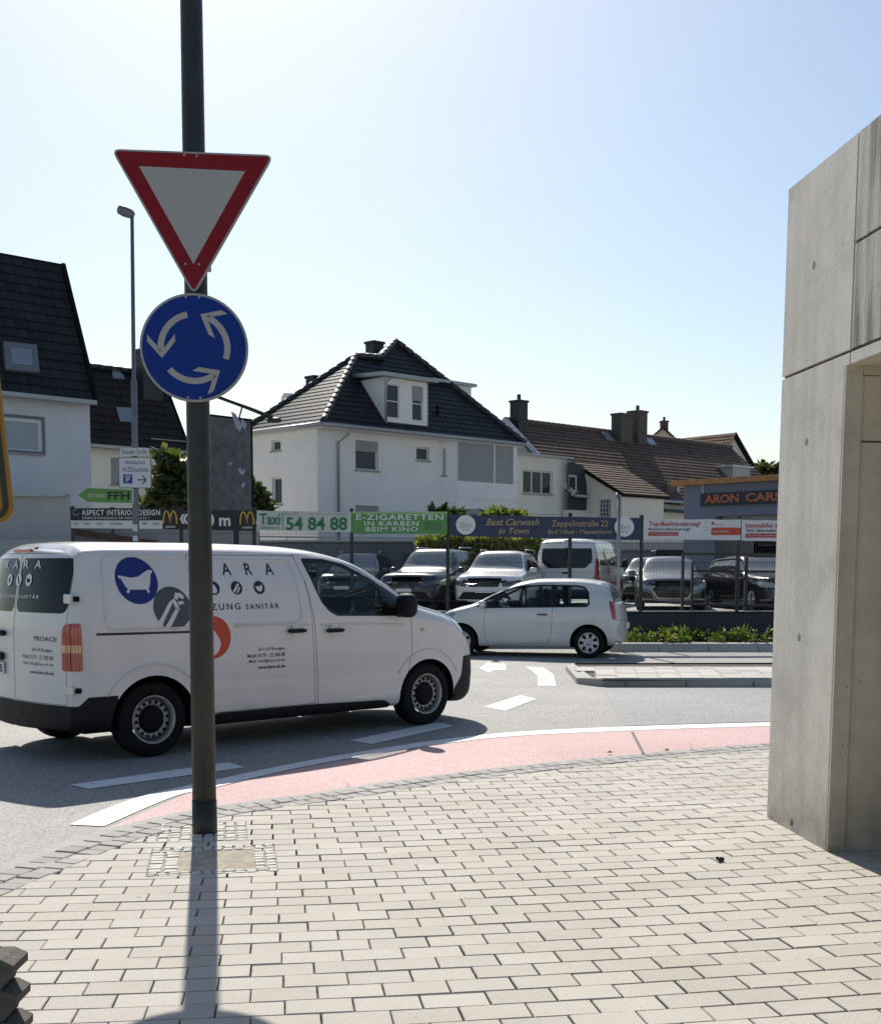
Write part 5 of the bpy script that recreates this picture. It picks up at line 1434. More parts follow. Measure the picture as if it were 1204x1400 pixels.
def wall(pan, outline, holes, mat, parent, reveal=.12, name='wall'):
    """one rendered wall with real window openings"""
    m = MB()
    polys = [('W', [(Vector((x, z, 0)), Vector((0, 0, 1))) for x, z in t]) for t in ([outline] if convex(outline if area2(outline) > 0 else outline[::-1]) else tris2(outline))]
    for h in holes:
        x0, z0, x1, z1 = h; c = [(x0, z0), (x1, z0), (x1, z1), (x0, z1)]
        polys, _ = carve(polys, c, 'xy', 'W')
        for i in range(4):
            a, b_ = c[i], c[(i + 1) % 4]; m.face([pan.p(*a), pan.p(*b_), pan.p(*b_, -reveal - .03), pan.p(*a, -reveal - .03)])
    for _, q in polys: m.face([pan.p(p.x, p.y) for p, n in q])
    return part(name, m, mat, parent)
def window(pan, h, parent, reveal=.12, panes=1, rows=1, shutter=0.0, sill=True, gl='window_glass', curtain=False, fw=.06, label=None):
    """window > pane, sill, roller_shutter"""
    x0, z0, x1, z1 = h; m = MB()
    def bar_(a, b_, c, d, o0=-reveal - .02, o1=-reveal + .03): pan.plate(m, [(a, b_), (c, b_), (c, d), (a, d)], o0, o1)
    zt = z1 - (z1 - z0) * shutter
    bar_(x0, z0, x0 + fw, z1); bar_(x1 - fw, z0, x1, z1); bar_(x0 + fw, z0, x1 - fw, z0 + fw); bar_(x0 + fw, z1 - fw, x1 - fw, z1)
    for k in range(1, panes): xm = x0 + (x1 - x0) * k / panes; bar_(xm - fw * .55, z0 + fw, xm + fw * .55, z1 - fw)
    for k in range(1, rows): zm = z0 + (z1 - z0) * k / rows; bar_(x0 + fw, zm - fw * .4, x1 - fw, zm + fw * .4)
    w = part('window', m, MATS['frame_white'], parent, label)
    g = MB(); pan.put(g, [(x0 + fw, z0 + fw), (x1 - fw, z0 + fw), (x1 - fw, z1 - fw), (x0 + fw, z1 - fw)], -reveal - .005); part('pane', g, MATS['curtain'] if gl == 'curtain' else MATS[gl], w)
    if shutter > 0:
        s = MB(); n_ = max(2, int((z1 - zt) / .06))
        for i in range(n_):
            a = zt + (z1 - zt) * i / n_; b_ = zt + (z1 - zt) * (i + .86) / n_
            pan.plate(s, [(x0 + .02, a), (x1 - .02, a), (x1 - .02, b_), (x0 + .02, b_)], -reveal + .035, -reveal + .055)
        part('roller_shutter', s, MATS['shutter_grey'], w)
    if sill:
        s = MB(); pan.plate(s, [(x0 - .05, z0 - .05), (x1 + .05, z0 - .05), (x1 + .05, z0), (x0 - .05, z0)], -reveal, .06); part('sill', s, MATS['sill_stone'], w)
    return w
def roof(poly, mat, parent, eav=None, course=.26, lift=.020, thick=.16, name='roof', verge=None):
    """a tiled roof plane laid in real stepped courses; poly in 3-D, eav = direction along the eave"""
    P = [Vector(p) for p in poly]
    n = Vector((0, 0, 0))
    for i in range(1, len(P) - 1): n += (P[i] - P[0]).cross(P[i + 1] - P[0])
    n.normalize()
    if n.z < 0: n = -n; P = P[::-1]
    u = (eav or EV).normalized(); u = (u - n * u.dot(n)).normalized(); v = n.cross(u)
    if v.z < 0: v = -v; u = -u
    o = min(P, key=lambda p: p.dot(v))
    Q = [(Vector(((p - o).dot(u), (p - o).dot(v), 0)), Vector((0, 0, 1))) for p in P]
    A = area2([(q[0].x, q[0].y) for q in Q])
    if A < 0: Q = Q[::-1]
    vmax = max(q[0].y for q in Q); m = MB()
    tri = [Q] if convex([(q[0].x, q[0].y) for q in Q]) else [[Q[i] for i in t] for t in tessellate_polygon([[q[0] for q in Q]])]
    pr = lambda p: (p.x, p.y)
    for T in tri:
        if area2([(q[0].x, q[0].y) for q in T]) < 0: T = T[::-1]
        k = 0
        while k * course < vmax:
            v0, v1 = k * course, min(vmax + 1e-3, (k + 1) * course); k += 1
            c, _ = split_poly(T, pr, (0, v0), (1, v0))
            if c: _, c = split_poly(c, pr, (0, v1), (1, v1)) if max(q[0].y for q in c) > v1 else (None, c)
            if not c: continue
            W = lambda p, h: o + u * p.x + v * p.y + n * h
            pts = [W(p, lift * (1 - (p.y - v0) / course) + .004) for p, _ in c]
            m.face(pts, 0, False, [(p.x, p.y / course * .34) for p, _ in c])
            low = [p for p, _ in c if p.y < v0 + 1e-5]
            if len(low) >= 2:
                a, b_ = min(low, key=lambda p: p.x), max(low, key=lambda p: p.x)
                m.face([W(a, lift + .004), W(b_, lift + .004), W(b_, -.01), W(a, -.01)], 0, False, [(a.x, a.y / course * .34)] * 4)
    r = m.obj(name, [MATS[mat] if isinstance(mat, str) else mat], parent, fix=False)
    d = MB(); d.prism([p - n * .012 for p in P], -n * thick)
    part('roof_deck', d, verge or MATS['dark'], r)
    return r, n
def ridge(pts, mat, parent, r=.11, name='ridge_tiles'):
    m = MB()
    for a, b_ in zip(pts[:-1], pts[1:]):
        a, b_ = Vector(a), Vector(b_); L = (b_ - a).length; k = max(1, int(L / .38))
        for i in range(k):
            p, q = a.lerp(b_, i / k), a.lerp(b_, min(1, (i + 1.08) / k)); m.tube([p, q], [r * .9, r * 1.08], n=8)
    part(name, m, mat, parent)
def pipe(pts, parent, r=.045, name='downpipe', mat='zinc'):
    m = MB(); m.tube(pts, r, n=8); part(name, m, MATS[mat], parent)
def chimney(base, sx, sy, h, parent, mat='brick_dark', yaw=E44, pot=True, name='chimney'):
    m = MB(); R = Matrix.Rotation(yaw, 3, 'Z'); b_ = Vector(base)
    m.box(b_ + Vector((0, 0, h / 2)), (sx, sy, h), 0, 0, R); m.box(b_ + Vector((0, 0, h - .05)), (sx + .1, sy + .1, .10), 0, .01, R)
    if pot: m.tube([b_ + Vector((0, 0, h)), b_ + Vector((0, 0, h + .28))], .09, n=8)
    return part(name, m, MATS[mat], parent)

# -------- the white house with the black hipped roof
def white_house():
    O = at(440, 578, 44.0); gz = .45
    root = thing('white_house', 'white rendered house under a glossy black hipped roof with a boxy dormer', 'house', (O.x, O.y, gz))
    L3 = lambda a, b, h: O + EV * a + BV * b + ZV * h
    def fr_(u, v, s=1.1918):      # point of the front roof plane (slope ~50 deg)
        return hit(u, v, O, (-BV * s + ZV).normalized())
    A, B, C = fr_(485, 487), fr_(519, 489.5), fr_(540, 467)
    loc = lambda p: ((p - O).dot(EV), (p - O).dot(BV), (p - O).z)
    la, lb, lc = loc(A), loc(B), loc(C)
    Wd = 2 * lc[1]; LEN = 10.66; LW = 2 * la[1]
    F0, R0 = L3(0, 0, 0), L3(LEN, 0, 0); R1 = L3(LEN, Wd, 0); L1 = L3(0, LW, 0)
    B2 = L3(lb[0], Wd - lb[1], lb[2]); A2 = A
    bk = MATS['tile_black']
    r0, n0 = roof([F0, R0, C, B, A], 'tile_black', root, EV)
    roof([L1, F0, A], 'tile_black', root, BV); roof([R0, R1, C], 'tile_black', root, BV)
    Bv = L3(lb[0], LW - lb[1], lb[2])
    roof([L1, A, Bv, L3(lb[0] - 1.2, LW, 0)], 'tile_black', root, EV)
    roof([B, C, B2, L3(lb[0] - .9, Wd - .9, lb[2] * .4), L3(lb[0] - .9, .9 + lb[1], lb[2] - .9)], 'tile_black', root, BV)
    roof([R1, L3(lb[0] - 2, Wd, 0), B2, C], 'tile_black', root, EV)
    up = n0 * .05
    ridge([F0 + up, A + up], MATS['ridge_cap'], root, .12); ridge([A + up, B + up], MATS['ridge_cap'], root, .12); ridge([B + up, C + up], MATS['ridge_cap'], root, .12); ridge([C + up, R0 + up], MATS['ridge_cap'], root, .12); ridge([A + up, L1 + up], MATS['ridge_cap'], root, .1)
    # walls
    bi = 6.35; bb = 6.95       # where the bay starts
    H0 = O.z - gz
    P = Panel(Vector((O.x, O.y, 0)) + EV * .28 + BV * .62, EV, ZV, -BV)
    def rc(u0, v0, u1, v1, pan=P):
        a, b_ = pan.xz(u0, v1), pan.xz(u1, v0); return (a[0], a[1], b_[0], b_[1])
    h1 = rc(486, 604, 517, 642); h2 = rc(569, 612, 587, 629); h3 = rc(486, 692, 518, 720)
    wx = bi - .28
    wall(P, [(0, gz), (wx, gz), (wx, O.z + .1), (0, O.z + .1)], [h1, h2, h3], MATS['render_white'], root)
    window(P, h1, root, shutter=.36, gl='window_glass'); window(P, h2, root, label='small high window'); window(P, h3, root, shutter=.5)
    # chamfered bay
    c0, c1 = Vector((O.x, O.y, 0)) + EV * bi + BV * .62, Vector((O.x, O.y, 0)) + EV * bb + BV * .18
    PC = Panel(c0, (c1 - c0), ZV); PC.n = -PC.n if PC.n.dot(BV) > 0 else PC.n
    wc = (c1 - c0).length; hc = rc(599, 613, 606.5, 650, PC); hc = (max(.12, hc[0]), hc[1], min(wc - .12, max(hc[2], hc[0] + .3)), hc[3])
    wall(PC, [(0, gz), (wc, gz), (wc, O.z + .1), (0, O.z + .1)], [hc], MATS['render_white'], root); window(PC, hc, root, label='narrow window in the chamfered corner')
    PB_ = Panel(c1, EV, ZV, -BV); wb_ = LEN - .28 - bb
    h4 = rc(625, 611, 702, 657, PB_); h5 = rc(628, 697, 670, 720, PB_)
    xm = h4[0] + (h4[2] - h4[0]) * .655; h4a = (h4[0], h4[1], xm - .03, h4[3]); h4b = (xm + .03, h4[1], h4[2], h4[3])
    wall(PB_, [(0, gz), (wb_, gz), (wb_, O.z + .1), (0, O.z + .1)], [h4a, h4b, h5], MATS['render_white'], root)
    for h in (h4a, h4b): window(PB_, h, root, shutter=1.0, label='wide window with its grey roller shutter closed', sill=False)
    window(PB_, h5, root, shutter=.4)
    st = MB(); zz = PB_.xz(660, 681)[1]; PB_.plate(st, [(0, zz - .03), (wb_, zz - .03), (wb_, zz + .03), (0, zz + .03)], -.01, .03); part('string_course', st, MATS['render_white'], root)
    # right, back and left walls
    PR = Panel(Vector((O.x, O.y, 0)) + EV * (LEN - .28) + BV * .18, BV, ZV, EV); wall(PR, [(0, gz), (Wd - .5, gz), (Wd - .5, O.z + .1), (0, O.z + .1)], [], MATS['render_white'], root)
    PK = Panel(Vector((O.x, O.y, 0)) + EV * (LEN - .28) + BV * (Wd - .3), -EV, ZV, BV); wall(PK, [(0, gz), (LEN - .6 - lb[0] + 2, gz), (LEN - .6 - lb[0] + 2, O.z + .1), (0, O.z + .1)], [], MATS['render_white'], root)
    PL = Panel(Vector((O.x, O.y, 0)) + EV * .28 + BV * (LW - .3), -BV, ZV, -EV); wl_ = LW - .92
    g1 = rc(371, 601, 383.5, 617, PL); g2 = rc(372, 652, 385, 690, PL)
    wall(PL, [(0, gz), (wl_, gz), (wl_, O.z + .1), (0, O.z + .1)], [g1, g2], MATS['render_white'], root); window(PL, g1, root, label='small square side window'); window(PL, g2, root, label='tall side window')
    PLK = Panel(Vector((O.x, O.y, 0)) + EV * .28 + BV * (LW - .3), EV, ZV, BV); wall(PLK, [(0, gz), (lb[0], gz), (lb[0], O.z + .1), (0, O.z + .1)], [], MATS['render_white'], root)
    # soffit, gutter, downpipe
    so = MB(); so.prism([L3(.02, .02, -.03), L3(LEN - .02, .02, -.03), L3(LEN - .02, .75, -.03), L3(.02, .75, -.03)], (0, 0, -.10)); so.prism([L3(.02, .75, -.03), L3(.4, .75, -.03), L3(.4, LW, -.03), L3(.02, LW, -.03)], (0, 0, -.10)); part('soffit', so, MATS['frame_white'], root)
    gt = MB(); gt.tube([L3(-.06, -.06, -.03), L3(LEN, -.06, -.03)], .075, n=8); gt.tube([L3(-.06, -.06, -.03), L3(-.06, LW, -.03)], .075, n=8); part('gutter', gt, MATS['zinc'], root)
    dx = loc(hit(466, 640, O + BV * .55, -BV))[0]
    pipe([L3(dx, -.05, -.08), L3(dx - .05, .1, -.3), L3(dx - .12, .55, -.55), L3(dx - .12, .55, -5.9)], root)
    # dormer on the front roof
    D = Panel(hit(555, 580, O, (-BV * 1.1918 + ZV).normalized()) + BV * .0, EV, ZV, -BV)
    x0, z0 = D.xz(526, 579); x1, z1 = D.xz(585, 582); _, zt = D.xz(555, 519)
    dz0 = min(z0, z1) - .35
    w1 = rc(528, 526, 546, 571, D); w2 = rc(563, 529, 578, 575, D)
    wall(D, [(x0, dz0), (x1, dz0), (x1, zt), (x0, zt)], [w1, w2], MATS['render_white'], root, .06, 'dormer')
    for w in (w1, w2): window(D, w, root, .06, rows=2, fw=.05, sill=False, shutter=.0 if w is w1 else .42, label='tall dormer window')
    dep = (zt - z0) / 1.1918 + .5
    cm = MB()
    for x in (x0, x1): cm.prism([D.p(x, dz0, 0), D.p(x, zt, 0), D.p(x, zt, -dep), D.p(x, dz0, -.05)], EV * (.06 if x == x0 else -.06))
    part('dormer_cheek', cm, MATS['render_white'], root)
    rm = MB(); rm.prism([D.p(x0 - .3, zt, .28), D.p(x1 + .3, zt, .28), D.p(x1 + .3, zt + .10, -dep), D.p(x0 - .3, zt + .10, -dep)], ZV * .14); part('dormer_roof', rm, MATS['zinc'], root)
    pipe([D.p(x0 + .15, zt - .02, .2), D.p(x0 + .02, zt - .25, .05), D.p(x0 + .02, dz0 + .3, .05)], root, .035)
    # second dormer looking out of the right hip
    q = hit(640, 548, R0, (EV * 1.0 + ZV).normalized())
    D2 = Panel(L3(LEN - 1.9, 1.2, 0) + ZV * .6, BV, ZV, EV)
    b2 = MB(); c = L3(LEN - 2.2, 3.1, 1.55); b2.box(c, (2.2, 2.2, 1.7), 0, 0, Matrix.Rotation(E44, 3, 'Z')); part('side_dormer', b2, MATS['render_white'], root)
    b3 = MB(); b3.box(c + ZV * .90, (2.6, 2.5, .12), 0, 0, Matrix.Rotation(E44, 3, 'Z')); part('side_dormer_roof', b3, MATS['zinc'], root)
    chimney(hit(512, 486, O + BV * (lc[1] + .9), -BV) - ZV * 1.0, .55, .5, 1.55, root, 'slate_cladding', pot=False)
    chimney(hit(430, 530, O + BV * 5.2, -BV) - ZV * 1.2, .5, .5, 1.65, root, 'slate_cladding', pot=False)
    v = MB(); q = fr_(598, 567); v.tube([q, q + ZV * .35], .06, n=8); part('vent_pipe', v, MATS['dark'], root)
white_house()

# -------- dark-roofed house behind the billboard, left of the white house
def back_house():
    O = at(352, 600, 56.0)
    root = thing('dark_roofed_house', 'dark hipped roof with a small chimney rising behind the white house and billboard', 'house', (O.x, O.y, .5))
    e = Vector((1, .12, 0)).normalized(); b_ = Vector((-e.y, e.x, 0))
    z1 = at(400, 540, 60).z
    p = [O - e * .1, O + e * 8, O + e * 6 + b_ * 4.5, O + e * 2.3 + b_ * 4.5]
    p = [Vector((q.x, q.y, O.z - .6 if i < 2 else z1)) for i, q in enumerate(p)]
    roof(p, 'tile_black', root, e); roof([p[1], p[1] + b_ * 9, p[2]], 'tile_black', root, b_); roof([p[0] + b_ * 9, p[0], p[3]], 'tile_black', root, b_); roof([p[3], p[2], p[1] + b_ * 9, p[0] + b_ * 9], 'tile_black', root, e)
    m = MB(); c = O + b_ * 4.6 + e * 4.0; m.box((c.x, c.y, (O.z - .6 + .5) / 2), (7.6, 8.2, O.z - 1.1), 0, 0, Matrix.Rotation(math.atan2(e.y, e.x), 3, 'Z')); part('wall', m, MATS['render_cream'], root)
    d = MB(); q = at(404, 556, 58); d.box(q, (1.2, 1.6, 1.0), 0, 0, Matrix.Rotation(.2, 3, 'Z')); part('dormer', d, MATS['render_white'], root)
back_house()

# -------- left house with the steep dark roof
def left_house():
    O = at(0, 535, 30.0); e_len0, e_len1 = -4.0, 2.50
    root = thing('grey_house', 'pale blue-grey house with steep dark roof and one curtained window at the left edge', 'house', (O.x, O.y, .3))
    s = math.tan(math.radians(67)); n = (-BV * s + ZV).normalized()
    f = lambda u, v: hit(u, v, O, n)
    T1 = f(85, 362); T0 = f(0, 350); dirT = (T0 - T1).normalized()
    bl, br = O + EV * e_len0, O + EV * e_len1
    k = (T1 - O).dot(BV); zt = T1.z
    tl = O + EV * e_len0 + BV * k + ZV * (zt - O.z)
    roof([bl, br, T1, tl], 'tile_black', root, EV)
    roof([T1, tl, tl + BV * 7 + ZV * .8, T1 + BV * 7 + ZV * .8], 'tile_black', root, EV)
    vm = MB(); vm.bar(br + n * .03, T1 + n * .03, .10, .12); part('verge', vm, MATS['dark'], root)
    P = Panel(Vector((O.x, O.y, 0)) + BV * .30, EV, ZV, -BV); x1 = P.xz(124.5, 640)[0]
    a, b_ = P.xz(4, 617), P.xz(57, 574); h = (a[0], a[1], b_[0], b_[1])
    wall(P, [(-3.9, .3), (x1, .3), (x1, O.z + .15), (-3.9, O.z + .15)], [h], MATS['render_bluewhite'], root)
    window(P, h, root, .06, gl='curtain', fw=.09)
    sm = MB(); o_, i_ = strip_of([(h[0] - .07, h[1] - .02), (h[2] + .07, h[1] - .02), (h[2] + .07, h[3] + .07), (h[0] - .07, h[3] + .07)], .07)
    for i in range(4): P.plate(sm, [o_[i], o_[(i + 1) % 4], i_[(i + 1) % 4], i_[i]], -.01, .02)
    part('window_surround', sm, MATS['render_slate'], root)
    st = MB(); z = P.xz(60, 648)[1]; P.plate(st, [(-3.9, z), (x1, z), (x1, z + .02), (-3.9, z + .02)], -.01, .012); part('string_course', st, MATS['render_bluewhite'], root)
    g = Panel(P.p(x1, 0), BV, ZV, EV); wall(g, [(0, .3), (7, .3), (7, O.z + 2), (k, zt - .3), (0, O.z + .15)], [], MATS['render_bluewhite'], root)
    so = MB(); so.bar(O + EV * e_len0 - BV * .02 - ZV * .04, br - BV * .02 - ZV * .04, .14, .10); part('gutter', so, MATS['zinc'], root)
    # skylight
    N = Panel(f(28, 490), EV, (BV + ZV * s).normalized(), n)
    q = [N.xz(*p) for p in ((6, 507), (52, 511), (48, 474), (3, 469))]
    m = MB(); N.plate(m, q, -.05, .10); sk = part('skylight', m, MATS['render_slate'], root)
    _, inn = strip_of(q, .16); g_ = MB(); N.put(g_, inn, .105); part('pane', g_, MATS['skylight_glass'], sk)
    o2, i2 = strip_of(inn, .05); f_ = MB()
    for i in range(4): N.put(f_, [o2[i], o2[(i + 1) % 4], i2[(i + 1) % 4], i2[i]], .11)
    part('sash', f_, MATS['zinc'], sk)
left_house()
def mid_house():
    O = at(124, 607, 40.0)
    root = thing('cream_house', 'cream house with weathered dark tiled roof and two skylights behind the street lamp', 'house', (O.x, O.y, .4))
    s = math.tan(math.radians(58)); n = (-BV * s + ZV).normalized(); f = lambda u, v: hit(u, v, O, n)
    br = f(258, 612); tr = f(221, 513); tl = f(112, 499)
    bl = O - EV * 1.2; bl = O + EV * -1.2; brr = O + EV * (br - O).dot(EV)
    k = (tr - O).dot(BV); tr2 = tr; tl2 = O + EV * -1.2 + BV * k + ZV * (tr.z - O.z)
    roof([bl, brr, tr2, tl2], 'tile_sooty', root, EV, .30); roof([tr2, tl2, tl2 + BV * k - ZV * (tr.z - O.z), tr2 + BV * k - ZV * (tr.z - O.z)], 'tile_sooty', root, EV)
    ridge([tl2 + n * .03, tr2 + n * .03], MATS['ridge_cap'], root, .1)
    vm = MB(); vm.bar(brr + n * .02, tr2 + n * .02, .06, .06); part('verge', vm, MATS['dark'], root)
    P = Panel(Vector((O.x, O.y, 0)) + BV * .35, EV, ZV, -BV); x1 = (brr - O).dot(EV) - .2
    a, b_ = P.xz(152, 662), P.xz(163, 626); h = (a[0], a[1], b_[0], b_[1])
    wall(P, [(-1.1, .4), (x1, .4), (x1, O.z + .1), (-1.1, O.z + .1)], [h], MATS['render_yellowish'], root); window(P, h, root, shutter=1.0)
    g = Panel(P.p(x1, 0), BV, ZV, EV); wall(g, [(0, .4), (2 * k - .6, .4), (2 * k - .6, O.z), (k - .3, tr.z - .2), (0, O.z)], [], MATS['render_yellowish'], root)
    N = Panel(f(170, 560), EV, (BV + ZV * s).normalized(), n)
    for q in (((154, 518), (170, 519), (164, 508), (152, 507)), ((164, 577), (184, 578), (181, 559), (158, 558))):
        pq = [N.xz(*p) for p in q]
        m = MB(); N.plate(m, pq, -.03, .06); sk = part('skylight', m, MATS['zinc'], root); _, inn = strip_of(pq, .05); g_ = MB(); N.put(g_, inn, .064); part('pane', g_, MATS['skylight_glass'], sk)
    chimney(f(203, 532) - ZV * .4, .75, .6, 1.7, root, 'slate_cladding', pot=False)
    so = MB(); so.bar(bl - ZV * .04, brr - ZV * .04, .12, .1); part('gutter', so, MATS['zinc'], root)
    sb = MB()
    for v in (603.5,):
        a, b_ = f(205, 602), f(252, 606); sb.bar(a + n * .10, b_ + n * .10, .03, .035)
    part('snow_guard', sb, MATS['sill_stone'], root)
mid_house()

# -------- the long house with brown tiles, its annexe and lean-to
def brown_house():
    Rl = at(690, 574, 58.0); s = .874; n = (-BV * s + ZV).normalized()
    f = lambda u, v, d=0: hit(u, v, Rl + n * d, n)
    root = thing('brown_roofed_house', 'long house with brown tiled roof, two brick chimneys and a cream annexe', 'house', (Rl.x, Rl.y, .5))
    LEN = 19.0; ev = 4.1
    L3 = lambda a, fwd, h: Rl + EV * a - BV * fwd + ZV * h
    bl, br = L3(0, ev, -ev * s), L3(LEN + .4, ev, -ev * s); tr = L3(LEN - .1, 0, 0)
    roof([bl, br, tr, Rl], 'tile_brown', root, EV, .27, .032); roof([Rl, tr, L3(LEN - .1, -4, -4 * s), L3(0, -4, -4 * s)], 'tile_brown', root, EV, .27, .03)
    ridge([Rl + n * .04, tr + n * .04], MATS['ridge_brown'], root, .13)
    vm = MB(); vm.bar(Rl + n * .03, bl + n * .03, .10, .20); vm.bar(Rl + n * .03, L3(0, -4, -4 * s), .10, .20); part('verge', vm, MATS['verge_white'], root)
    zb = .5; P = Panel(Vector((bl.x, bl.y, 0)) + BV * .45 + EV * .15, EV, ZV, -BV); ze = bl.z + .25
    a, b_ = P.xz(918, 690), P.xz(929, 663); h = (a[0], a[1], b_[0], b_[1])
    wall(P, [(0, zb), (LEN - .3, zb), (LEN - .3, ze), (0, ze)], [h], MATS['render_cream'], root); window(P, h, root, panes=1)
    sm = MB(); P.plate(sm, [(h[0] - .5, h[1]), (h[0] - .06, h[1]), (h[0] - .06, h[3]), (h[0] - .5, h[3])], 0, .05); part('shutter', sm, MATS['shutter_brown'], root)
    g = Panel(Vector((Rl.x, Rl.y, 0)) + EV * .18 - BV * (ev - .45), BV, ZV, -EV); gw = ev - .45
    wall(g, [(0, zb), (gw + 3.5, zb), (gw + 3.5, Rl.z - 3.5 * s), (gw, Rl.z - .18), (0, ze)], [], MATS['render_cream'], root, name='gable')
    vt = MB(); q = g.xz(694, 590); g.plate(vt, rrect(q[0] - .22, q[1] - .3, q[0] + .22, q[1] + .25, .1), 0, .04); part('gable_vent', vt, MATS['frame_white'], root)
    cy = chimney(f(709, 582) - ZV * .3, .62, .55, 1.45, root, 'slate_cladding')
    c = f(850, 600) - ZV * .5; chimney(c + EV * .0, 1.0, .6, 1.75, root, 'brick_dark', pot=False); c2 = f(862, 600) - ZV * .5; chimney(c2 + EV * .55, .75, .7, 1.95, root, 'brick_dark')
    N = Panel(f(830, 600), EV, (BV + ZV * s).normalized(), n)
    for q in (((828, 602), (838, 604), (829, 593), (820, 592)), ((886, 609), (896, 610), (890, 601), (879, 600))):
        pq = [N.xz(*p) for p in q]; m = MB(); N.plate(m, pq, 0, .09); sk = part('skylight', m, MATS['zinc'], root); _, inn = strip_of(pq, .05); g_ = MB(); N.put(g_, inn, .094); part('pane', g_, MATS['skylight_glass'], sk)
    gt = MB(); gt.tube([bl - ZV * .04 - BV * .06, br - ZV * .04 - BV * .06], .07, n=8); part('gutter', gt, MATS['zinc'], root)
    # flat dormer at the far right
    dm = MB(); q = f(1000, 648); dm.box(q + ZV * .02, (1.7, 1.2, .6), 0, 0, Matrix.Rotation(E44, 3, 'Z')); part('dormer', dm, MATS['render_grey'], root)
    d2 = MB(); d2.box(q + ZV * .36, (2.1, 1.5, .09), 0, 0, Matrix.Rotation(E44, 3, 'Z')); part('dormer_roof', d2, MATS['verge_white'], root)
    # annexe
    A0 = at(713, 775, 53.4); A0 = Vector((A0.x, A0.y, 0)); AP = Panel(A0, EV, ZV, -BV)
    x1 = AP.xz(775.5, 660)[0]; zt = AP.xz(745, 625)[1]
    a, b_ = AP.xz(714.5, 674), AP.xz(755.5, 645); h = (max(a[0], .05), a[1], b_[0], b_[1])
    wall(AP, [(-.6, zb), (x1, zb), (x1, zt), (-.6, zt)], [h], MATS['render_yellowish'], root, name='annexe_wall'); window(AP, h, root, panes=3)
    ar = Panel(AP.p(x1, 0), BV, ZV, EV); wall(ar, [(0, zb), (4, zb), (4, zt), (0, zt)], [], MATS['render_yellowish'], root, name='annexe_wall')
    rf = MB(); rf.prism([AP.p(-.7, zt, .2), AP.p(x1 + .2, zt, .2), AP.p(x1 + .2, zt + .25, -3.2), AP.p(-.7, zt + .25, -3.2)], ZV * .09); part('annexe_roof', rf, MATS['zinc'], root)
    pipe([AP.p(x1 - .08, zt - .05, .16), AP.p(x1 - .05, zt - .25, .05), AP.p(x1 - .05, zb, .05)], root)
    # slate-clad stair wall with a window
    S0 = at(776, 775, 55.0); SP_ = Panel((S0.x, S0.y, 0), EV, ZV, -BV)
    pts = [SP_.xz(*p) for p in ((776, 697), (809, 698.5), (797, 636), (776, 632))]; a, b_ = SP_.xz(777, 671), SP_.xz(789, 650); h = (a[0], a[1], b_[0], b_[1])
    wall(SP_, pts, [h], MATS['slate_cladding'], root, .06, 'slate_wall'); window(SP_, h, root, .06, panes=1)
    a = SP_.p(*pts[0]); b3 = SP_.p(*pts[1]); m = MB(); m.prism([SP_.p(pts[0][0], zb), SP_.p(pts[1][0], zb), SP_.p(*pts[1]), SP_.p(*pts[0])], BV * .3); part('annexe_wall', m, MATS['render_cream'], root)
    # lean-to
    K = at(850, 673, 54.5); k0 = Vector((K.x, K.y, 0)); FP = Panel(k0, EV, ZV, -BV); GP = Panel(k0, BV, ZV, -EV)
    w_ = FP.xz(907, 690)[0]; dep = 2.6
    wall(FP, [(0, zb), (w_, zb), (w_, K.z), (0, K.z)], [], MATS['render_cream'], root, name='lean_to_wall')
    a, b_ = GP.xz(834, 706), GP.xz(818, 683); h = (min(a[0], b_[0]), min(a[1], b_[1]), max(a[0], b_[0]), max(a[1], b_[1]))
    zk = GP.xz(797, 640); sl = (zk[1] - K.z) / zk[0]
    wall(GP, [(0, zb), (dep, zb), (dep, K.z + sl * dep), (0, K.z)], [h], MATS['render_cream'], root, name='lean_to_wall')
    window(GP, h, root, panes=4, rows=4, fw=.03, gl='window_glass', label='barred window of the lean-to')
    r_ = [k0 + ZV * (K.z + .03) - EV * .15 - BV * .2 - ZV * sl * .2, k0 + ZV * (K.z + .03) + EV * (w_ + .2) - BV * .2 - ZV * sl * .2]
    r_ += [r_[1] + BV * (dep + .3) + ZV * sl * (dep + .3), r_[0] + BV * (dep + .3) + ZV * sl * (dep + .3)]
    roof(r_, 'tile_brown', root, EV, .27, .03, .12)
    wr_ = Panel(FP.p(w_, 0), BV, ZV, EV); wall(wr_, [(0, zb), (dep, zb), (dep, K.z + sl * dep), (0, K.z)], [], MATS['render_cream'], root, name='lean_to_wall')
    cn = MB(); q = P.p(P.xz(917, 700)[0], P.xz(917, 699)[1]); cn.box(q, (2.4, 1.1, .12), 0, 0, Matrix.Rotation(E44, 3, 'Z')); part('canopy', cn, MATS['slate_cladding'], root)
brown_house()
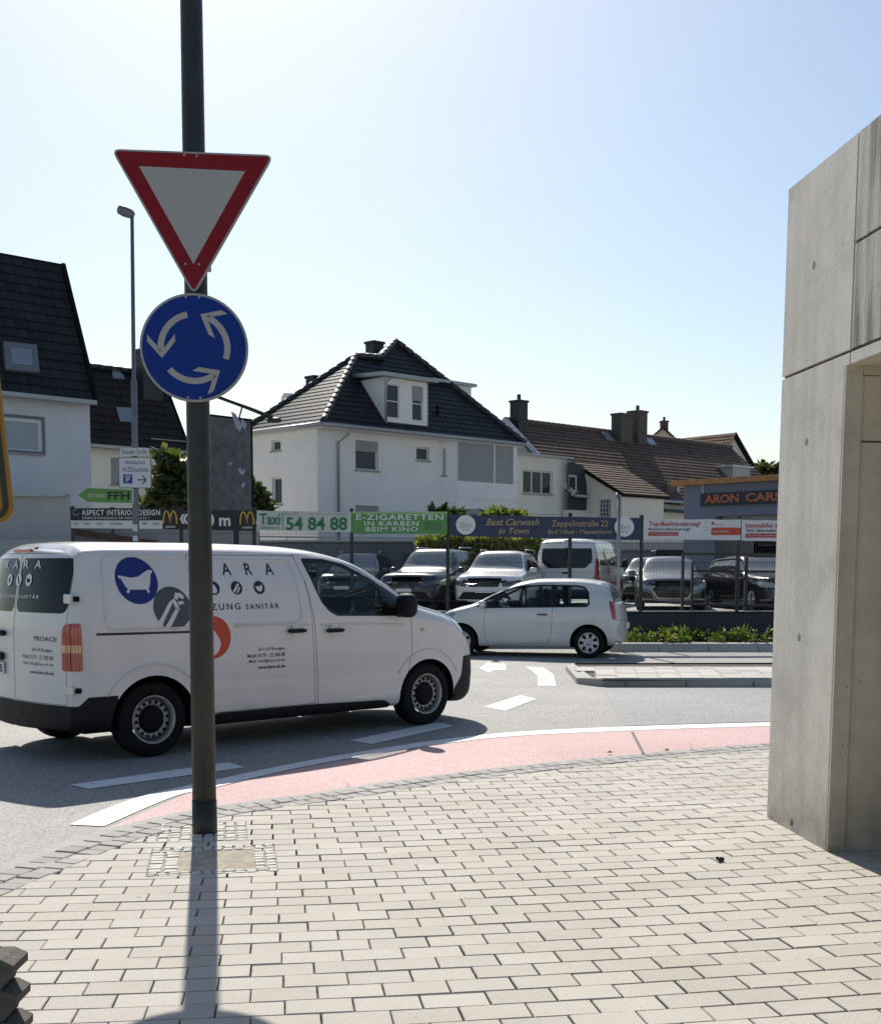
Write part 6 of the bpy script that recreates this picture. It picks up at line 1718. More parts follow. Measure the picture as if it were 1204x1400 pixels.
def gable_house(name, label, u0, u1, uap, vap, vev, Y, mats, yaw, depth=8, zb=.5):
    """plain gabled house seen end-on: gable corners at u0,u1 (eave height vev), apex (uap, vap)"""
    a = at(u0, vev, Y); e = Vector((math.cos(yaw), math.sin(yaw), 0)); b_ = Vector((-e.y, e.x, 0))
    P = Panel((a.x, a.y, 0), e, ZV, -b_); x1 = P.xz(u1, vev)[0]; za = P.xz(uap, vap)[1]; xa = P.xz(uap, vap)[0]; ze = a.z
    root = thing(name, label, 'house', (a.x, a.y, zb))
    wall(P, [(0, zb), (x1, zb), (x1, ze), (xa, za - .1), (0, ze)], [], MATS[mats[1]], root, name='gable')
    f0, f1, ap = P.p(-.3, ze - .25, .3), P.p(x1 + .3, ze - .25, .3), P.p(xa, za, .3); d = b_ * (depth + .3)
    roof([f0, f0 + d, ap + d, ap], mats[0], root, b_, thick=.05); roof([f1, ap, ap + d, f1 + d], mats[0], root, b_, thick=.05)
    v = MB(); v.bar(f0, ap, .10, .06); v.bar(f1, ap, .10, .06); part('verge', v, MATS['verge_white' if mats[0] != 'tile_orange' else 'shutter_brown'], root)
    for x in (0, x1): 
        w_ = MB(); w_.face([P.p(x, zb), P.p(x, ze), P.p(x, ze) + d, P.p(x, zb) + d]); part('wall', w_, MATS[mats[1]], root)
    return root, P
r_, P_ = gable_house('orange_roofed_house', 'gabled house with pale orange tiles showing above the right end of the brown roof', 978, 1030, 1000, 592, 642, 76, ('tile_orange', 'render_cream'), math.radians(38))
r_, P_ = gable_house('pale_gabled_house', 'pale gable with a small chimney peeking over the brown ridge', 862, 946, 906, 584, 622, 86, ('tile_orange', 'render_yellowish'), math.radians(-8))
chimney(P_.p(P_.xz(908, 590)[0], P_.xz(908, 592)[1], -.8), .5, .5, .9, r_, 'brick_dark', 0)

# -------- the blue-grey car dealer's building
def dealer():
    a = at(935, 660, 39.0); yaw = math.radians(-45.4); e = Vector((math.cos(yaw), math.sin(yaw), 0)); b_ = Vector((-e.y, e.x, 0))
    P = Panel((a.x, a.y, 0), e, ZV, -b_); zt = P.xz(940, 664)[1]
    root = thing('dealer_building', 'low blue-grey workshop with orange timber eaves and the ARON CARS sign', 'building', (a.x, a.y, LOT))
    x0, z0 = P.xz(993, 740); zl = P.xz(975, 706)[1]
    xo = P.xz(977, 760)[0]
    holes = [(xo, LOT + .02, 9.2, zl)]
    wall(P, [(0, LOT), (10, LOT), (10, zt), (0, zt)], holes, MATS['render_bluegrey'], root, .4)
    m = MB(); P.put(m, [(xo, LOT), (9.2, LOT), (9.2, zl), (xo, zl)], -2.2); part('interior_shade', m, MATS['dark'], root)  # near-black sheet painted in place of the shade inside the opening
    li = MB(); P.plate(li, [(xo + .05, zl - .30), (9.2, zl - .30), (9.2, zl), (xo + .05, zl)], -.36, -.30); part('door_lintel', li, MATS['render_grey'], root)
    sh = MB()
    for i in range(7): z = LOT + .5 + i * .33; P.plate(sh, [(xo + .9, z), (9.1, z), (9.1, z + .03), (xo + .9, z + .03)], -1.0, -.97)
    part('shelf_rails', sh, MATS['render_slate'], root)
    f = MB(); f.prism([P.p(-.35, zt, .25), P.p(10, zt, .25), P.p(10, zt, -7), P.p(-.35, zt, -7)], ZV * .17); part('roof_edge', f, MATS['wood_orange'], root)
    l = Panel(P.p(0, 0), b_, ZV, -e); wall(l, [(0, LOT), (7, LOT), (7, zt), (0, zt)], [], MATS['render_bluegrey'], root)
    cd = MB(); q = P.xz(961.5, 667); cd.tube([P.p(q[0], zt, .03), P.p(q[0], zt - .6, .03)], .025, n=6); part('cable_duct', cd, MATS['frame_white'], root)
    # sign
    c = [P.xz(960, 692), P.xz(960, 675)]; sx0 = c[0][0]; sz0, sz1 = c[0][1], c[1][1]
    s = MB(); P.plate(s, [(sx0, sz0), (9.0, sz0), (9.0, sz1), (sx0, sz1)], .0, .12); sg = part('sign_board', s, plain('sign_navy', (.02, .027, .04), .5), root)
    t = MB(); k0 = P.xz(966, 690)[0]; k1 = P.xz(1013, 690)[0]; k2 = P.xz(1022, 690)[0]; k3 = P.xz(1071, 690)[0]; hz = (sz1 - sz0)
    P.tris(t, fit_text('ARON', k0, sz0 + hz * .17, k1, sz1 - hz * .15, bold=.035), .135); part('lettering', t, plain('sign_orange', (.50, .13, .055), .5), sg)
    t = MB(); P.tris(t, fit_text('CARS', k2, sz0 + hz * .17, k3, sz1 - hz * .15, bold=.035), .135); part('lettering', t, MATS['sign_orange'], sg)
dealer()
def outbuilding():
    p = at(846, 775, 46.0); root = thing('low_garage', 'low blue-grey garage with a pale roof edge beside the workshop', 'garage', (p.x, p.y, LOT))
    m = MB(); zt = at(880, 752, 46).z; m.box((p.x + 2.2, p.y + 1.5, (LOT + zt) / 2), (4.6, 3, zt - LOT)); part('wall', m, MATS['render_bluegrey'], root)
    m = MB(); m.box((p.x + 1.0, p.y + 1.4, zt + .14), (3.0, 3.4, .28), bev=.02); part('roof_edge', m, MATS['render_grey'], root)
    d = MB(); d.box((p.x + 2.4, p.y - .02, LOT + .62), (2.2, .05, 1.25)); part('door', d, MATS['render_slate'], root)
    q = at(915, 758, 41.0); r = thing('waste_container', 'dark waste container standing behind the parked estate car', 'container', (q.x, q.y, LOT))
    m = MB(); zt = at(915, 751, 41).z; b_ = .45
    m.prism([(q.x - b_ * .85, q.y, LOT + .12), (q.x + b_ * .85, q.y, LOT + .12), (q.x + b_, q.y, zt - .14), (q.x - b_, q.y, zt - .14)], (0, .8, 0)); part('bin_body', m, MATS['blackplastic'], r)
    m = MB(); m.box((q.x, q.y + .4, zt - .08), (b_ * 2 + .08, .9, .12), bev=.04); part('lid', m, MATS['blackplastic'], r)
    m = MB()
    for x in (-.35, .35): m.lathe([(.0, -.03), (.09, -.03), (.09, .03), (0, .03)], (q.x + x, q.y + .1, LOT + .09), 'x', 12)
    part('wheel', m, MATS['rubber'], r)
outbuilding()
# ------------------------------------------------------------------ low wall, fence and its banners
FY = 26.0
plain('fence_steel', (.022, .024, .026), .5, var=.2); plain('wall_anthracite', (.045, .05, .058), .85, var=.2, nscale=2, bmp=.2)
def fpt(u, v): return at(u, v, FY)
FP_ = Panel((0, FY, 0), (1, 0, 0), (0, 0, 1), (0, -1, 0))
LW = thing('lot_wall', 'low anthracite retaining wall under the fence behind the planted bed', 'wall', (4, FY + .25, 0))
m = MB(); zt = fpt(950, 838).z; m.box((3.5, FY + .42, zt / 2), (34, .34, zt), 0, .01); part('wall', m, MATS['wall_anthracite'], LW)
m = MB(); m.box((3.5, FY + .42, zt + .012), (34, .40, .02)); part('coping', m, MATS['wall_anthracite'], LW)
def fence():
    r = thing('mesh_fence', 'dark steel mesh fence on posts along the edge of the car lot', 'fence', (3.5, FY + .3, zt))
    tops = [(97, 696), (152, 697), (246, 697), (346, 697), (480, 699), (612, 702), (780, 705), (878, 708), (1011, 709), (1120, 712)]
    y = FY + .10
    for u, v in tops:
        p = fpt(u, v); m = MB(); m.box((p.x, y, (p.z + .04 + zt) / 2), (.075, .06, p.z + .04 - zt), 0, .01); m.box((p.x, y, p.z + .05), (.085, .07, .02)); part('fence_post', m, MATS['fence_steel'], r)
    for (a, va), (b_, vb) in zip(tops[:-1], tops[1:]):
        p, q = fpt(a, va), fpt(b_, vb); m = MB(); x = p.x + .05; n_ = int((q.x - p.x) / .05)
        for i in range(n_):
            X = p.x + (q.x - p.x) * (i + .5) / n_; Z = p.z + (q.z - p.z) * (i + .5) / n_ - .03
            m.box((X, y + .02, (Z + zt + .03) / 2), (.0042, .0042, Z - zt - .03))
        z = zt + .05
        while z < p.z: m.box(((p.x + q.x) / 2, y + .012, z), (q.x - p.x, .006, .006)); z += .20
        part('mesh_panel', m, MATS['fence_steel'], r)
fence()
def gate():
    r = thing('sliding_gate', 'dark square-tube gate frame in front of the two dark cars', 'gate', (fpt(990, 830).x, FY + 1.0, LOT))
    y = FY + 1.0; A = lambda u, v: at(u, v, y); m = MB()
    for u0, v0, u1, v1, w in ((933.5, 757.5, 1090, 758.5, .05), (946, 780.5, 1090, 781.5, .045), (946, 791, 1090, 792, .035), (934, 826, 1090, 829, .06)): m.bar(A(u0, v0), A(u1, v1), w)
    part('gate_rail', m, MATS['fence_steel'], r)
    for u, v0, w in ((933.5, 757, .055), (946.5, 768, .05), (966, 815, .045), (1020, 762, .07)):
        m = MB(); m.bar(A(u, v0), Vector((A(u, v0).x, y, LOT)), w); part('gate_upright', m, MATS['fence_steel'], r)
gate()
def banner(name, label, cat, quad, base, y=FY - .02, group='advertising banners along the fence'):
    """quad: (u_left, u_right, v_top_left, v_bottom_left, v_top_right, v_bottom_right) -> thing with its board and a plane to write on"""
    ul, ur, tl, bl, tr, br = quad
    P = Panel((0, y, 0), (1, 0, 0), (0, 0, 1), (0, -1, 0))
    X = lambda u, v: P.xz(u, v)
    r = thing(name, label, cat, (at(ul, bl, y).x, y, at(ul, bl, y).z), 0, group)
    m = MB(); N = 16; rows = []
    for k in range(5):
        row = []
        for i in range(N + 1):
            t = i / N; s_ = k / 4; u = ul + (ur - ul) * t; v = (tl + (tr - tl) * t) * (1 - s_) + (bl + (br - bl) * t) * s_
            sag = .8 * math.sin(math.pi * ((t * 3) % 1)) * (1 if k in (0,) else .3)
            p = P.xz(u, v + sag); row.append(P.p(p[0], p[1], .006 * math.sin(t * 19 + k)))
        rows.append(row)
    m.grid(rows); part('cloth', m, base, r)
    return r, P, X
def write(r, P, X, txt, u0, v0, u1, v1, mat, bold=.0, off=.014, name='lettering', **k):
    m = MB(); a, b_ = X(u0, v1), X(u1, v0); P.tris(m, fit_text(txt, a[0], a[1], b_[0], b_[1], bold=bold, **k), off); return part(name, m, MATS[mat] if isinstance(mat, str) else mat, r)
def block(r, P, X, u0, v0, u1, v1, mat, off=.010, name='colour_field'):
    m = MB(); a, b_ = X(u0, v1), X(u1, v0); P.put(m, [(a[0], a[1]), (b_[0], a[1]), (b_[0], b_[1]), (a[0], b_[1])], off); return part(name, m, MATS[mat] if isinstance(mat, str) else mat, r)
def disc(r, P, X, u, v, rad, mat, off=.012, name='round_logo', cutoff=None):
    m = MB(); c = X(u, v); rr = rad * FY / FPX; P.put(m, circle(c[0], c[1], rr, 28), off); return part(name, m, mat, r)
cl = lambda n_, c: plain(n_, c, .6, var=.07, nscale=3)
nb = cl('banner_navy', (.032, .043, .09)); bkb = cl('banner_black', (.02, .021, .024)); whb = cl('banner_white', (.66, .66, .67)); grb = cl('banner_green', (.10, .29, .075)); pgb = cl('banner_pale', (.55, .56, .50))
gold = cl('banner_gold', (.42, .32, .17)); grt = cl('banner_dark_green', (.02, .17, .07)); redt = cl('banner_red', (.42, .035, .045)); nvt = cl('banner_ink', (.03, .035, .06)); ora = cl('banner_orange', (.52, .07, .03)); yel = cl('arch_yellow', (.60, .36, .06)); pwh = cl('print_white', (.72, .72, .70)); pgy = cl('print_pale_grey', (.36, .36, .37)); ltg = cl('print_leaf_green', (.30, .48, .24))
# interior designer's board
r, P, X = banner('advertising_board', 'black and white ASPECT INTERIOR DESIGN board on the fence', 'banner', (97, 222, 695, 722, 697.5, 723), whb)
block(r, P, X, 97, 694.8, 222.3, 711.5, bkb); write(r, P, X, 'ASPECT INTERIOR DESIGN', 112, 697, 219, 704.5, pwh, .02, spacing=1.15); write(r, P, X, 'EINRICHTUNGSHAUS AM NIDDAPLATZ 1', 113, 706.5, 204, 710, pwh, .0, spacing=1.1)
mm = MB(); c = X(104, 700.5); k_ = FY / FPX
for i in range(9):
    a0, a1 = math.radians(60 + 32 * i), math.radians(60 + 32 * (i + 1)); P.put(mm, [(c[0] + q * k_ * math.cos(a), c[1] + q * k_ * math.sin(a)) for q, a in ((3.6, a0), (4.4, a0), (4.4, a1), (3.6, a1))], .013)
part('hexagon_logo', mm, pgy, r)
for u, w_, t in ((101, 6, 'H+B'), (115, 7, 'KARE'), (131, 10, 'TEAM7'), (151, 17, 'ROLF BENZ'), (195, 6, 'ewe'), (208, 10, 'LEICHT')): write(r, P, X, t, u, 714.5, u + w_, 717.5, nvt)
# restaurant direction banner
r, P, X = banner('advertising_banner', 'black restaurant banner with two yellow arches and a distance in metres', 'banner', (222, 350, 696, 723, 697, 726), bkb)
def arches(cu, ct, w, h):
    m = MB(); L = []
    a, b_ = X(cu - w / 2, ct + h), X(cu + w / 2, ct); x0, z0, x1, z1 = a[0], a[1], b_[0], b_[1]; W = (x1 - x0); H = z1 - z0
    for s_ in (0, 1):
        cx = x0 + W * (.27 + .46 * s_); ro, ri = .27, .17
        pts = []
        for i in range(15):
            t = math.pi * i / 14; pts.append((math.cos(t), math.sin(t)))
        for i in range(14):
            q = [(cx + W * ro * pts[i][0], z0 + H * pts[i][1] ** .8), (cx + W * ri * pts[i][0], z0 + H * .88 * pts[i][1] ** .9), (cx + W * ri * pts[i + 1][0], z0 + H * .88 * max(0, pts[i + 1][1]) ** .9), (cx + W * ro * pts[i + 1][0], z0 + H * max(0, pts[i + 1][1]) ** .8)]
            P.tris(m, [[q[0], q[1], q[2]], [q[0], q[2], q[3]]], .013)
    part('arches_logo', m, yel, r)
arches(232.5, 698, 20, 18); arches(337.5, 699, 20, 18)
write(r, P, X, '«', 246, 703, 257, 716, pwh, .03); write(r, P, X, '400 m', 260, 702.5, 315, 719.5, pwh, .03)
block(r, P, X, 226, 719, 240, 721.5, pgy, name='small_print'); block(r, P, X, 331, 720, 345, 722.5, pgy, name='small_print')
# taxi
r, P, X = banner('advertising_banner', 'pale Taxi banner with a green phone number', 'banner', (351, 480, 697.5, 725, 699.5, 727.5), pgb)
write(r, P, X, 'Taxi', 355, 702, 383, 717.5, grt, .015); write(r, P, X, 'Schumann', 356, 719.5, 382, 723, grt); write(r, P, X, '54 84 88', 391, 707, 474.5, 725, grt, .02); write(r, P, X, '06181', 390, 700.5, 407, 704, pgy); write(r, P, X, 'IHR TAXI FÜR KARBEN', 421, 701.5, 474, 704.5, pgy)
block(r, P, X, 386.3, 701, 387, 724, grt, name='rule')
# e-cigarettes
r, P, X = banner('advertising_banner', 'green E-ZIGARETTEN banner with white capital letters', 'banner', (481, 611, 700, 729, 701.5, 730), grb)
block(r, P, X, 481, 699.5, 611.5, 702.3, ltg, name='top_band'); write(r, P, X, 'E-ZIGARETTEN', 487, 703.2, 606, 711, pwh, .015, spacing=1.1); write(r, P, X, 'IN KARBEN', 498, 712.5, 572, 719, pwh, .012, spacing=1.15); write(r, P, X, 'BEIM KINO', 500, 720.5, 571, 726.5, pwh, .012, spacing=1.15)
block(r, P, X, 581, 714, 604, 724, plain('faded_print', (.10, .20, .085), .6), name='faded_logo')
# car wash
r, P, X = banner('advertising_banner', 'long navy car wash banner with gold lettering and two white round logos', 'banner', (614, 876, 703, 732.5, 708, 738.5), nb)
for u, v in ((636.5, 717.5), (853, 720.5)):
    disc(r, P, X, u, v, 13.2, pwh); write(r, P, X, "Elbers", u - 8.5, v - 4, u + 8.5, v + 4, pgy, shear=.3, off=.016); block(r, P, X, u - 5, v + 6, u + 5, v + 7.4, pgy, .016, 'small_print')
write(r, P, X, 'Best Carwash', 664, 709, 737, 718.5, gold, .012, shear=.35); write(r, P, X, 'in Town', 681, 721.5, 723, 730, gold, .012, shear=.35)
write(r, P, X, 'Zeppelinstraße 22', 754, 711.5, 831, 722.5, gold, .005); write(r, P, X, 'Bad Vilbel - Massenheim', 749, 724, 836, 730, gold, .005)
# building finance
r, P, X = banner('advertising_banner', 'white banner with red Top-Baufinanzierung lettering', 'banner', (880, 1012, 709, 737, 710, 738.5), whb)
write(r, P, X, 'Top-Baufinanzierung?', 886.5, 713, 957, 721, redt, .01); write(r, P, X, 'Rundum-Absicherung?', 886.5, 721.5, 943, 726.5, nvt, .01); block(r, P, X, 886, 727.5, 927, 732.5, redt); write(r, P, X, 'Wir beraten Sie gerne!', 888, 728.7, 925, 731.5, whb, off=.016)
block(r, P, X, 963.5, 710.5, 964.2, 737.5, pgy, name='seam'); block(r, P, X, 972, 721.5, 1012, 731.5, ora); write(r, P, X, 'Swiss Life Select', 974, 724.5, 996, 728, whb, off=.016); block(r, P, X, 972.5, 714, 976, 717.5, redt, name='square_logo'); write(r, P, X, 'Karben', 978, 716, 990, 718.5, pgy)
r, P, X = banner('advertising_banner', 'white Immobilie banner cut off by the concrete wall', 'banner', (1013.5, 1115, 710.5, 739, 712, 741), whb)
write(r, P, X, 'Immobilie zu verkaufen?', 1019, 715, 1110, 721.5, redt, .01); write(r, P, X, 'Wir übernehmen das für Sie!', 1019, 723, 1104, 727.5, nvt, .01); block(r, P, X, 1019, 729.5, 1085, 735, redt); write(r, P, X, 'Top-Preise und Beratung vor Ort', 1021, 731, 1083, 734, whb, off=.016)

# ------------------------------------------------------------------ street lamp with its direction signs
plain('lamp_grey', (.16, .165, .18), .5, .3, var=.15); plain('sign_green', (.11, .26, .05), .45, var=.05); plain('sign_lightgrey', (.58, .59, .62), .5, var=.04); plain('sign_edge', (.08, .085, .09), .5); plain('parking_blue', (.01, .05, .28), .45)
SLY = 24.2
b0 = at(186, 775, SLY); SL = thing('street_lamp', 'slender grey street lamp rising behind the white van', 'street lamp', (b0.x, SLY, 0))
zt_ = at(181, 296, SLY).z; zm = at(184, 520, SLY).z; lx = at(180.5, 296, SLY).x
m = MB(); m.tube([(b0.x, SLY, 0), (b0.x + (lx - b0.x) * .5, SLY, zm), (b0.x + (lx - b0.x) * .51, SLY, zm + .02), (lx, SLY, zt_)], [.066, .060, .042, .034], n=14); part('pole', m, MATS['lamp_grey'], SL)
m = MB(); h0, h1 = at(183, 294, SLY), at(161, 285, SLY); m.tube([h0, h0.lerp(h1, .18), h0.lerp(h1, .55), h0.lerp(h1, .92), h1], [.05, .085, .10, .085, .04], n=12); hd = part('lamp_head', m, MATS['lamp_grey'], SL)
m = MB()
for v, w_ in ((722, .05), (736, .05)):
    p = at(186, v, SLY); m.box((p.x, SLY - .068, p.z), (.09, .012, .10 if v > 730 else .13))
part('sticker', m, MATS['sign_lightgrey'], SL)
YS = SLY - .11
SGP = Panel((0, YS, 0), (1, 0, 0), (0, 0, 1), (0, -1, 0)); SX = lambda u, v: SGP.xz(u, v)
def flat_sign(name, label, poly, edge, face, ew=.012):
    c = [sum(p[0] for p in poly) / len(poly), min(p[1] for p in poly)]
    r = thing(name, label, 'sign', SGP.p(c[0], c[1]), 0, 'direction signs on the street lamp'); m = MB(); SGP.plate(m, poly, -.02, 0); part('sign_plate', m, edge, r)
    o_, i_ = strip_of(poly, ew); m = MB(); SGP.plate(m, i_, -.002, .002); part('sign_face', m, face, r); return r
def swrite(r, txt, u0, v0, u1, v1, mat, off=.004, **k):
    m = MB(); a, b_ = SX(u0, v1), SX(u1, v0); SGP.tris(m, fit_text(txt, a[0], a[1], b_[0], b_[1], **k), off); part('lettering', m, mat, r)
a, b_ = SX(164.5, 623), SX(203, 612.5); r = flat_sign('street_name_sign', 'narrow white street name plate above the parking sign', rrect(a[0], a[1], b_[0], b_[1], .02), MATS['sign_lightgrey'], MATS['sign_lightgrey']); swrite(r, 'Kasseler Straße', 167, 613.8, 200.5, 620.5, nvt)
a, b_ = SX(162.5, 667.5), SX(206.5, 625); r = flat_sign('parking_sign', 'square white direction sign with blue parking symbol and black arrow', rrect(a[0], a[1], b_[0], b_[1], .04), MATS['sign_edge'], MATS['sign_lightgrey'], .014)
swrite(r, 'Niddaplatz', 171, 629.5, 198.5, 636, nvt); swrite(r, 'HUZE/Stadthalle', 167.5, 638.5, 202.5, 645, nvt)
m = MB(); a, b_ = SX(168.5, 661), SX(181, 648.5); SGP.put(m, [(a[0], a[1]), (b_[0], a[1]), (b_[0], b_[1]), (a[0], b_[1])], .004); part('parking_symbol', m, MATS['parking_blue'], r); swrite(r, 'P', 172.6, 652.5, 177.5, 659.5, MATS['sign_lightgrey'], .006, bold=.01)
m = MB(); q = [SX(170, 651.6), SX(175, 649.4), SX(180, 651.6), SX(179.2, 652.2), SX(175, 650.5), SX(170.8, 652.2)]; SGP.put(m, q, .006); part('roof_symbol', m, MATS['sign_lightgrey'], r)
m = MB(); SGP.put(m, [SX(188.5, 655.2), SX(198, 655.2), SX(198, 656.9), SX(188.5, 656.9)], .004); SGP.put(m, [SX(193.8, 650), SX(195.8, 650), SX(201, 656), SX(195.8, 662), SX(193.8, 662), SX(198.6, 656)], .0045); part('arrow', m, nvt, r)
r = flat_sign('arrow_sign', 'green arrow-shaped direction sign with FFH lettering pointing left', [SX(182, 689), SX(119, 687.5), SX(104.5, 677), SX(118.5, 666), SX(182, 668.5)], MATS['sign_lightgrey'], MATS['sign_green'], .016)
swrite(r, 'FFH', 147.5, 672, 177, 683.5, MATS['sign_black'], .006, bold=.025); swrite(r, 'HIT RADIO', 121, 675, 145, 680, MATS['sign_lightgrey'])

# ------------------------------------------------------------------ old billboard with its floodlight arms
plain('billboard_face', (.10, .104, .115), .8, var=.35, nscale=5, bmp=.3)
def billboard():
    o = at(262, 692, 29.2); yaw = math.radians(50); e = Vector((math.cos(yaw), math.sin(yaw), 0)); nrm = Vector((e.y, -e.x, 0))
    P = Panel((o.x, o.y, 0), e, ZV, nrm); x1 = P.xz(346, 640)[0]; z0, z1 = P.xz(346, 703)[1], P.xz(346, 573)[1]
    r = thing('billboard', 'weathered dark grey billboard with torn poster scraps behind the signpost', 'billboard', (o.x, o.y, LOT))
    m = MB(); P.plate(m, [(0, z0), (x1, z0), (x1, z1), (0, z1)], -.14, 0); part('frame', m, MATS['dark'], r)
    m = MB(); P.plate(m, [(.05, z0 + .05), (x1 - .07, z0 + .05), (x1 - .07, z1 - .05), (.05, z1 - .05)], 0, .006); part('face', m, MATS['billboard_face'], r)
    m = MB()
    for pts in (((315, 562), (322, 566), (331, 583), (327, 590), (322, 584), (318, 572)), ((330, 572), (337, 580), (334, 588), (329, 580))):
        P.put(m, [P.xz(u, v) for u, v in pts], .012)
    for pts in (((325, 641), (329, 640), (331, 644), (333, 640.5), (335, 645), (331, 649), (328, 648)), ((329, 663), (333, 659), (335, 662), (331, 668)), ((312, 632), (317, 633), (315, 637))):
        P.put(m, [P.xz(u, v) for u, v in pts], .012)
    part('poster_scrap', m, plain('poster_scraps', (.34, .36, .42), .7, var=.3, nscale=30), r)
    m = MB(); 
    for x in (.3, x1 - .5): m.bar(P.p(x, z0, -.08), P.p(x, LOT, -.08), .12)
    part('post', m, MATS['fence_steel'], r)
    f = MB(); a = P.p(x1 * .35, z1, -.05); q = at(372, 571, a.y - .3); f.tube([at(270, 532, a.y + .2), at(335, 556, a.y), q], .045, n=8); f.tube([P.p(P.xz(327, 566)[0], z1, 0), at(331, 556, a.y)], .02, n=6); f.blob(q + Vector((.05, 0, -.06)), (.35, .2, .12)); part('floodlight_arm', f, MATS['post_paint'], r)
billboard()
# round sign seen edge-on beside the island
SPX = at(845, 775, 24.8)
r = thing('edge_on_sign', 'round traffic sign seen edge-on at the top of a thin galvanised post', 'traffic sign', (SPX.x, 24.8, 0))
m = MB(); m.tube([(SPX.x, 24.8, .1), (SPX.x, 24.8, at(845, 676, 24.8).z)], .036, n=12); part('pole', m, MATS['galv'], r)
m = MB(); zc_ = at(845, 690, 24.8).z; ang = math.radians(82); d = Vector((math.cos(ang), math.sin(ang), 0)); pn = Panel((SPX.x - .05, 24.8, zc_), d, ZV); pn.plate(m, circle(0, 0, .24, 28), -.012, .012); part('sign_plate', m, MATS['sign_back'], r)

# ------------------------------------------------------------------ garden walls and planting behind the lot
def garden_wall(name, label, u0, u1, v, Y, mat, cap=None, zb=.3):
    a, b_ = at(u0, v, Y), at(u1, v, Y); r = thing(name, label, 'wall', ((a.x + b_.x) / 2, Y, zb)); m = MB(); m.box(((a.x + b_.x) / 2, Y + .1, (a.z + zb) / 2), (b_.x - a.x, .2, a.z - zb)); part('wall', m, MATS[mat], r)
    if cap: m = MB(); m.box(((a.x + b_.x) / 2, Y + .06, a.z + .03), (b_.x - a.x, .34, .06)); part('coping', m, MATS[cap], r)
    return r, a, b_
rw, a, b_ = garden_wall('garden_wall', 'long grey-blue garden wall behind the car lot below the white house', 330, 742, 741, 42.0, 'render_slate', 'galv')
m = MB(); p, q = at(345, 733.5, 42.2), at(580, 736.5, 42.2); m.bar(p, q, .05); [m.bar(p.lerp(q, t), Vector((p.lerp(q, t).x, 42.2, at(400, 741, 42.2).z)), .04) for t in (0, .2, .4, .6, .8, 1)]; part('handrail', m, MATS['galv'], rw)
garden_wall('yard_wall', 'stained grey concrete yard wall in front of the pale blue-grey house', -60, 92, 679, 28.6, 'render_grey', 'zinc')
garden_wall('kerb_wall', 'low light grey wall strip behind the white van roof at the left', -60, 98, 738, 27.2, 'render_grey')
rb, a, b_ = garden_wall('yard_wall', 'grey wall with a brown sloping roof edge below the interior design board', 98, 352, 720, 31.0, 'render_grey', 'slate_cladding')
m = MB(); p, q = at(104, 727.5, 30.8), at(215, 744, 30.8); m.bar(p, q, .14, .16); part('roof_edge', m, plain('rust_brown', (.14, .07, .04), .85, var=.3), rb)

leafmat('leaf_tree', [(.028, .045, .014), (.045, .066, .022), (.075, .09, .035), (.17, .165, .09)], .3); leafmat('leaf_hedge', [(.06, .10, .018), (.13, .17, .03), (.24, .25, .06), (.34, .30, .09)], .3); leafmat('leaf_cover', [(.05, .08, .016), (.09, .13, .028), (.15, .18, .045), (.26, .24, .08)], .42)
plain('bark', (.07, .05, .035), .9, var=.3, nscale=20, bmp=.5)
def leaves(m, rnd, c, n_, size, flat=1.0):
    """n_ leaf blades around c() sample points"""
    for _ in range(n_):
        p, out = c(); s_ = size * rnd.uniform(.6, 1.3)
        a = Vector((rnd.gauss(0, 1), rnd.gauss(0, 1), rnd.gauss(0, .6))).normalized(); a = (a + out * .6).normalized()
        w = a.cross(Vector((rnd.gauss(0, 1), rnd.gauss(0, 1), rnd.gauss(0, 1)))).normalized(); d = a.cross(w) * s_ * .12
        m.face([p, p + a * s_ * .5 + w * s_ * .3 + d, p + a * s_, p + a * s_ * .5 - w * s_ * .3 + d])
def lobes(rnd, L, hollow=.25):
    tot = [l[1] * l[2] * l[3] for l in L]
    def f():
        l = rnd.choices(L, tot)[0]
        d = Vector((rnd.gauss(0, 1), rnd.gauss(0, 1), rnd.gauss(0, 1))).normalized(); r_ = rnd.uniform(hollow, 1.0) * rnd.uniform(.85, 1.15)
        return Vector(l[0]) + Vector((d.x * l[1], d.y * l[2], d.z * l[3])) * r_, d
    return f
def tree(name, label, L, n_, size, trunk, mat='leaf_tree', seed=1, cat='tree', group=None):
    rnd = random.Random(seed); r = thing(name, label, cat, trunk[0], 0, group); t = MB(); top = Vector(trunk[1]); t.tube([Vector(trunk[0]), Vector(trunk[0]).lerp(top, .5) + Vector((.05, 0, 0)), top], [trunk[2], trunk[2] * .8, trunk[2] * .5], n=8)
    for l in L:
        c = Vector(l[0]); t.tube([top, top.lerp(c, .6) + Vector((0, 0, .1)), c], [trunk[2] * .45, trunk[2] * .3, .01], n=6)
    part('trunk' if cat == 'tree' else 'stem', t, MATS['bark'], r); m = MB(); leaves(m, rnd, lobes(rnd, L), n_, size); o = m.obj('crown' if cat == 'tree' else 'foliage', MATS[mat], r, fix=False); return r
def lobe_px(u, v, Y, ru, rv=None, ry=None):
    k_ = Y / FPX; c = at(u, v, Y); return (tuple(c), ru * k_, (ry or ru) * k_, (rv or ru) * k_)
Y = 33.0
tree('broadleaf_tree', 'leafy green tree with light gaps behind the parking sign', [lobe_px(232, 640, Y, 20, 22), lobe_px(244, 662, Y, 19, 26), lobe_px(222, 678, Y, 20, 17), lobe_px(205, 690, Y, 13, 14), lobe_px(250, 690, Y, 18, 14), lobe_px(265, 668, Y + .5, 16, 26), lobe_px(226, 622, Y, 9, 8), lobe_px(280, 690, Y + .5, 18, 16)], 1500, .30, ((at(240, 775, Y).x, Y, .45), tuple(at(240, 690, Y)), .10), seed=3)
Y = 37.0
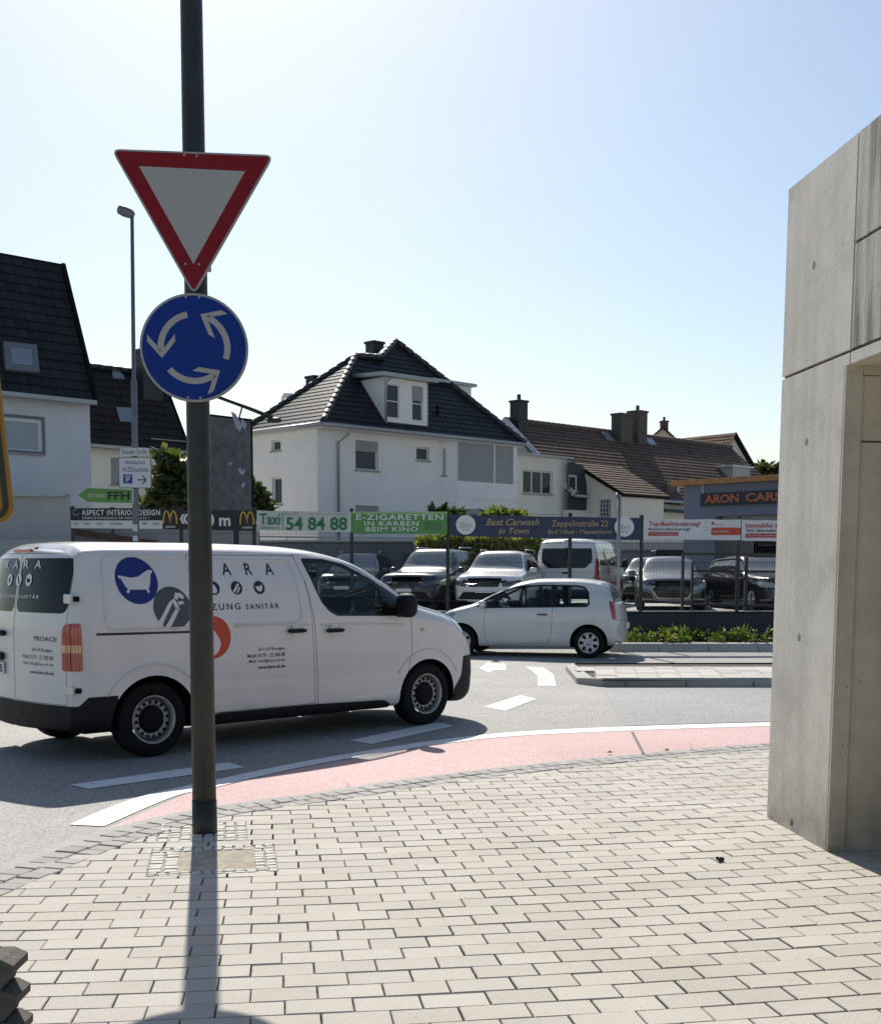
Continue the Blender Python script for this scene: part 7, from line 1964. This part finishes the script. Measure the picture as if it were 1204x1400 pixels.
tree('broadleaf_tree', 'small green tree peeping out right of the dark billboard', [lobe_px(352, 690, Y, 13, 20), lobe_px(363, 697, Y, 11, 15), lobe_px(345, 665, Y, 8, 10), lobe_px(356, 674, Y, 8, 9)], 520, .28, ((at(352, 775, Y).x, Y, .45), tuple(at(352, 705, Y)), .06), seed=5)
for k, (u, v, ru, rv, lab) in enumerate(((601, 696, 11, 9, 'dark leafy shrub above the green E-ZIGARETTEN banner'), (622, 699, 9, 7, 'small shrub above the left round logo of the navy banner'), (682, 697, 18, 9, 'light green shrub above the gold car wash lettering'), (707, 699, 10, 7, 'small light green shrub at the foot of the cream annexe'))):
    Y = 41.0 + .2 * k; q = at(u, v, Y)
    tree('shrub', lab, [lobe_px(u, v + 8, Y, ru * .6, rv * .8), lobe_px(u + ru * .5, v + 11, Y, ru * .5, rv * .7), lobe_px(u - ru * .6, v + 10, Y, ru * .45, rv * .8), lobe_px(u + 2, v + 15, Y, ru * .9, 7)], 260, .36, ((q.x, Y, .5), (q.x, Y, q.z - .3), .04), 'leaf_tree' if k < 2 else 'leaf_cover', 11 + k, 'shrub', 'shrubs in front of the houses')
tree('broadleaf_tree', 'dark round treetop between the roofs at far right above the workshop', [lobe_px(1045, 644, 80, 16, 7), lobe_px(1062, 645, 80, 14, 6)], 700, .5, ((at(1048, 775, 80).x, 80, .5), tuple(at(1048, 650, 80)), .2), seed=9)
# hedge
def hedge():
    rnd = random.Random(21); Y = 38.5; a, b_ = at(572, 735, Y), at(742, 757, Y); r = thing('hedge', 'sunlit yellow-green hedge on the dark bank behind the parked off-road cars', 'hedge', ((a.x + b_.x) / 2, Y, .5))
    def c():
        x = rnd.uniform(a.x, b_.x); z = b_.z + (a.z - b_.z + .06 * math.sin(x * 5) + .05 * math.sin(x * 13)) * rnd.uniform(0, 1) ** .7 ; y = Y + rnd.uniform(-.4, .5)
        return Vector((x, y, z)), Vector((0, -.5, .5))
    m = MB(); leaves(m, rnd, c, 5200, .17); m.obj('foliage', MATS['leaf_hedge'], r, fix=False)
    s_ = MB()
    for i in range(14): x = a.x + (b_.x - a.x) * (i + .5) / 14; s_.tube([(x, Y, .4), (x + rnd.uniform(-.1, .1), Y, b_.z + .3)], .03, n=6)
    part('stem', s_, MATS['bark'], r)
    p = at(660, 757, Y - .5); w = thing('bank_wall', 'dark bank wall under the sunlit hedge', 'wall', (p.x, Y - .5, .4)); m = MB(); m.box(((a.x + b_.x) / 2, Y + .0, (p.z + .3) / 2), (b_.x - a.x + 1.0, .9, p.z - .3)); part('wall', m, MATS['slate_cladding'], w)
hedge()
# low planting in the kerbed bed
def cover():
    rnd = random.Random(33); m = MB()
    clumps = []
    x = kx0 + .1
    while x < 9.5: clumps.append((x, rnd.uniform(24.85, 25.3), rnd.uniform(.09, .22), rnd.uniform(.10, .30))); x += rnd.uniform(.10, .26)
    for k_ in range(26): clumps.append((rnd.uniform(kx0 + .1, 9.5), rnd.uniform(25.3, 26.0), rnd.uniform(.15, .25), rnd.uniform(.15, .3)))
    for x, y, r_, h in clumps:
        if 5.05 < x < 5.45 and y < 25.4: continue
        f = lobes(rnd, [((x, y, .14 + h * .55), r_, r_, h * .6)], .3); leaves(m, rnd, f, rnd.randint(30, 85), rnd.uniform(.07, .13))
    for u, h in ((933, .46), (1012, .44)):
        p = at(u, 880, 25.0)
        for k_ in range(6):
            a = rnd.uniform(0, 6.28); t = Vector((p.x + math.cos(a) * .10 * rnd.uniform(.5, 2), 25.0 + math.sin(a) * .1, .14 + h * rnd.uniform(.6, 1))); b0_ = Vector((p.x, 25.0, .14)); w = Vector((.02, .01, 0)); mid = b0_.lerp(t, .55) + Vector((0, 0, .05)); m.face([b0_ - w * .5, mid - w, t, mid + w])
    tag(m.obj('ground_cover', MATS['leaf_cover'], fix=False), 'low green plants filling the kerbed bed', None, None, 'stuff')
cover()
